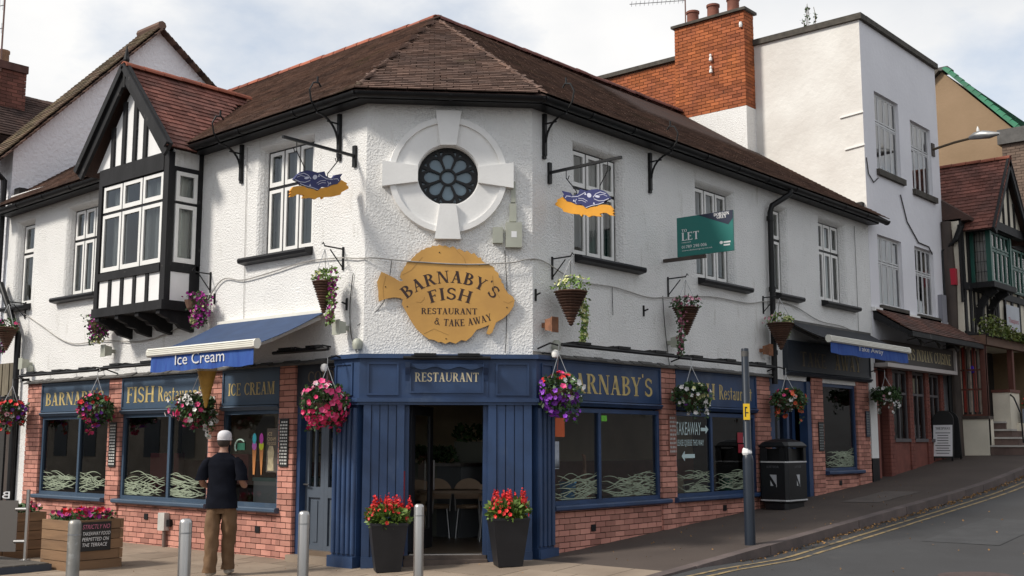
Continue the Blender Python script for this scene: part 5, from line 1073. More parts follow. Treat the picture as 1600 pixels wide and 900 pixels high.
rt_ = tile_items(vb + Vector((.05, .1, -.02)), (0, 1, 0), va - vb, [(0, 0), (10, 0), (10, 3.0), (0, 3.0)], TAN, w=.22, g=.16, scale=1.3)
lay_pieces(rt_, base_mesh('green_tile', TILE_MB, mat('green_roof_tile', (.028, .13, .075), .5, island=.45)), 'roof_tile', 200, 'green_tiling', TAN, MATS['green_roof_tile'])
MB().box(-2.1, -1.55, ty - .12, ty + .4, 12.16, 12.26).build('ridge_cap', LEAD, TAN)
MB().bar((-1.8, ty - .06, 12.2), (-6, ty - .06, 8.5), .2, .08).build('rear_verge', COPING, TAN)
TC = MB().box(-.02, .75, ty - .7, ty - .1, 6.5, 9.55).build('chimney_stack', mat('stack_mortar', (.16, .12, .10), .9), TAN); MB().box(-.1, .85, ty - .8, ty, 9.55, 9.95).build('chimney_cap', LEAD, TAN)
fx = Frame((-.02, ty - .7, 0), (1, 0, 0), (0, -1, 0)); lay_pieces(brick_items(fx, 0, .77, 7.3, 9.55, .015, TC, depth=.03), base_mesh('stack_brick', CUBE, mat('grey_brown_brick', (.15, .105, .08), .9, island=.25)), 'brick', 120, 'stack_brickwork', TAN, MATS['grey_brown_brick'])
aerial((1.2, ty + 3, 9.4), 1.8, 1.1, 'distant aerial at the edge of the sky over the green tiled roof', tilt=(-.9, -.4), n=10, mid=False)

# ================================================================== gabled neighbour along the street
NB = thing('gabled_house', 'white gable-ended house standing taller beside the oriel front', 'building', (-CH - 12, 2.5, 0)); nx = -CH - U_L - .02
gp = [(.0, 5.2), (.0, 7.22), (2.97, 10.36), (4.4, 9.38), (6.4, 8.0), (6.4, 5.2)]
mb = MB(); mb.add([(nx, y, z) for y, z in gp], [list(range(len(gp)))]); mb.build('gable_wall', GABLECAST, NB)
mb = MB(); mb.quad((nx, 0, 2.6), (nx - 9, 0, 2.6), (nx - 9, 0, 7.2), (nx, 0, 7.2)); mb.add([(nx - .8, y, z - .05) for y, z in gp], [list(range(len(gp)))]); mb.build('front_wall', GABLECAST, NB)
mb = MB(); a, b, c = Vector((nx + .12, -.38, 6.86)), Vector((nx + .12, 2.97, 10.42)), Vector((nx + .12, 6.4, 8.02)); w = Vector((-.85, 0, 0)); mb.add([a, b, b + w, a + w], [(0, 1, 2, 3)]); mb.add([b, c, c + w, b + w], [(0, 1, 2, 3)]); NR = mb.build('roof', TILED, NB)
nt_ = tile_items(a + Vector((0, 0, .02)), (-1, 0, 0), b - a, [(0, 0), (.85, 0), (.85, (b - a).length), (0, (b - a).length)], NR, rough=2.0)
MOSS = mat('mossy_tile', (.13, .08, .055), .95, island=.4, c2=(.11, .085, .045), vscale=2.5)
lay_pieces(nt_, base_mesh('mossy_roof_tile', TILE_MB, MOSS), 'roof_tile', 240, 'roof_tiling', NB, MOSS)
for p, q in ((a, b), (b, c)):                                          # undercloak of doubled tiles along the verge
    n = int((q - p).length / .125)
    for k in range(n): s = p + (q - p) * (k / n); e = p + (q - p) * ((k + 1.25) / n); MB().bar(s + Vector((-.03, 0, -.035)), e + Vector((-.03, 0, -.055)), .20, .03).build('verge_tile', TILE if k % 3 else TILED, NR)
mb = MB(); mb.tube([b + Vector((.02, 0, .04)), b + w + Vector((0, 0, .04))], .10, 8); mb.build('ridge', TILE, NR)
mb = MB(); half_round(mb, (nx + .1, -.42, 6.86), (nx - 9, -.42, 6.86), .07); mb.build('gutter', IRON, NB); mb = MB(); mb.tube([(nx - .12, -.40, 6.82), (nx - .10, -.10, 6.55), (nx - .10, -.10, 2.6)], .06, 8); mb.build('downpipe', IRON, NB)
# cross gable farther along with a brick chimney
mb = MB(); r1, r2 = Vector((nx - 2.3, -.9, 8.93)), Vector((nx - 2.3, 1.9, 8.93)); e1, e2 = Vector((nx - .85, -.9, 7.62)), Vector((nx - .85, 1.9, 7.62)); l1, l2 = Vector((nx - 3.75, -.9, 7.62)), Vector((nx - 3.75, 1.9, 7.62))
mb.add([r1, r2, e2, e1], [(0, 1, 2, 3)]); mb.add([r1, r2, l2, l1], [(0, 1, 2, 3)]); CG = mb.build('cross_gable_roof', TILED, NB); ct = tile_items(e1 + Vector((0, 0, .015)), (0, 1, 0), r1 - e1, [(0, 0), (2.8, 0), (2.8, (r1 - e1).length), (0, (r1 - e1).length)], CG)
lay_pieces(ct, base_mesh('dark_roof_tile', TILE_MB, TILED), 'roof_tile', 200, 'cross_gable_tiling', NB, TILED)
LC = MB().box(nx - 2.4, nx - 1.75, .35, .95, 8.2, 9.42).build('chimney_stack', MORTARO, NB); lb = []
for f in (Frame((nx - 2.4, .35, 0), (1, 0, 0), (0, -1, 0)), Frame((nx - 1.75, .35, 0), (0, 1, 0), (1, 0, 0))): lb += brick_items(f, 0, .64, 8.2, 9.28, .012, LC, depth=.03)
lay_pieces(lb, base_mesh('stack_brick_red', CUBE, mat('dark_red_brick', (.17, .062, .045), .9, island=.3, var=.3)), 'brick', 160, 'stack_brickwork', NB, MATS['dark_red_brick'])
MB().box(nx - 2.46, nx - 1.69, .29, 1.0, 9.28, 9.44).build('chimney_cap', mat('dark_cap', (.12, .055, .045), .9, var=.4, vscale=8), LC)
MB().lathe((nx - 2.05, .6, 9.44), [(.13, 0), (.125, .25), (.14, .27), (.14, .32)], 12).build('chimney_pot', mat('tan_pot', (.34, .20, .12), .85, var=.3, vscale=6), LC, smooth=True)
aerial((nx - 1.72, .42, 9.2), 1.55, .42, 'double aerial on a rusty mast beside the left-hand chimney', tilt=(-.8, -.5), n=6)
# its dark shopfront at the edge of the picture
for k in range(6): MB().fb(FL, 9.45 + k * .14, 9.57 + k * .14, 2.45 + .02 * (k % 2), 3.05, .02, .05 + .012 * (k % 2)).build('weathered_board', mat('weathered_board', (.20, .17, .12), .85, var=.5, vscale=9, stretch=(1, 1, .2)), NB)
MB().fb(FL, 9.30, 12, 0, 2.44, -.3, -.25).build('shopfront', mat('dark_shopfront', (.03, .034, .04), .6, var=.3), NB); MB().fb(FL, 9.28, 9.44, 0, 2.44, -.3, .0).build('shopfront_post', TIMBER, NB); MB().fb(FL, 9.44, 12, 1.95, 2.44, -.3, .02).build('shopfront_beam', TIMBER, NB)
MB().fb(FL, 9.5, 9.62, .0, 1.95, -.1, .02).build('shopfront_post', BROWNTIMBER, NB)
PO = MB().fb(FL, 9.64, 10.6, .95, 1.9, -.12, -.10).build('poster', mat('poster_blue', (.02, .045, .065), .5), NB)
mb = MB()
for k in range(5): mb.fb(FL, 9.68, 9.85 + .06 * (k % 3), 1.70 - .09 * k, 1.725 - .09 * k, -.10, -.097)
mb.build('print', SIGNWHITE, PO)
# ================================================================== signs
FS = lambda X, Y: (.152 + (580 + X / 5.296 - 588) * .00832, 4.145 - (375 + Y / 5.296 - 385) * .00839)
fo = [(50, 360), (62, 440), (65, 520), (130, 495), (190, 485), (240, 490), (262, 500), (255, 540), (300, 620), (340, 690), (380, 745), (430, 790), (480, 825), (520, 830), (560, 850), (580, 846), (615, 862), (650, 845), (700, 860), (745, 830), (785, 838), (830, 800), (870, 745), (900, 735), (975, 705), (950, 775), (975, 785), (1000, 765), (1030, 685), (1090, 650), (1140, 605), (1175, 550), (1185, 500), (1170, 470), (1130, 445), (1100, 400), (1092, 368), (1075, 352), (1072, 325), (1053, 312), (1050, 275), (1022, 258), (1010, 225), (975, 208), (960, 200), (935, 190), (912, 175), (905, 148), (880, 150), (848, 110), (825, 120), (788, 92), (770, 105), (725, 76), (705, 84), (672, 55), (645, 70), (605, 50), (590, 56), (555, 46), (545, 56), (500, 55), (490, 68), (450, 72), (440, 84), (410, 92), (400, 106), (365, 126), (358, 140), (330, 165), (322, 185), (290, 195), (286, 215), (268, 240), (262, 262), (245, 280), (238, 320), (265, 350), (235, 352), (190, 325), (140, 300), (85, 275)]
FISHB = MB().prism([FC.pt(*FS(x, y), .035) for x, y in fo], FC.n * .022).build('fish_shaped_sign', FISHYEL)
tag(FISHB, 'large ochre fish-shaped signboard under the round window', 'sign'); fo_o = .0585
def arc_text(mb, s, cx, cy, r, x0, x1, h, o, up=True):
    """letters on a circle given in board drawing units; centred at (cx, cy), spanning x0..x1 along the chord"""
    res, w = serif_polys(s, 1.0, .06); a0 = math.asin((x0 - cx) / r); a1 = math.asin((x1 - cx) / r); i = 0
    for gx, gw, ps in res:
        t = (gx + gw / 2) / w; ang = a0 + (a1 - a0) * t; k = (a1 - a0) * r / w
        for p in ps:
            i += 1; pts = []
            for px, py in p:
                lx = (px - gx - gw / 2) * k; ly = py * h
                if up: X = cx + math.sin(ang) * (r + ly) + math.cos(ang) * lx; Y = cy - math.cos(ang) * (r + ly) + math.sin(ang) * lx
                else: X = cx + math.sin(ang) * (r - ly) + math.cos(ang) * lx; Y = cy + math.cos(ang) * (r - ly) - math.sin(ang) * lx
                pts.append(FC.pt(*FS(X, Y), o + .0002 * (i % 5)))
            mb.add(pts, [list(range(len(pts)))])
    return mb
arc_text(MB(), "BARNABY'S", 655, 895, 534, 295, 1010, 100, fo_o).build('lettering', BROWNINK, FISHB, recalc=False)
arc_text(MB(), 'FISH', 650, 905, 404, 490, 812, 100, fo_o).build('lettering', BROWNINK, FISHB, recalc=False)
fl = lambda x, y, e: FC.pt(*FS(415 + x, 620 - y), fo_o + e); write_serif(MB(), 'RESTAURANT', fl, 460, 50).build('lettering', BROWNINK, FISHB, recalc=False)
arc_text(MB(), '& TAKE AWAY', 690, -182, 900, 520, 1000, 56, fo_o, up=False).build('lettering', BROWNINK, FISHB, recalc=False)

mb = MB(); FM = mat('faint_outline', (.40, .22, .06), .6)
for arc in ([(370, 520), (410, 525), (435, 500), (440, 480)], [(1090, 510), (1130, 525), (1170, 505)], [(255, 300), (330, 260), (420, 150)], [(700, 90), (760, 150), (790, 230)], [(440, 780), (520, 740), (640, 790)], [(120, 310), (100, 400), (105, 490)], [(1000, 300), (1010, 400), (1060, 480)]):
    for p, q in zip(arc, arc[1:]): mb.bar(FC.pt(*FS(*p), .0575), FC.pt(*FS(*q), .0575), .006, .003, up=FC.n)
mb.build('painted_outline', FM, FISHB, kind='stuff')
for x, y in ((120, 400), (300, 560), (560, 110), (890, 210), (1120, 560), (620, 820)): MB().prism([FC.pt(FS(x, y)[0] + .008 * math.cos(k), FS(x, y)[1] + .008 * math.sin(k), .056) for k in [2 * math.pi * q / 8 for q in range(8)]], FC.n * .006).build('screw_head', IRON, FISHB)
# hanging fish signs on wall brackets
ch = [(205, 570), (245, 515), (300, 510), (400, 525), (430, 555), (520, 580), (575, 615), (620, 580), (720, 575), (800, 550), (900, 520), (930, 490), (960, 515), (1010, 545), (1000, 570), (1030, 600), (1035, 630), (930, 675), (915, 710), (800, 725), (680, 715), (650, 745), (640, 710), (590, 712), (550, 735), (500, 705), (470, 700), (440, 705), (370, 695), (400, 660), (340, 635), (300, 632), (250, 660), (200, 655), (222, 630), (200, 610), (222, 590)]
fi = [(250, 410), (270, 380), (300, 345), (350, 310), (420, 297), (500, 315), (570, 345), (670, 335), (690, 400), (740, 440), (790, 455), (830, 405), (935, 397), (900, 450), (915, 480), (860, 545), (800, 545), (720, 575), (640, 560), (590, 605), (500, 560), (400, 525), (340, 490), (310, 450)]
def hanging_fish(f, u, zc, label):
    g = Frame(f.pt(u, 0, 0), f.n, -f.u)            # board stands square to the wall, seen from the corner side
    t = thing('hanging_fish_sign', label, 'sign', f.pt(u, zc - .3, .6), 'hanging fish signs'); S = lambda X, Y: (1.08 - (X - 200) * .00115, zc + .19 - (Y - 300) * .00089 + .125 * ((X - 200) * .00115 - .48) / .48)
    MB().fb(f, u - .03, u + .03, zc + .33, zc + .62, .0, .035).build('wall_plate', IRON, t); mb = MB(); mb.bar(f.pt(u, zc + .48, .03), f.pt(u, zc + .50, 1.2), .035, .035); mb.build('arm', IRON, t)
    for X, hx in ((400, .98), (730, .30)):
        a = g.pt(hx, zc + .49, 0); b = g.pt(hx, zc + .36, 0); c_ = S(X, 300 if X < 500 else 430); mb = MB(); mb.tube([a, b, b + g.u * .03 + Vector((0, 0, -.015)), b + g.u * .05 + Vector((0, 0, .03))], .006, 5); mb.tube([b, g.pt(c_[0], c_[1] + .05, 0), g.pt(c_[0], c_[1] - .02, 0)], .007, 5); mb.build('hook', IRON, t)
    MB().prism([g.pt(*S(x, y), -.014) for x, y in ch], g.n * .028).build('batter_board', CHIPS, t); F_ = MB().prism([g.pt(*S(x, y), -.022) for x, y in fi], g.n * .044).build('fish_board', FISHBLUE, t)
    mb = MB()
    for side in (.0235, -.0235):
        def stroke(pts, w=9):
            q = [Vector(p) for p in pts]; vs = []
            for i, p in enumerate(q):
                d = (q[min(i + 1, len(q) - 1)] - q[max(i - 1, 0)]).normalized(); nn = Vector((-d.y, d.x)) * w / 2; vs += [g.pt(*S(p.x + nn.x, p.y + nn.y), side), g.pt(*S(p.x - nn.x, p.y - nn.y), side)]
            mb.add(vs, [(2 * i, 2 * i + 1, 2 * i + 3, 2 * i + 2) for i in range(len(q) - 1)])
        stroke([(262, 415), (330, 455), (400, 470), (470, 450)]); stroke([(300, 350), (380, 335), (440, 370), (480, 430)]); stroke([(330, 480), (400, 518), (500, 555), (585, 600)]); stroke([(590, 370), (640, 410), (700, 450), (790, 470)]); stroke([(800, 465), (860, 465), (880, 500)]); stroke([(560, 500), (620, 470), (690, 475)], 7); stroke([(580, 520), (640, 500), (690, 510)], 7); stroke([(715, 490), (735, 530), (720, 565)], 7); stroke([(285, 385), (340, 365), (400, 385)], 7)
        for cx, cy, r1, r2 in ((535, 408, 32, 34), (420, 408, 34, 18)): mb.add([g.pt(*S(cx + r1 * math.cos(2 * math.pi * k / 12), cy + r2 * math.sin(2 * math.pi * k / 12)), side * 1.02) for k in range(12)], [list(range(12))])
        for cx, cy in ((470, 518), (755, 520), (590, 395)): mb.add([g.pt(*S(cx - 18, cy + 14), side * 1.02), g.pt(*S(cx, cy - 20), side * 1.02), g.pt(*S(cx + 14, cy + 14), side * 1.02)], [(0, 1, 2)])
    mb.build('painted_lines', FISHLINE, F_, recalc=False)
    return t
hanging_fish(FL, .22, 4.89, 'blue and orange hanging fish sign on the sunlit side near the oriel'); hanging_fish(FR, .345, 4.73, 'blue and orange hanging fish sign on the shaded side near the letting board')

# letting board
TL = thing('to_let_board', 'teal TO LET board fixed square to the wall', 'sign', FR.pt(3.1, 4.37, .3)); gb = Frame(FR.pt(3.1, 0, 0), (1, 0, 0), (0, -1, 0)); a0, a1, b0, b1 = .27, 1.23, 4.37, 4.97
BD = MB().fb(gb, a0, a1, b0, b1, -.012, .012).build('board', SIGNGREEN, TL); MB().fb(gb, .02, .75, b0 - .055, b0 - .005, -.03, .02).build('support_batten', BROWNTIMBER, TL)
X = lambda t: a0 + (a1 - a0) * t; Z = lambda t: b1 - (b1 - b0) * t
mb = MB(); mb.add([gb.pt(X(.38), Z(0), .0135), gb.pt(X(1), Z(0), .0135), gb.pt(X(1), Z(.2), .0135), gb.pt(X(.92), Z(.345), .0135)], [(0, 1, 2, 3)]); mb.build('corner_flash', SIGNNAVY, BD)
mb = MB(); W = lambda s, x, z, w, h: write_serif(mb, s, face_fn(gb, X(x), Z(z), .0145), w * (a1 - a0), h * (b1 - b0)); W('TO', .085, .385, .10, .075); W('LET', .085, .60, .32, .20); W('DOBSON', .67, .095, .27, .075); W('GREY', .72, .165, .17, .075)
wsn = lambda s, x, z, w, h: write_sans(mb, s, face_fn(gb, X(x), Z(z), .0145), w * (a1 - a0), h * (b1 - b0)); wsn('01789 298 006', .085, .80, .45, .075); wsn('www.dobsongrey.co.uk', .085, .88, .55, .045); wsn('restaurant', .085, .665, .17, .03)
for k in range(2): mb.fb(gb, X(.83), X(.95 - .01 * k), Z(.79 + .07 * k), Z(.75 + .07 * k), .0135, .0142)
ring_pts = [gb.pt(X(.79) + .028 * math.cos(2 * math.pi * k / 14), Z(.77) + .024 * math.sin(2 * math.pi * k / 14), .0142) for k in range(14)]; mb.add(ring_pts, [list(range(14))]); mb.build('lettering', SIGNWHITE, BD, recalc=False, kind='stuff')

# ================================================================== awnings
def awning(f, u0, u1, zw, off, zf, val, label, canvas, text, tw, th):
    t = thing('awning', label, 'awning', f.pt((u0 + u1) / 2, zf, 0)); g = Frame(f.pt(0, 0, 0), f.u, f.n)
    MB().fb(f, u0, u1, zw - .03, zw + .05, .0, .10).build('wall_case', ALUW if canvas is AWNBLUE else LEAD, t)
    n = 10; mb = MB(); vs = []
    for i in range(n + 1):
        s = i / n; sag = -.025 * math.sin(math.pi * s)
        for u in (u0 + .03, u1 - .03): vs += [f.pt(u, zw + .02 + (zf - zw - .02) * s + sag, .08 + (off - .08) * s), f.pt(u, zw + .012 + (zf - zw - .02) * s + sag, .08 + (off - .08) * s)]
    fs = []
    for i in range(n): a = 4 * i; b = 4 * (i + 1); fs += [(a, a + 2, b + 2, b), (a + 1, b + 1, b + 3, a + 3), (a, b, b + 1, a + 1), (a + 2, a + 3, b + 3, b + 2)]
    mb.add(vs, fs); mb.build('canvas', canvas, t)
    for u in (u0 + .15, u1 - .15):
        mid = f.pt(u + (.35 if u < (u0 + u1) / 2 else -.35), (zw + zf) / 2 - .12, off * .5); mb = MB(); mb.bar(f.pt(u, zw - .05, .05), mid, .035, .05); mb.bar(mid, f.pt(u, zf - .02, off - .03), .03, .045); mb.build('folding_arm', WHITE if canvas is AWNBLUE else LEAD, t)
    mb = MB(); pr = [(.0, .06), (.05, .055), (.075, .02), (.075, -.035), (.05, -.06), (.0, -.06), (-.03, -.02), (-.03, .03)]; mb.prism([f.pt(u0, zf + z, off + o) for o, z in pr], f.u * (u1 - u0)); mb.build('front_bar', ALUW, t)
    mb = MB()
    for k in range(4): z = zf - .04 + .025 * k; mb.fb(f, u0 + .02, u1 - .02, z - .003, z + .003, off + .07, off + .079)
    mb.build('bar_ribs', mat('awning_rib', (.55, .53, .46), .4), t)
    for u in (u0 - .012, u1): MB().prism([f.pt(u, zf + z * 1.08, off + o * 1.05) for o, z in pr], f.u * .012).build('end_cap', ALUW, t)
    mb = MB(); K = 30; vs = []
    for k in range(K + 1): u = u0 + .05 + (u1 - u0 - .10) * k / K; o = off + .03 + .008 * math.sin(k * 1.1); vs += [f.pt(u, zf - .05, off + .03), f.pt(u, zf - val + .008 * math.cos(k * .8), o)]
    mb.add(vs, [(2 * k, 2 * k + 1, 2 * k + 3, 2 * k + 2) for k in range(K)]); v = mb.build('valance', AWNVAL, t, recalc=False)
    sg = -1 if f is FL else 1; uc = (u0 + u1) / 2 - sg * tw / 2 + (.0 if f is FL else -.05); write_sans(MB(), text, face_fn(f, uc, zf - val + .075, off + .042, sg), tw, th).build('lettering', AWNTEXT, v, recalc=False)
    return t
awning(FL, .66, 3.08, 3.30, 1.15, 2.83, .27, 'blue awning with Ice Cream on its front over the street windows', AWNBLUE, 'Ice Cream', 1.12, .15)
awning(FR, 6.93, 10.42, 3.72, .82, 3.38, .25, 'dark awning with Take Away on its front over the hill-side doorway', AWNBLACK, 'Take Away', 1.1, .12)
# moulded ice-cream cone hanging under the awning
IC = thing('ice_cream_cone_model', 'big yellow waffle cone model hanging under the Ice Cream awning', 'sign', FL.pt(2.52, 2.1, .62)); mb = MB(); prof = []
for k in range(12): t = k / 11; prof += [(.012 + .115 * t + .006 * (k % 2), .0 + .50 * t)]
mb.lathe(FL.pt(2.52, 2.08, .62), prof, 16); mb.build('cone', mat('waffle_yellow', (.55, .31, .055), .55, var=.2, vscale=14), IC, smooth=True); MB().lathe(FL.pt(2.52, 2.58, .62), [(.13, 0), (.14, .05), (.10, .13), (.05, .18)], 14).build('scoop', mat('cream_scoop', (.7, .62, .45), .6), IC, smooth=True)
mb = MB(); mb.tube([FL.pt(2.52, 2.7, .62), FL.pt(2.52, 3.02, .62)], .008, 5); mb.build('hanger', IRON, IC)

# ================================================================== fittings on the walls
def light_bar(f, u0, u1, z, off, drops=3):
    mb = MB(); mb.tube([f.pt(u0, z, off), f.pt(u1, z, off)], .024, 8); mb.fb(f, u0 + .1, u1 - .1, z + .018, z + .034, off - .02, off + .02); b = mb.build('light_bar', IRON, REST)
    for k in range(drops): u = u0 + (u1 - u0) * (k + .5) / drops; m2 = MB(); m2.tube([f.pt(u, z + .02, off), f.pt(u, z + .07, off * .5), f.pt(u, z + .06, .0)], .012, 5); m2.fb(f, u - .14, u + .14, z + .025, z + .06, off - .035, off + .03); m2.build('bar_bracket', IRON, b)
light_bar(FL, 5.95, 8.62, 2.76, .33); light_bar(FL, 3.2, 5.88, 2.78, .33); light_bar(FL, .36, 1.5, 2.80, .28, 2); light_bar(FR, .19, 2.93, 2.86, .33); light_bar(FR, 2.98, 5.95, 2.85, .33); light_bar(FC, .52, 1.62, 2.66, .33, 2)
def floodlight(f, u, z, m, s=1):
    mb = MB(); mb.fb(f, u - .02, u + .02, z - .03, z + .03, 0, .08); b = mb.build('floodlight', m, REST); MB().prism([f.pt(u - .05, z - .07, .08), f.pt(u - .05, z + .07, .08), f.pt(u - .05, z + .09, .20), f.pt(u - .05, z - .09, .20)], f.u * .10).build('housing', m, b); MB().fb(f, u - .07, u + .07, z - .10, z + .10, .20, .215).build('rim', m, b)
for f, u, z, m in ((FL, .30, 3.08, PLASTIC), (FR, .20, 3.13, RUST), (FL, 6.05, 3.08, PLASTIC), (FL, 8.85, 3.0, PLASTIC), (FR, 6.05, 3.16, RUST), (FR, 3.2, 3.1, PLASTIC)): floodlight(f, u, z, m)
for f, u, z in ((FL, .52, 2.56), (FR, .22, 2.74)): MB().lathe(f.pt(u, z - .07, .20), [(.015, .02), (.042, .035), (.054, .075), (.042, .115), (.015, .13)], 12).build('globe_lamp', WHITE, REST, smooth=True); mb = MB(); mb.tube([f.pt(u, z, .20), f.pt(u - .1, z + .02, .10), f.pt(u - .12, z, .0)], .012, 5); mb.build('lamp_arm', IRON, REST)
for f, u, z in ((FL, .06, 2.86), (FR, .43, 2.88), (FL, 8.8, 2.9)): mb = MB(); mb.lathe(f.pt(u, z - .07, .05), [(.05, 0), (.065, .05), (.06, .11), (.03, .14)], 10); mb.build('bell_box', PLASTIC, REST, smooth=True)
for u0, u1, z0, z1, d in ((1.66, 1.79, 4.19, 4.40, .07), (1.83, 2.04, 4.13, 4.46, .10), (1.88, 1.97, 4.48, 4.72, .05), (1.90, 1.96, 4.74, 5.02, .04)): b = MB().fb(FC, u0, u1, z0, z1, 0, d).build('junction_box', PLASTIC, REST)
MB().fb(FC, 1.90, 1.97, 4.26, 4.34, .10, .102).build('warning_label', SIGNWHITE, REST)
for f, u, z in ((FR, .05, 3.52), (FR, 2.55, 3.53), (FL, 3.3, 3.72), (FL, .33, 3.40)): mb = MB(); mb.fb(f, u - .012, u + .012, z - .08, z + .08, 0, .02); mb.tube([f.pt(u, z, .02), f.pt(u, z + .02, .09)], .012, 5); mb.build('wall_hook', IRON, REST)
def cable(pts, m=CABLE, r=.009, name='cable'):
    v = [Vector(p) for p in pts]; res = []
    for i in range(len(v) - 1):
        for k in range(6):
            t = k / 6; p0 = v[max(i - 1, 0)]; p1 = v[i]; p2 = v[i + 1]; p3 = v[min(i + 2, len(v) - 1)]
            res.append(.5 * ((2 * p1) + (p2 - p0) * t + (2 * p0 - 5 * p1 + 4 * p2 - p3) * t * t + (3 * p1 - 3 * p2 + p3 - p0) * t ** 3))
    res.append(v[-1]); mb = MB(); mb.tube(res, r, 5); return mb.build(name, m, REST)
cable([FL.pt(9.3, 3.98, .03), FL.pt(8.6, 3.70, .03), FL.pt(7.5, 3.30, .03), FL.pt(6.4, 3.28, .03), FL.pt(5.2, 3.2, .03), FL.pt(4.2, 3.34, .03), FL.pt(3.6, 3.6, .03), FL.pt(3.1, 3.98, .03), FL.pt(2.6, 3.93, .03), FL.pt(1.9, 3.98, .03), FL.pt(1.2, 4.05, .03), FL.pt(.5, 4.03, .03), FL.pt(.1, 3.98, .03), FC.pt(.12, 3.97, .065), FC.pt(.6, 3.93, .065), FC.pt(1.3, 3.90, .065), FC.pt(1.9, 3.93, .065), FC.pt(2.12, 3.98, .04), FR.pt(.2, 3.98, .03), FR.pt(.9, 3.80, .03), FR.pt(1.8, 3.80, .03), FR.pt(2.6, 3.74, .03), FR.pt(3.1, 3.78, .03), FR.pt(4.4, 3.92, .03), FR.pt(5.6, 3.93, .03), FR.pt(6.3, 4.02, .03), FR.pt(7.2, 4.05, .03), FR.pt(8.3, 3.85, .03), FR.pt(9.3, 3.82, .03), FR.pt(10.3, 3.68, .03)])
cable([FC.pt(1.82, 4.1, .02), FC.pt(1.85, 3.5, .02), FC.pt(1.83, 2.75, .02)], CABLED, .005); cable([FL.pt(.2, 3.8, .02), FL.pt(.25, 3.4, .02), FL.pt(.22, 3.0, .02), FL.pt(.1, 2.75, .02)], CABLED, .006); cable([FC.pt(.35, 3.95, .02), FC.pt(.25, 3.4, .02), FL.pt(.1, 3.1, .02)], CABLED, .005); cable([FR.pt(1.75, 3.8, .02), FR.pt(1.76, 3.4, .02)], CABLED, .005); cable([FR.pt(3.05, 3.8, .02), FR.pt(3.1, 3.3, .02), FR.pt(3.2, 2.75, .02)], CABLED, .006); cable([FR.pt(10.05, 5.9, .015), FR.pt(10.06, 4.8, .015), FR.pt(10.05, 3.7, .015)], CABLED, .004); cable([FL.pt(2.6, 5.9, .015), FL.pt(2.58, 4.3, .015), FL.pt(2.55, 3.0, .015)], CABLE, .004)
# notices: boards on the piers and stickers on the glass
def notice(f, u0, u1, z0, z1, o, m, label, cat='notice'): return tag(MB().fb(f, u0, u1, z0, z1, o, o + .012).build('notice_board', m), label, cat)
def chalk_lines(b, f, u0, u1, z0, z1, o, n, m, sg):
    mb = MB()
    for k in range(n):
        z = z1 - (z1 - z0) * (k + .7) / n; x = u0 + .02
        while x < u1 - .03: w = random.uniform(.02, .06); mb.fb(f, x, min(x + w, u1 - .015), z, z + (z1 - z0) / n * .5, o, o + .002); x += w + .014
    mb.build('lettering', m, b, kind='stuff')
CHALK = mat('chalk', (.55, .55, .52), .8)
b = notice(FL, 1.44, 1.63, 1.28, 1.93, .028, BLACKBOARD, 'narrow black menu board on the brick pier by the grey door', 'menu board'); chalk_lines(b, FL, 1.44, 1.63, 1.30, 1.90, .04, 14, CHALK, -1)
b = notice(FL, 5.83, 6.03, 1.22, 1.93, .028, BLACKBOARD, 'narrow black menu board on the brick pier between street windows', 'menu board'); chalk_lines(b, FL, 5.83, 6.03, 1.24, 1.90, .04, 14, CHALK, -1)
b = notice(FR, 3.13, 3.33, 1.42, 2.02, .028, mat('painted_pier_panel', (.30, .13, .10), .8, var=.3, vscale=20), 'faded painted menu panel on the hill-side brick pier', 'menu board'); chalk_lines(b, FR, 3.13, 3.33, 1.44, 2.0, .04, 9, mat('worn_white', (.5, .47, .45), .8, var=.4, vscale=25), 1)
b = notice(FR, 8.10, 8.30, 1.45, 1.98, .028, BLACKBOARD, 'black menu board on the pier by the take-away window', 'menu board'); chalk_lines(b, FR, 8.10, 8.30, 1.47, 1.95, .04, 10, mat('dim_chalk', (.2, .22, .22), .8), 1)
b = notice(FR, 10.15, 10.33, 1.72, 2.22, .04, SIGNNAVY, 'dark framed notice at the end of the take-away front'); chalk_lines(b, FR, 10.15, 10.33, 1.75, 2.2, .053, 9, mat('dim_chalk', (.2, .22, .22), .8), 1)
so = -.052
def sticker(f, u0, u1, z0, z1, m, par, name='window_sticker'): return MB().fb(f, u0, u1, z0, z1, so, so + .002).build(name, m, par)
mb = MB(); mb.add([FR.pt(.47 + .045 * math.cos(2 * math.pi * k / 18), 1.98 + .075 * math.sin(2 * math.pi * k / 18), so) for k in range(18)], [list(range(18))]); mb.build('window_sticker', SIGNWHITE, W1, recalc=False)
sticker(FR, .52, .72, 1.68, 1.93, mat('orange_print', (.55, .10, .025), .5), W1); sticker(FR, 1.55, 1.68, 1.90, 1.98, mat('green_print', (.14, .48, .04), .5), W1); c = sticker(FR, .44, .60, 1.26, 1.62, mat('grey_print', (.42, .46, .52), .5, var=.2, vscale=12), W1)
mb = MB()
for k in range(6): u = .445 + .026 * k; h = random.uniform(.05, .13); mb.add([FR.pt(u, 1.27, so + .003), FR.pt(u + .024, 1.27, so + .003), FR.pt(u + .012, 1.27 + h, so + .003)], [(0, 1, 2)])
mb.build('window_sticker', BLACKBOARD, W1, recalc=False)
TXT = mat('pale_blue_print', (.52, .66, .66), .6)
write_sans(MB(), 'TAKEAWAY', face_fn(FR, 3.45, 1.72, so), .72, .20).build('window_lettering', TXT, W2, recalc=False); write_sans(MB(), 'PLEASE QUEUE THIS WAY', face_fn(FR, 3.45, 1.54, so), .80, .11).build('window_lettering', TXT, W2, recalc=False)
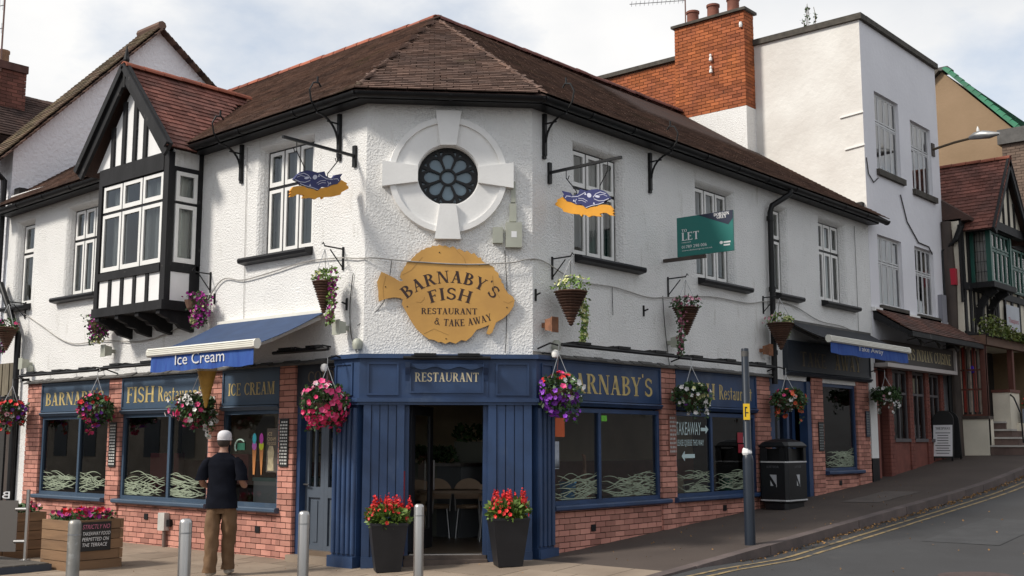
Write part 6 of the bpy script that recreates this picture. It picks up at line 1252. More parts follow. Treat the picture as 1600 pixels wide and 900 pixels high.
def arrow(u0, u1, z, h): 
    d = 1 if u1 > u0 else -1; mb = MB(); hd = u1 - d * .09; mb.add([FR.pt(u0, z - h, so), FR.pt(hd, z - h, so), FR.pt(hd, z + h, so), FR.pt(u0, z + h, so)], [(0, 1, 2, 3)]); mb.add([FR.pt(hd, z - h * 2.6, so), FR.pt(u1, z, so), FR.pt(hd, z + h * 2.6, so)], [(0, 1, 2)]); mb.build('window_arrow', TXT, W2, recalc=False)
arrow(4.17, 4.40, 1.81, .026); arrow(3.98, 3.60, 1.40, .03)
# pictures in the ice cream window
w3 = WL[2]
for uc, top, bot in ((2.30, (.06, .52, .62), (.52, .14, .50)), (2.14, (.52, .06, .42), (.55, .60, .03))):
    for z, c_, r1, r2 in ((1.66, top, .045, .075), (1.56, bot, .055, .06)): mb = MB(); mb.add([FL.pt(uc + r1 * math.cos(2 * math.pi * k / 16), z + r2 * math.sin(2 * math.pi * k / 16), so + (.004 if z > 1.6 else .002)) for k in range(16)], [list(range(16))]); mb.build('ice_lolly_print', mat('print_%0.2f_%0.2f' % (uc, z), c_, .5), w3, recalc=False)
    mb = MB(); mb.add([FL.pt(uc - .05, 1.55, so), FL.pt(uc + .05, 1.55, so), FL.pt(uc + .02 if uc > 2.2 else uc, 1.16, so), FL.pt(uc - .02, 1.16, so)], [(0, 1, 2, 3)]); mb.build('cone_print', mat('cone_print', (.50, .20, .06), .5), w3, recalc=False)
b = sticker(FL, 1.78, 2.02, 1.20, 1.80, mat('brown_poster', (.10, .082, .066), .6, var=.4, vscale=9), w3, 'window_poster')
mb = MB(); mb.add([FL.pt(1.92 + x, 1.22 + z, so + .004) for x, z in ((-.07, 0), (.07, 0), (.06, .16), (.075, .26), (.04, .34), (-.04, .34), (-.075, .26), (-.06, .16))], [list(range(8))]); mb.build('dog_print', mat('dog_cream', (.52, .44, .28), .7, var=.3, vscale=18), w3, recalc=False)
mb = MB(); write_sans(mb, 'ICE', face_fn(FL, 2.0, 1.70, so + .004, -1), .10, .05); write_sans(mb, 'CREAM', face_fn(FL, 2.0, 1.63, so + .004, -1), .18, .05); write_sans(mb, 'FOR DOGS', face_fn(FL, 2.0, 1.57, so + .004, -1), .19, .045); mb.build('window_lettering', mat('tan_print', (.55, .42, .25), .6), w3, recalc=False)
mb = MB(); mb.tube([FL.pt(2.62 + .12 * math.cos(t), 1.55 + .10 * math.sin(t) , so + .01) for t in [k * .35 for k in range(-2, 8)]], .012, 5); mb.build('window_sticker', mat('pale_green_print', (.5, .68, .58), .6), w3); sticker(FL, 2.52, 2.70, 1.50, 1.60, mat('deep_green_print', (.02, .13, .08), .5), w3)
# ================================================================== hanging baskets and flower pots
def wall_bracket(f, u, z, reach):
    mb = MB(); mb.fb(f, u - .012, u + .012, z - .28, z + .03, 0, .02); mb.tube([f.pt(u, z, .02), f.pt(u, z + .005, reach)], .011, 5); mb.tube([f.pt(u, z - .24, .02), f.pt(u, z - .03, reach * .72)], .009, 5); mb.tube([f.pt(u, z - .0, reach), f.pt(u, z + .05, reach + .03), f.pt(u, z + .02, reach + .05)], .008, 5)
    return mb.build('basket_bracket', IRON, REST)
def plant_mass(t, c, rx, rz, leaves, flowers, lm=None, leaf=.065, fr=.042, droop=0.0, gap=None):
    ml = MB(); c = Vector(c); lumps = [(rnd_dir(), random.uniform(.10, .42)) for _ in range(9)]
    def lump(p, d): k = 1 + sum(a * max(0, d.dot(l)) ** 8 for l, a in lumps) - .10; return Vector((c.x + (p.x - c.x) * k, c.y + (p.y - c.y) * k, c.z + (p.z - c.z) * k))
    for i in range(leaves):
        p, d = blob_point(c, rx, rx, rz, .45); p = lump(p, d); p.z -= droop * random.random() ** 2 * (1 if d.z < 0 else .2); add_leaf(ml, p, d + Vector((0, 0, -.3)) + rnd_dir() * .8, leaf * random.uniform(.6, 1.25))
    ml.build('foliage', lm or LEAF, t, recalc=False)
    for pc, n, dc in flowers:
        mf = MB(); n = int(n * .72)
        for i in range(n):
            p, d = blob_point(c, rx * 1.02, rx * 1.02, rz * 1.02, .88)
            if dc is not None:
                d2 = (d + Vector(dc) * 1.25).normalized(); p = Vector((c[0] + d2.x * rx * random.uniform(.85, 1.08), c[1] + d2.y * rx * random.uniform(.85, 1.08), c[2] + d2.z * rz * random.uniform(.85, 1.1))); d = d2
            p = lump(p, d); p.z -= droop * random.random() ** 2 * (1 if d.z < .1 else .1); add_flower(mf, p, d + rnd_dir() * .5, fr * random.uniform(.7, 1.2))
        mf.build('blossoms', PET[pc], t, recalc=False)
def trail(ml, mf, p0, length, wob, spread, n, fn, leaf=.05, fr=.024):
    for i in range(n):
        s = random.random(); p = Vector(p0) + Vector((wob[0] * math.sin(s * 3) + random.gauss(0, spread * (1.1 - .6 * s)), wob[1] * math.sin(s * 3) + random.gauss(0, spread * (1.1 - .6 * s)), -length * s)); add_leaf(ml, p, rnd_dir() + Vector((0, 0, -.6)), leaf * random.uniform(.6, 1.2))
    for i in range(fn):
        s = random.random() ** .9; p = Vector(p0) + Vector((wob[0] * math.sin(s * 3) + random.gauss(0, spread * (1.15 - .6 * s)), wob[1] * math.sin(s * 3) + random.gauss(0, spread * (1.15 - .6 * s)), -length * s)); add_flower(mf, p, (CAM - p).normalized() + rnd_dir() * .9, fr * random.uniform(.7, 1.2))
def low_basket(f, u, z, off, r, rz, flowers, label, leaves=700, droop=.1):
    c = f.pt(u, z, off); t = thing('hanging_basket', label, 'hanging basket', c - Vector((0, 0, rz)), 'flower baskets over the shopfront')
    mb = MB(); mb.lathe(c - Vector((0, 0, .20)), [(.05, 0), (.13, .05), (.17, .12), (.19, .20)], 14); mb.build('basket', WICKER, t)
    mb = MB(); top = c + Vector((0, 0, rz + .22))
    for k in range(3): a = 2 * math.pi * k / 3 + .4; mb.tube([c + Vector((.19 * math.cos(a), .19 * math.sin(a), .0)), top], .005, 4)
    mb.tube([top, top + Vector((0, 0, .12))], .006, 4); mb.build('chain', GALV, t); mb = MB(); mb.tube([top + Vector((0, 0, .10)), f.pt(u, z + rz + .36, off * .6), f.pt(u, z + rz + .30, 0)], .012, 5); mb.build('basket_hook', IRON, REST)
    plant_mass(t, c, r * .98, rz * .88, int(leaves * 1.2), flowers, droop=droop); ml = MB(); mf = MB()
    for k in range(6): a = random.uniform(0, 6.28); trail(ml, mf, c + Vector((r * .75 * math.cos(a), r * .75 * math.sin(a), -.02)), random.uniform(.2, .42), (.03, .03), .022, 34, 5, leaf=.045, fr=.034)
    ml.build('foliage', LEAF, t, recalc=False); mf.build('blossoms', PET[flowers[0][0]], t, recalc=False); return t
lf, rf, up, dn = (-.6, -.5, 0), (.6, .3, 0), (.2, -.3, .8), (.2, -.4, -.7)
low_basket(FL, 8.80, 2.16, .35, .24, .22, [('red', 26, up), ('white', 22, None), ('purple', 22, rf), ('dusty', 14, lf), ('pale', 10, dn)], 'red, white and purple flower basket at the far end of the street front')
low_basket(FL, 5.92, 2.17, .35, .28, .24, [('pink', 44, lf), ('red', 22, up), ('purple', 34, dn), ('hot', 20, dn)], 'pink, red and purple flower basket between two street window signs', leaves=900)
low_basket(FL, 3.12, 2.10, .35, .27, .24, [('white', 60, (-.3, -.4, .5)), ('pink', 40, dn), ('hot', 22, lf), ('pale', 20, None)], 'white and pink flower basket beside the hanging waffle cone', leaves=850)
low_basket(FL, .28, 2.10, .35, .31, .25, [('hot', 95, dn), ('pink', 60, rf), ('pale', 38, (-.7, -.3, .5)), ('white', 14, rf), ('pink', 26, up)], 'full bright pink petunia basket hanging by the blue corner', leaves=800)
low_basket(FR, .10, 2.28, .35, .25, .24, [('purple', 62, dn), ('red', 14, (-.3, -.2, .9)), ('pink', 12, up), ('white', 16, rf), ('purple', 30, lf)], 'purple and white petunia basket hanging just past the entrance corner', leaves=520, droop=.16)
low_basket(FR, 3.28, 2.32, .35, .27, .20, [('white', 34, None), ('purple', 8, None), ('cream', 14, rf)], 'white flower basket between the hill-side window signs', leaves=1000, droop=.06)
low_basket(FR, 6.28, 2.34, .35, .27, .18, [('coral', 30, rf), ('white', 16, dn), ('pink', 10, (-.4, -.4, .7))], 'orange and white flower basket beside the take-away door', leaves=1000, droop=.05)
low_basket(FR, 10.42, 2.54, .35, .30, .14, [('white', 12, up), ('pale', 6, dn)], 'mostly green flower basket at the uphill end of the take-away', leaves=1000, droop=.05)
def cone_basket(f, u, z, off, side, flowers, label, lm, top_r=.18, h=.42, trail_len=.55, tm=None, brz=None, toff=.16):
    """wicker cone; its rim is at z"""
    c = f.pt(u, z, off); t = thing('cone_basket', label, 'hanging basket', c - Vector((0, 0, h)), 'wicker cone baskets on the upper wall'); n = 16; rows = 13
    for k in range(rows):
        s = k / rows; r0 = top_r * (1 - s) + .012; r1 = top_r * (1 - (k + 1) / rows) + .012; mb = MB(); zz = -h * s; hh = h / rows
        mb.lathe(c + Vector((0, 0, zz - hh)), [(r1 * .9, 0), (r1 + .012, hh * .35), (r0 + .010, hh * .7), (r0 * .9, hh)], n); mb.build('wicker_band', WICKER, t)
    mb = MB(); top = c + Vector((0, 0, .42))
    for k in range(3): a = 2 * math.pi * k / 3 + .2; mb.tube([c + Vector((top_r * math.cos(a), top_r * math.sin(a), -.01)), top], .005, 4)
    mb.build('chain', GALV, t); wall_bracket(f, u, z + .46, off)
    plant_mass(t, c + Vector((0, 0, .05)), top_r * 1.05, .11, 230, flowers, lm=lm, leaf=.055, fr=.024)
    ml = MB(); mf = MB(); trail(ml, mf, c + f.u * (side * toff) + Vector((0, 0, .06)), trail_len, (.02, .02), .035, 300, 70 if tm else 0)
    ml.build('foliage', lm, t, recalc=False)
    if tm: mf.build('blossoms', tm, t, recalc=False)
    return t
cone_basket(FL, 9.20, 3.66, .32, 1, [('magenta', 40, lf), ('pink', 20, None)], 'wicker cone basket of pink flowers at the far end of the upper wall', LEAF, tm=PET['magenta'], trail_len=.5)
cone_basket(FL, .42, 3.68, .32, -1, [('magenta', 22, rf), ('cream', 26, (-.2, -.2, .8))], 'wicker cone basket with purple trail on the wall below the hanging fish sign', LEAFL, tm=PET['magenta'], trail_len=.62, top_r=.14, toff=.12)
cone_basket(FR, .40, 3.58, .32, 1, [('cream', 40, up)], 'wicker cone basket with a long pale green trail past the corner', LEAFL, tm=PET['cream'], trail_len=.72, top_r=.21, h=.46, toff=.24)
cone_basket(FR, 3.22, 3.62, .32, -1, [('dusty', 60, None), ('pale', 26, up)], 'wicker cone basket of dusty pink flowers beneath the letting board', LEAF, tm=PET['dusty'], trail_len=.80, top_r=.19, toff=.20)
cone_basket(FR, 6.20, 3.62, .32, 1, [('pale', 30, lf), ('cream', 30, rf)], 'wicker cone basket of pale flowers beside the black downpipe', LEAFL, tm=None, trail_len=.30, top_r=.22, h=.46)
def trailing(f, u, z, off, ln, spread, pc, lm, label, n=700, fn=170):
    c = f.pt(u, z, off); t = thing('trailing_basket', label, 'hanging basket', c - Vector((0, 0, .3)), 'trailing baskets under the oriel'); mb = MB(); mb.lathe(c - Vector((0, 0, .22)), [(.03, 0), (.10, .08), (.14, .2)], 12); mb.build('basket', WICKER, t)
    ml = MB(); mf = MB(); m2 = MB(); m3 = MB()
    for k in range(5): trail(ml, mf, c + Vector((random.uniform(-.13, .13), random.uniform(-.08, .08), .10)), ln * random.uniform(.6, 1.1), (.03, .02), spread, n // 5, fn // 5)
    trail(m2, m3, c + Vector((.04, 0, .08)), ln * .8, (.02, .02), spread, 60, 60)
    ml.build('foliage', lm, t, recalc=False); mf.build('blossoms', PET[pc], t, recalc=False); m3.build('blossoms', PET['cream'], t, recalc=False); wall_bracket(f, u, z + .40, off); return t
trailing(FL, 6.15, 3.58, .28, .58, .055, 'magenta', LEAF, 'trailing white and purple basket under the far end of the oriel'); trailing(FL, 3.42, 3.70, .28, .55, .06, 'magenta', LEAF, 'trailing purple basket between oriel and blue awning', fn=320)

# ---- square charcoal pots at the door
def door_pot(u, off, label, mark):
    c = FC.pt(u, 0, off); c.z = ground_z(c.y) + .012; t = thing('flower_pot', label, 'planter', c, 'charcoal pots by the entrance'); a = R(45 + 8)
    ex, ey = Vector((math.cos(a), math.sin(a), 0)), Vector((-math.sin(a), math.cos(a), 0)); Z = Vector((0, 0, 1))
    def rng(r, z): return [c + ex * (sx * r) + ey * (sy * r) + Z * z for sx, sy in ((-1, -1), (1, -1), (1, 1), (-1, 1))]
    mb = MB(); lv = [rng(.15, 0), rng(.222, .55), rng(.228, .55), rng(.228, .58), rng(.20, .58), rng(.195, .52)]
    vs = [v for l in lv for v in l]; fs = [(0, 3, 2, 1)]
    for i in range(5): fs += [(4 * i + k, 4 * i + (k + 1) % 4, 4 * i + 4 + (k + 1) % 4, 4 * i + 4 + k) for k in range(4)]
    mb.add(vs, fs); mb.build('pot', POT, t); MB().add(rng(.196, .53), [(0, 1, 2, 3)]).build('soil', SOIL, t)
    ml = MB(); mf = MB(); cc = c + Z * .64
    for i in range(900): p, d = blob_point(cc, .255, .255, .14, .35); add_leaf(ml, p, d + rnd_dir() * .6 + Z * .3, random.uniform(.045, .095))
    for k in range(15):
        b = cc + Vector((random.uniform(-.20, .20), random.uniform(-.20, .20), random.uniform(.05, .11)))
        for q in range(22): s = q / 22; add_flower(mf, b + Vector((random.gauss(0, .020 * (1.15 - s)), random.gauss(0, .020 * (1.15 - s)), s * random.uniform(.13, .19))), rnd_dir() + Z * .3, .022 * (1.2 - s * .6))
    for q in range(40): p, d = blob_point(cc, .26, .26, .13, .9); add_flower(mf, p, d + Z * .3, .028)
    ml.build('foliage', mat('salvia_leaf', (.085, .165, .03), .5, island=.5, c2=(.13, .18, .03), vscale=9), t, recalc=False); mf.build('blossoms', PET['red'], t, recalc=False); return t
door_pot(.36, .43, 'tapered charcoal pot of red flowers nearer the grey side door', False); door_pot(1.83, .50, 'tapered charcoal pot of red flowers on the uphill side of the entrance', True)

# ---- timber planters on the terrace
def timber_planter(x0, x1, y0, y1, h, label, fl, boards=5):
    t = thing('timber_planter', label, 'planter', ((x0 + x1) / 2, (y0 + y1) / 2, 0), 'timber planters by the terrace'); bh = h / boards
    for k in range(boards):
        for j, (a, b, c, d) in enumerate(((x0, x1, y0, y0 + .045), (x0, x1, y1 - .045, y1), (x0, x0 + .045, y0 + .046, y1 - .046), (x1 - .045, x1, y0 + .046, y1 - .046))): jx = random.uniform(-.003, .003); MB().box(a + jx, b + jx, c + jx, d + jx, bh * k + .004, bh * (k + 1) - .004).build('plank', WOOD, t)
    MB().box(x0 + .05, x1 - .05, y0 + .05, y1 - .05, h - .12, h - .05).build('soil', SOIL, t); c = Vector(((x0 + x1) / 2, (y0 + y1) / 2, h)); ml = MB()
    for i in range(420): p = c + Vector((random.uniform(-.42, .42) * (x1 - x0), random.uniform(-.42, .42) * (y1 - y0), random.uniform(-.05, .08))); add_leaf(ml, p, rnd_dir() + Vector((0, 0, .6)), random.uniform(.04, .08))
    ml.build('foliage', LEAF, t, recalc=False)
    for pc, n in fl:
        mf = MB()
        for i in range(n): p = c + Vector((random.uniform(-.42, .42) * (x1 - x0), random.uniform(-.42, .42) * (y1 - y0), random.uniform(.02, .12))); add_flower(mf, p, (CAM - p).normalized() + rnd_dir() * .8, random.uniform(.025, .042))
        mf.build('blossoms', PET[pc], t, recalc=False)
    return t
PT = timber_planter(-4.95, -4.28, -2.42, -1.66, .63, 'timber planter carrying the black STRICTLY NO notice, pink flowers on top', [('hot', 34), ('red', 22), ('magenta', 24), ('pink', 20)])
timber_planter(-6.75, -6.25, -2.35, -1.70, .64, 'timber planter against the terrace screen, farther from the man', [('hot', 24), ('pale', 14)])
FP = Frame((-4.28, -2.42, 0), (0, 1, 0), (1, 0, 0)); NS = tag(MB().fb(FP, .16, .58, .24, .60, .004, .014).build('terrace_notice', BLACKBOARD), 'black terrace notice with white and pink words on the timber planter', 'notice')
for s, z, w, h, m in (('STRICTLY NO', .515, .37, .055, mat('pink_print', (.55, .16, .26), .6)), ('TAKEAWAY FOOD', .435, .38, .045, SIGNWHITE), ('PERMITTED ON', .365, .36, .045, SIGNWHITE), ('THE TERRACE', .295, .34, .045, SIGNWHITE)): write_sans(MB(), s, (lambda z: lambda x, y, e: FP.pt(.185 + x + y * .18, z + y, .0155))(z), w, h).build('lettering', m, NS, recalc=False)
# ================================================================== street furniture
def bollard(x, y, label, rust=False):
    z = ground_z(y); t = thing('bollard', label, 'bollard', (x, y, z), 'steel bollards along the pavement'); mb = MB(); h = 1.0; r = .050
    mb.lathe((x, y, z - .02), [(r, 0), (r, h - .015), (r - .006, h + .008), (r - .02, h + .018), (.002, h + .02)], 28); mb.build('post', STEEL if not rust else mat('weathered_steel', (.40, .38, .35), .5, .85, c2=(.22, .21, .19), vscale=6, stretch=(1, 1, .5), dirt=((.55, .54, .52), 8, .58)), t, smooth=True)
    MB().lathe((x, y, z - .02), [(r + .03, 0), (r + .03, .03), (r, .034)], 28).build('base_ring', STEEL, t); MB().lathe((x, y, z + .88), [(r + .0012, 0), (r + .0012, .012)], 28).build('band', GALV, t)
    return t
bollard(.83, -5.10, 'weathered steel bollard in front of the timber planter notice', True); bollard(1.356, -4.44, 'steel bollard left of the walking man'); bollard(1.256, -3.16, 'steel bollard in front of the grey side door'); bollard(1.229, -1.70, 'steel bollard in front of the restaurant entrance')
# terrace deck with a steel post and smoked screen
TD_ = thing('terrace_deck', 'low dark terrace platform at the left edge', 'platform', (-6, -3, 0)); MB().box(-9, -4.55, -4.2, -2.47, .0, .09).build('deck_edge', mat('deck_blue_grey', (.035, .045, .065), .6, var=.2), TD_)
for k in range(11): MB().box(-9, -4.56, -4.19 + .155 * k, -4.05 + .155 * k, .09, .104).build('deck_board', mat('deck_board', (.10, .088, .075), .8, island=.2, var=.3, vscale=4), TD_)
SCN = thing('terrace_screen', 'smoked glass terrace screen on a thin steel post', 'screen', (-5.1, -2.53, .1)); mb = MB(); mb.tube([(-5.12, -2.54, .10), (-5.12, -2.54, 1.0)], .024, 12); mb.build('post', STEEL, SCN, smooth=True); MB().lathe((-5.12, -2.54, .10), [(.07, 0), (.07, .012), (.03, .02)], 16).build('foot', STEEL, SCN)
SM = glass_mat('smoked_glass', (.30, .28, .27), 1.5, .05); fx = Frame((-5.22, -2.62, 0), (-.78, -.62, 0), (.62, -.78, 0)); o_ = MB().fb(fx, .0, 1.6, .21, .86, -.006, .006).build('pane', mat('smoked_panel', (.13, .118, .108), .25), SCN); MB().tube([(-5.12, -2.54, .34), (-5.24, -2.64, .34)], .02, 8).build('clamp', STEEL, SCN); MB().tube([(-5.12, -2.54, .75), (-5.24, -2.64, .75)], .02, 8).build('clamp', STEEL, SCN)
mb = MB(); write_sans(mb, 'B', face_fn(fx, .12, .885, .0), .10, .09); mb.build('screen_topper', SIGNWHITE, SCN, recalc=False)
# small grey supply box on the brick plinth
SB = thing('supply_box', 'small white supply box on the brick plinth near the planter', 'box', FL.pt(4.35, .2, .05)); MB().fb(FL, 4.27, 4.44, .30, .56, .004, .09).build('cover', mat('supply_white', (.55, .54, .50), .5, var=.15, vscale=8), SB); MB().fb(FL, 4.18, 4.265, .36, .46, .004, .05).build('switch', IRON, SB); mb = MB(); mb.tube([FL.pt(4.33, .30, .04), FL.pt(4.32, .0, .04)], .03, 8); mb.build('conduit', mat('old_conduit', (.16, .12, .10), .7), SB)
# litter bin
bx0, bx1, by0, by1 = .10, .62, 7.25, 7.97; bz = ground_z(7.6) - .02
BN = thing('litter_bin', 'black square litter bin with silver bands by the take-away door', 'bin', (.36, 7.6, bz)); mb = MB()
def chamfer_ring(g, z, c=.05): return [(bx0 - g + c, by0 - g, z), (bx1 + g - c, by0 - g, z), (bx1 + g, by0 - g + c, z), (bx1 + g, by1 + g - c, z), (bx1 + g - c, by1 + g, z), (bx0 - g + c, by1 + g, z), (bx0 - g, by1 + g - c, z), (bx0 - g, by0 - g + c, z)]
def loft(rings): 
    m = MB(); n = 8; m.V = [Vector(v) for r in rings for v in r]; m.F = [list(range(n))[::-1], [n * (len(rings) - 1) + k for k in range(n)]]
    for i in range(len(rings) - 1): m.F += [(n * i + k, n * i + (k + 1) % n, n * (i + 1) + (k + 1) % n, n * (i + 1) + k) for k in range(n)]
    return m
loft([chamfer_ring(-.04, bz), chamfer_ring(-.04, bz + .10), chamfer_ring(0, bz + .12), chamfer_ring(0, bz + .76), chamfer_ring(-.01, bz + .77)]).build('body', BINBLK, BN)
for z in (bz + .135, bz + .755): loft([chamfer_ring(.006, z), chamfer_ring(.006, z + .022)]).build('silver_band', SILVER, BN)
for a, b in ((bx0 + .02, by0 + .02), (bx1 - .09, by0 + .02), (bx0 + .02, by1 - .09), (bx1 - .09, by1 - .09)): MB().box(a, a + .07, b, b + .07, bz + .77, bz + 1.0).build('pillar', BINBLK, BN)
MB().box(bx0 + .07, bx1 - .07, by0 + .07, by1 - .07, bz + .77, bz + .98).build('inner_liner', IRON, BN)
for f, w in ((Frame((bx0, by0, 0), (1, 0, 0), (0, -1, 0)), bx1 - bx0), (Frame((bx1, by0, 0), (0, 1, 0), (1, 0, 0)), by1 - by0)):
    MB().fb(f, .05, .16, bz + .78, bz + .99, -.02, .002).build('mouth_panel', BINBLK, BN); MB().fb(f, w - .14, w - .05, bz + .78, bz + .99, -.02, .002).build('mouth_panel', BINBLK, BN)
    lx = w / 2; lg = MB(); lg.add([f.pt(lx - .06, bz + .56, .003), f.pt(lx + .05, bz + .56, .003), f.pt(lx + .05, bz + .40, .003)], [(0, 1, 2)]); lg.add([f.pt(lx - .05, bz + .38, .003), f.pt(lx - .05, bz + .47, .003), f.pt(lx + .0, bz + .38, .003)], [(0, 1, 2)]); lg.add([f.pt(lx + .052, bz + .56, .003), f.pt(lx + .062, bz + .56, .003), f.pt(lx + .062, bz + .36, .003), f.pt(lx + .052, bz + .36, .003)], [(0, 1, 2, 3)]); lg.build('emblem', mat('emblem_grey', (.42, .43, .45), .4), BN, recalc=False)
    write_serif(MB(), 'LITTER', face_fn(f, lx - .11, bz + .67, .004), .22, .035).build('lettering', mat('dim_silver', (.10, .10, .11), .4), BN, recalc=False)
loft([chamfer_ring(.01, bz + 1.0), chamfer_ring(.015, bz + 1.03), chamfer_ring(-.03, bz + 1.09, .07), chamfer_ring(-.12, bz + 1.13, .09), chamfer_ring(-.20, bz + 1.145, .05)]).build('lid', BINBLK, BN)
# dark post with a yellow plate
px_, py_ = 1.93, 3.62; pz = ground_z(py_); PS = thing('sign_post', 'dark blue-grey steel post with a small yellow plate', 'post', (px_, py_, pz)); PC = mat('post_paint', (.014, .022, .036), .4, var=.2, vscale=4)
mb = MB(); mb.lathe((px_, py_, pz), [(.070, -.1), (.070, 1.10), (.062, 1.15), (.050, 1.17), (.048, 2.55), (.044, 2.56)], 20); mb.build('shaft', PC, PS, smooth=True); MB().lathe((px_, py_, pz + 2.45), [(.0495, 0), (.0495, .07), (.044, .075)], 20).build('cap', LEAD, PS)
vd = (CAM - Vector((px_, py_, 1.6))); vd.z = 0; vd.normalize(); fy = Frame(Vector((px_, py_, 0)) + vd * .054, Vector((-vd.y, vd.x, 0)), vd); YP = MB().fb(fy, -.042, .042, 1.90, 2.11, 0, .006).build('yellow_plate', mat('plate_yellow', (.72, .46, .012), .4), PS)
mb = MB(); mb.fb(fy, -.022, -.008, 1.94, 2.07, .006, .008); mb.fb(fy, -.008, .024, 1.985, 2.0, .006, .008); mb.fb(fy, -.008, .01, 2.05, 2.07, .006, .008); mb.build('symbol', BLACKBOARD, YP); mb = MB(); mb.lathe((px_ - .01, py_, pz + 1.16), [(.055, 0), (.066, .03), (.058, .08), (.04, .10)], 10); mb.build('torn_sticker', SIGNWHITE, PS)
for z0, z1, a, b, m in ((1.60, 1.77, 5.30, 5.48, mat('sticker_red', (.30, .015, .03), .5)), (1.44, 1.58, 5.32, 5.50, mat('sticker_red', (.3, .015, .03))), (1.60, 1.70, 5.49, 5.58, SIGNWHITE)): MB().fb(FR, a, b, z0, z1, -.052, -.05).build('window_sticker', m, W2)
# pavement board
AB = thing('pavement_board', 'black arched pavement board with a printed menu by the cream plinth', 'sign', (.2, CH + 13.9, 1.2)); az = 1.21; 
def board(y0, tilt, face, nm):
    x0, x1 = -.04, .42; pts = [(x0, 0), (x1, 0), (x1, .82)] + [((x0 + x1) / 2 + (x1 - x0) / 2 * math.cos(math.pi * k / 10), .82 + .22 * math.sin(math.pi * k / 10)) for k in range(1, 10)] + [(x0, .82)]
    P = lambda x, z: Vector((x, y0 + tilt * z, az + z)); b = MB().prism([P(x, z + .06) for x, z in pts], (0, .03, 0)).build(nm, BLACKBOARD, AB)
    for x in (x0 + .03, x1 - .03): MB().bar(P(x, 0) + Vector((0, .015, 0)), P(x, .12) + Vector((0, .015, 0)), .03, .03).build('foot', IRON, AB)
    if face:
        Q = lambda x, y, e: P(x0 + .02 + x, .10 + y) + Vector((0, -.004 - e, 0)); pm = MB(); pm.add([Q(0, 0, 0), Q(.42, 0, 0), Q(.42, .68, 0), Q(0, .68, 0)], [(0, 1, 2, 3)]); pp = pm.build('menu_print', mat('menu_paper', (.78, .77, .78), .5), AB); lm_ = MB()
        write_serif(lm_, 'THESPIANS', lambda x, y, e: Q(.05 + x, .58 + y, .002 + e), .32, .05)
        for k in range(9): w = random.uniform(.22, .34); lm_.add([Q(.21 - w / 2, .50 - .055 * k, .002), Q(.21 + w / 2, .50 - .055 * k, .002), Q(.21 + w / 2, .515 - .055 * k, .002), Q(.21 - w / 2, .515 - .055 * k, .002)], [(0, 1, 2, 3)])
        lm_.build('lettering', BLACKBOARD, pp, recalc=False, kind='stuff')
board(CH + 13.75, .12, True, 'front_panel'); board(CH + 14.28, -.12, False, 'rear_panel')
# ================================================================== inside the restaurant
CHB = mat('chair_cream', (.40, .34, .21), .6, var=.12); CHT = mat('chair_tan', (.48, .33, .22), .6, var=.12); WOODT = mat('table_wood', (.16, .10, .055), .5, var=.2)
def chair(x, y, rz, m, label):
    t = bpy.data.objects.new('chair', None); col.objects.link(t); t.location = (x, y, .2); t.rotation_euler = (0, 0, rz); tag(t, label, 'chair', 'round-backed chairs inside the restaurant')
    def part(mb, n, mm, **k): o = mb.build(n, mm, **k); o.parent = t; return o
    mb = MB(); mb.lathe((0, 0, .43), [(.19, 0), (.205, .02), (.20, .05), (.17, .06)], 16); part(mb, 'seat', m)
    pts = [(.22 * math.cos(math.pi * k / 12), .20 * math.sin(math.pi * k / 12)) for k in range(13)]; mb = MB(); mb.prism([(px, .19 + .05, .58 + .10 + pz_) for px, pz_ in pts] + [(-.20, .24, .58), (.20, .24, .58)], (0, .035, 0)); part(mb, 'backrest', m)
    for sx in (-1, 1): mb = MB(); mb.tube([(sx * .19, .20, .40), (sx * .205, .225, .62), (sx * .19, .235, .72)], .012, 6); part(mb, 'back_post', GALV)
    for sx, sy in ((-1, -1), (1, -1), (1, 1), (-1, 1)): mb = MB(); mb.tube([(sx * .15, sy * .15, .43), (sx * .19, sy * .19, .0)], .012, 6); part(mb, 'leg', GALV)
    return t
def table(x, y, w, d, rz, label):
    t = bpy.data.objects.new('table', None); col.objects.link(t); t.location = (x, y, .2); t.rotation_euler = (0, 0, rz); tag(t, label, 'table', 'tables inside the restaurant'); o = MB().box(-w / 2, w / 2, -d / 2, d / 2, .70, .74).build('table_top', WOODT); o.parent = t
    for sx in (-1, 1):
        for sy in (-1, 1): o = MB().box(sx * (w / 2 - .08) - .03, sx * (w / 2 - .08) + .03, sy * (d / 2 - .08) - .03, sy * (d / 2 - .08) + .03, 0, .70).build('leg', mat('table_leg', (.28, .20, .12), .5)); o.parent = t
    return t
fi_ = Vector((-.70711, .70711, 0))
def inn(u, d): p = FC.pt(u, 0, -d); return p.x, p.y
for u, d, lb in ((.72, 2.1, 'tan round-backed chair just inside the open door, nearest the door leaf'), (.98, 2.7, 'tan round-backed chair second from the door leaf, at the table'), (1.45, 2.7, 'tan round-backed chair third from the door leaf, at the table'), (1.78, 2.1, 'tan round-backed chair half hidden by the uphill door jamb')): chair(*inn(u, d), R(45 + 180), CHT, lb)
table(*inn(1.25, 1.75), 1.1, .6, R(45), 'dark table seen through the entrance')
for f, u, d, lb in ((FR, 2.15, .55, 'cream round-backed chair behind the first hill-side window'), (FR, 3.52, .65, 'cream round-backed chair by the painted pier in the second hill-side window'), (FR, 4.85, .7, 'cream round-backed chair in the uphill half of the second hill-side window'), (FL, 6.6, .5, 'cream round-backed chair behind the far street window'), (FL, 4.0, .5, 'cream round-backed chair behind the middle street window')): p = f.pt(u, 0, -d); chair(p.x, p.y, R(90) if f is FR else R(0), CHB, lb)
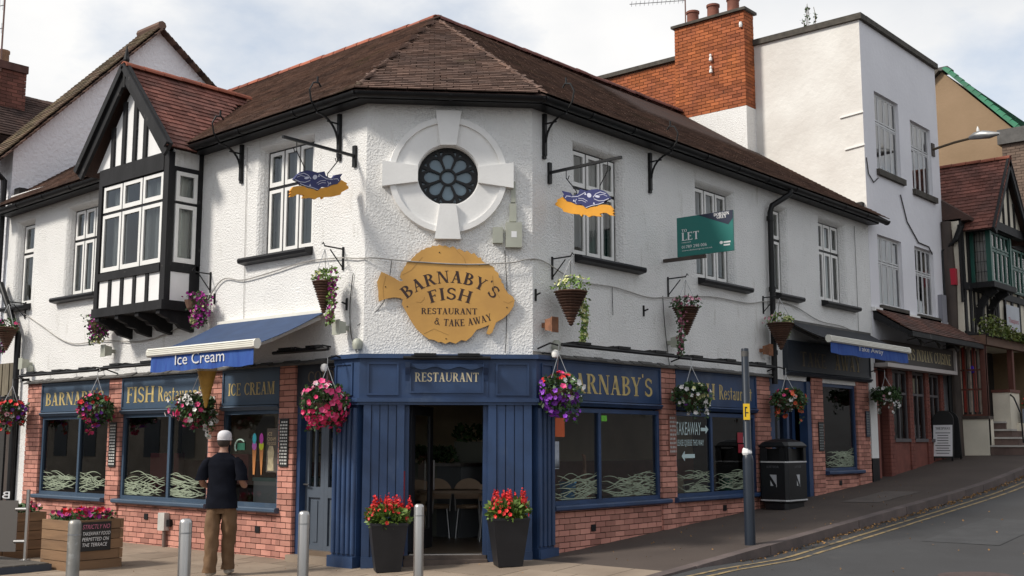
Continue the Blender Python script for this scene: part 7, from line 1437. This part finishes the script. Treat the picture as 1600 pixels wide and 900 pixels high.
table(-1.5, CH + 2.2, .7, 1.1, 0, 'table behind the first hill-side window'); table(-1.7, CH + 4.3, .7, 1.1, 0, 'table behind the second hill-side window'); table(-6.2, 1.4, 1.1, .7, 0, 'table behind the middle street window')
BB = thing('booth_partition', 'pale panelled booth partition topped with plants inside the entrance', 'partition', (*inn(1.1, 3.0), .2)); MB().fb(FC, .35, 1.25, .2, 1.30, -3.0, -2.9).build('panel', mat('booth_panel', (.16, .17, .14), .7), BB); MB().fb(FC, 1.25, 2.6, .2, 1.62, -3.3, -3.2).build('panel', mat('booth_panel', (.16, .17, .14)), BB); ml = MB()
for i in range(500): p = FC.pt(random.uniform(.35, 1.25), 1.32 + random.random() * .2, -2.95 + random.gauss(0, .06)); add_leaf(ml, p, rnd_dir() + Vector((0, 0, .5)), .09)
for i in range(500): p = FC.pt(random.uniform(1.25, 2.6), 1.64 + random.random() * .22, -3.25 + random.gauss(0, .06)); add_leaf(ml, p, rnd_dir() + Vector((0, 0, .5)), .09)
ml.build('foliage', LEAF, BB, recalc=False); pcf = MB().fb(FC, 1.1, 1.5, 2.25, 2.75, -5.3, -5.27); tag(pcf.build('framed_picture', mat('picture_frame', (.03, .02, .015), .5)), 'dark framed picture on the wall seen through the entrance', 'picture')
BK = thing('toy_bucket', 'bright blue beach bucket on the first hill-side window sill', 'bucket', FR.pt(.95, .82, -.18)); MB().lathe(FR.pt(.95, .82, -.18), [(.085, 0), (.115, .24), (.122, .24), (.122, .26), (.10, .26), (.08, .03)], 18).build('pail', mat('bucket_blue', (.015, .22, .50), .4), BK, smooth=True)
BK2 = thing('toy_bucket', 'green beach bucket in the second hill-side window', 'bucket', FR.pt(5.15, .82, -.2)); MB().lathe(FR.pt(5.15, .82, -.2), [(.09, 0), (.12, .26), (.127, .26), (.127, .28), (.10, .28), (.08, .03)], 18).build('pail', mat('bucket_green', (.02, .20, .10), .4), BK2, smooth=True)
for f, u in ((FR, .9), (FR, 4.4), (FL, 7.2), (FL, 4.5)): MB().fb(f, u - 1.1 if u > 1.2 else .36, u + 1.1, .74, .82, -.34, -.11).build('window_board', WOODT, REST)
BIRD = thing('wooden_bird', 'wooden long-necked bird ornament behind the first hill-side window', 'ornament', FR.pt(1.34, .82, -.2)); mb = MB(); mb.tube([FR.pt(1.40, .82, -.2), FR.pt(1.38, .98, -.2), FR.pt(1.33, 1.12, -.2), FR.pt(1.36, 1.28, -.2), FR.pt(1.34, 1.42, -.2), FR.pt(1.30, 1.44, -.2)], [.06, .085, .04, .022, .028, .012], 8); mb.build('body', mat('carved_wood', (.30, .13, .055), .5, var=.3, vscale=8), BIRD, smooth=True)
for f, u, d, w, lb in ((FL, 5.0, 1.5, 1.2, 'dark red bench back behind the middle street window'), (FL, 7.0, 1.6, .9, 'dark red bench back behind the far street window'), (FR, 2.1, 1.9, 1.5, 'dark red bench back behind the first hill-side window')): t = thing('bench_seat', lb, 'bench', f.pt(u, .2, -d), 'benches inside the restaurant'); MB().fb(f, u - w / 2, u + w / 2, .2, 1.42, -d - .12, -d).build('backrest', mat('bench_red', (.22, .022, .028), .6, var=.15), t); MB().fb(f, u - w / 2, u + w / 2, .2, .66, -d, -d + .4).build('seat', MATS['bench_red'], t)
SRV = thing('serving_counter', 'grey serving counter deep behind the first hill-side window', 'counter', FR.pt(2.2, .2, -2.6)); MB().fb(FR, 1.2, 3.4, .2, 1.25, -3.0, -2.4).build('counter', mat('counter_grey', (.16, .17, .18), .5), SRV); MB().fb(FR, 1.15, 3.45, 1.25, 1.30, -3.05, -2.35).build('counter_top', STEEL, SRV)
FRZ = thing('ice_cream_freezer', 'white ice cream freezer behind the Ice Cream window', 'freezer', FL.pt(2.4, .2, -.7)); MB().fb(FL, 1.9, 2.9, .2, 1.05, -1.3, -.5).build('cabinet', mat('freezer_white', (.5, .52, .52), .4), FRZ); MB().fb(FL, 1.9, 2.9, 1.05, 1.10, -1.3, -.48).build('lid', mat('freezer_lid', (.2, .35, .33), .3), FRZ)
MB().fb(FL, 2.62, 2.96, .2, 2.5, -1.9, -1.8).build('inner_blue_door', BLUE, REST)
# ================================================================== across the road (seen only in the glass)
for x0, x1, y0, y1, h, lb in ((24, 33, 12, 30, 7.5, 'pale house across the road nearer the corner, mirrored in the hill-side windows'), (24, 33, 31, 56, 9.5, 'pale house farther up across the road, mirrored in the hill-side windows'), (-46, -19, -27, -17, 6.5, 'pale house across the street, mirrored in the street windows')):
    t = thing('opposite_house', lb, 'building', ((x0 + x1) / 2, (y0 + y1) / 2, 0), 'houses across the road'); MB().box(x0, x1, y0, y1, 0, h).build('wall', mat('opposite_render', (.45, .38, .30), .9, var=.3, vscale=1.2), t)
    mx_ = (x0 + x1) / 2; my_ = (y0 + y1) / 2; alongx = (x1 - x0) > (y1 - y0)
    if alongx: MB().prism([(x0 - .3, y0 - .3, h), (x0 - .3, y1 + .3, h), (x0 - .3, my_, h + 3)], (x1 - x0 + .6, 0, 0)).build('roof', TILED, t)
    else: MB().prism([(x0 - .3, y0 - .3, h), (x1 + .3, y0 - .3, h), (mx_, y0 - .3, h + 3)], (0, y1 - y0 + .6, 0)).build('roof', TILED, t)
    fO = Frame((x0, y1, 0), (1, 0, 0), (0, 1, 0)) if alongx else Frame((x0, y0, 0), (0, 1, 0), (-1, 0, 0)); ln = (x1 - x0) if alongx else (y1 - y0)
    for z in (1.0, 4.6):
        for k in range(int(ln / 2.6)): MB().fb(fO, .9 + k * 2.6, 2.1 + k * 2.6, z + (1.5 if x0 > 0 else 0), z + 1.6 + (1.5 if x0 > 0 else 0), -.05, .03).build('window', mat('opposite_window', (.06, .07, .08), .3), t)
# ================================================================== the man walking away
PX, PY = -2.42, -1.46
MAN = bpy.data.objects.new('person', None); col.objects.link(MAN); MAN.location = (PX, PY, ground_z(PY) + .012); MAN.rotation_euler = (0, 0, R(40.8 - 6)); MAN.scale = (.97, .97, .97); tag(MAN, 'man in white cap, black t-shirt and brown trousers walking away towards the window', 'person')
def skin(name, chains, m, parent, sub=2):
    """chains: lists of (x, y, z, rx, ry); the first point of a later chain may be an index pair to branch from"""
    vs = []; es = []; rr = []; idx = {}
    for ci, ch in enumerate(chains):
        prev = None
        for k, p in enumerate(ch):
            if len(p) == 2: prev = idx[p]; continue
            vs.append(p[:3]); rr.append(p[3:]); idx[ci, k] = len(vs) - 1
            if prev is not None: es.append((prev, len(vs) - 1))
            prev = len(vs) - 1
    me = bpy.data.meshes.new(name); me.from_pydata(vs, es, []); me.update(); o = bpy.data.objects.new(name, me); col.objects.link(o)
    md = o.modifiers.new('Skin', 'SKIN'); md.use_smooth_shade = True
    for i, (a, b) in enumerate(rr): me.skin_vertices[0].data[i].radius = (a, b); me.skin_vertices[0].data[i].use_root = (i == 0)
    s = o.modifiers.new('Sub', 'SUBSURF'); s.levels = sub; s.render_levels = sub
    dg = bpy.context.evaluated_depsgraph_get(); m2 = bpy.data.meshes.new_from_object(o.evaluated_get(dg)); bpy.data.objects.remove(o)
    m2.materials.clear(); m2.materials.append(m); n = bpy.data.objects.new(name, m2); col.objects.link(n)
    for p in m2.polygons: p.use_smooth = True
    n.parent = parent; return n
SKINM = mat('skin', (.30, .155, .105), .5, var=.08, vscale=8); SHIRT = mat('black_tshirt', (.008, .009, .014), 1.0, spec=.08, var=.25, vscale=9, bump=.004, bscale=18); TROU = mat('brown_trousers', (.15, .085, .042), .9, c2=(.115, .064, .032), vscale=5, bump=.012, bscale=14, stretch=(1, 1, .55)); CAPM = mat('white_cap', (.62, .60, .62), .8, var=.06); SHOE = mat('pale_shoe', (.50, .45, .38), .7, var=.2, vscale=12)
# body: pelvis up to head, two arms bent forward at the elbow, two legs mid-stride; local +Y is the walking direction
def hand(s, wx, wy, wz):
    c = [[(0, 7) if s < 0 else (0, 7)]]
    return c
body = [[(0, 0, .98, .10, .08), (0, .005, 1.15, .095, .07), (0, .01, 1.32, .11, .075), (0, .0, 1.43, .085, .06), (0, .0, 1.52, .055, .055), (0, .015, 1.58, .052, .056), (0, .03, 1.655, .074, .092), (0, .03, 1.735, .066, .085)]]
for s in (-1, 1):
    body.append([(0, 3), (s * .165, 0, 1.42, .050, .05), (s * .235, -.02, 1.30, .05, .05), (s * .262, -.035, 1.16, .043, .043), (s * .262, .07, 1.10, .042, .042), (s * .225, .20, 1.10, .032, .032), (s * .19, .275, 1.12, .026, .036), (s * .165, .33, 1.13, .022, .036)])
    hi = len(body) - 1
    for k in range(4): q = (k - 1.5) * .018; body.append([(hi, 7), (s * .150, .355, 1.13 + q, .010, .010), (s * (.130 - .004 * abs(k - 1.5)), .395 + .006 * (k in (1, 2)), 1.135 + q, .009, .009), (s * (.100), .405, 1.135 + q, .008, .008)])
    body.append([(hi, 6), (s * .165, .29, 1.165, .011, .011), (s * .140, .325, 1.185, .009, .009)])
body.append([(0, 0), (-.085, -.01, .86, .075, .075), (-.09, -.04, .50, .05, .05), (-.085, -.12, .10, .035, .035), (-.085, -.06, .05, .035, .03)])
body.append([(0, 0), (.085, .02, .86, .075, .075), (.082, .08, .50, .05, .05), (.056, .12, .10, .035, .035), (.056, .18, .05, .035, .03)])
BODY = skin('body', body, SKINM, MAN, 1)
def loft_part(name, sections, m, n=22, fold=.012, freq=3.0, seed=0):
    """sections: lists of (x, y, z, rx, ry) rings, one list per tube of cloth; small folds ripple the surface"""
    rs = random.Random(seed); mb = MB()
    for sec in sections:
        fine = []
        for a, b in zip(sec, sec[1:]):
            for k in range(5): t = k / 5; fine.append([a[q] + (b[q] - a[q]) * t for q in range(5)])
        fine.append(list(sec[-1])); ph = [rs.uniform(0, 6) for _ in range(4)]; vs = []
        for i, (x, y, z, rx, ry) in enumerate(fine):
            for k in range(n):
                t = 2 * math.pi * k / n; f = 1 + fold / max(rx, .05) * (math.sin(3 * t + ph[0] + z * 9) * .5 + math.sin(z * 38 + 2 * t + ph[1]) * .5 + math.sin(z * 21 - 3 * t + ph[2]) * .4)
                vs.append((x + rx * math.cos(t) * f, y + ry * math.sin(t) * f, z))
        fs = [(i * n + k, i * n + (k + 1) % n, (i + 1) * n + (k + 1) % n, (i + 1) * n + k) for i in range(len(fine) - 1) for k in range(n)]
        mb.add(vs, fs)
    o = mb.build(name, m, smooth=True); o.parent = MAN; return o
sh = [[(0, 0, .825, .206, .150), (0, 0, .95, .192, .136), (0, .0, 1.10, .180, .124), (0, .005, 1.25, .192, .126), (0, .0, 1.36, .206, .122), (0, -.002, 1.43, .190, .106), (0, -.004, 1.475, .125, .086), (0, -.003, 1.515, .072, .070)]]
for s_ in (-1, 1): sh.append([(s_ * .150, -.004, 1.455, .045, .060), (s_ * .195, -.008, 1.41, .062, .068), (s_ * .232, -.016, 1.32, .070, .070), (s_ * .252, -.026, 1.24, .074, .070), (s_ * .262, -.030, 1.17, .078, .072)])
loft_part('t_shirt', sh, SHIRT, fold=.007, seed=3)
loft_part('trousers', [[(0, 0, .99, .150, .105), (0, 0, .92, .155, .100), (0, 0, .84, .162, .102), (0, 0, .76, .165, .102)],
    [(-.090, -.004, .83, .090, .104), (-.098, -.02, .62, .096, .108), (-.094, -.05, .45, .084, .092), (-.086, -.09, .25, .078, .084), (-.084, -.125, .12, .080, .084), (-.084, -.13, .05, .082, .086)],
    [(.090, .0, .83, .090, .104), (.092, .05, .62, .096, .108), (.080, .085, .45, .084, .092), (.062, .105, .25, .076, .082), (.056, .12, .13, .078, .084), (.056, .12, .07, .080, .086)]], TROU, fold=.010, seed=5)
for sx, y0, lift in ((-.085, -.16, .0), (.056, .09, .0)):
    o = skin('shoe', [[(sx, y0 - .02, .045, .046, .042), (sx, y0 + .09, .042, .05, .04), (sx, y0 + .21, .034, .044, .028)]], SHOE, MAN, 2)
def child(mb, n, m, smooth=True): o = mb.build(n, m, smooth=smooth); o.parent = MAN; return o
mb = MB(); prof = [(.086, 0), (.093, .02), (.095, .05), (.090, .085), (.072, .112), (.04, .128), (.004, .132)]; mb.lathe((0, .025, 1.66), prof, 20, sx=.92, sy=1.12); child(mb, 'cap', CAPM)
mb = MB(); mb.prism([(.07 * math.cos(math.pi * k / 10), .10 + .09 * math.sin(math.pi * k / 10), 1.672) for k in range(11)], (0, 0, .010)); child(mb, 'cap_peak', CAPM, False); MB_ = MB(); MB_.lathe((0, .025, 1.662), [(.090, 0), (.096, .012), (.090, .022)], 20, sx=.92, sy=1.12); child(MB_, 'cap_band', CAPM)
for s in (-1, 1): mb = MB(); mb.lathe((s * .078, .03, 1.60), [(.004, 0), (.018, .012), (.02, .035), (.012, .058), (.003, .062)], 8, sx=.5, sy=1.0); child(mb, 'ear', SKINM)
mb = MB(); mb.lathe((0, .125, 1.60), [(.004, 0), (.018, .005), (.012, .03), (.006, .05)], 8); child(mb, 'nose', SKINM)
for s in (-1, 1): mb = MB(); mb.lathe((s * .032, .108, 1.645), [(.002, 0), (.012, .008), (.002, .016)], 8); child(mb, 'eye', mat('eye_dark', (.05, .035, .03), .3))
mb = MB(); mb.box(-.024, .024, .105, .118, 1.572, 1.58); child(mb, 'mouth', mat('lip', (.28, .10, .08), .5), False)
mb = MB(); mb.lathe((0, .0, 1.585), [(.05, 0), (.078, .03), (.086, .08)], 16, sx=.95, sy=1.0); child(mb, 'hair', mat('short_hair', (.035, .025, .02), .8))
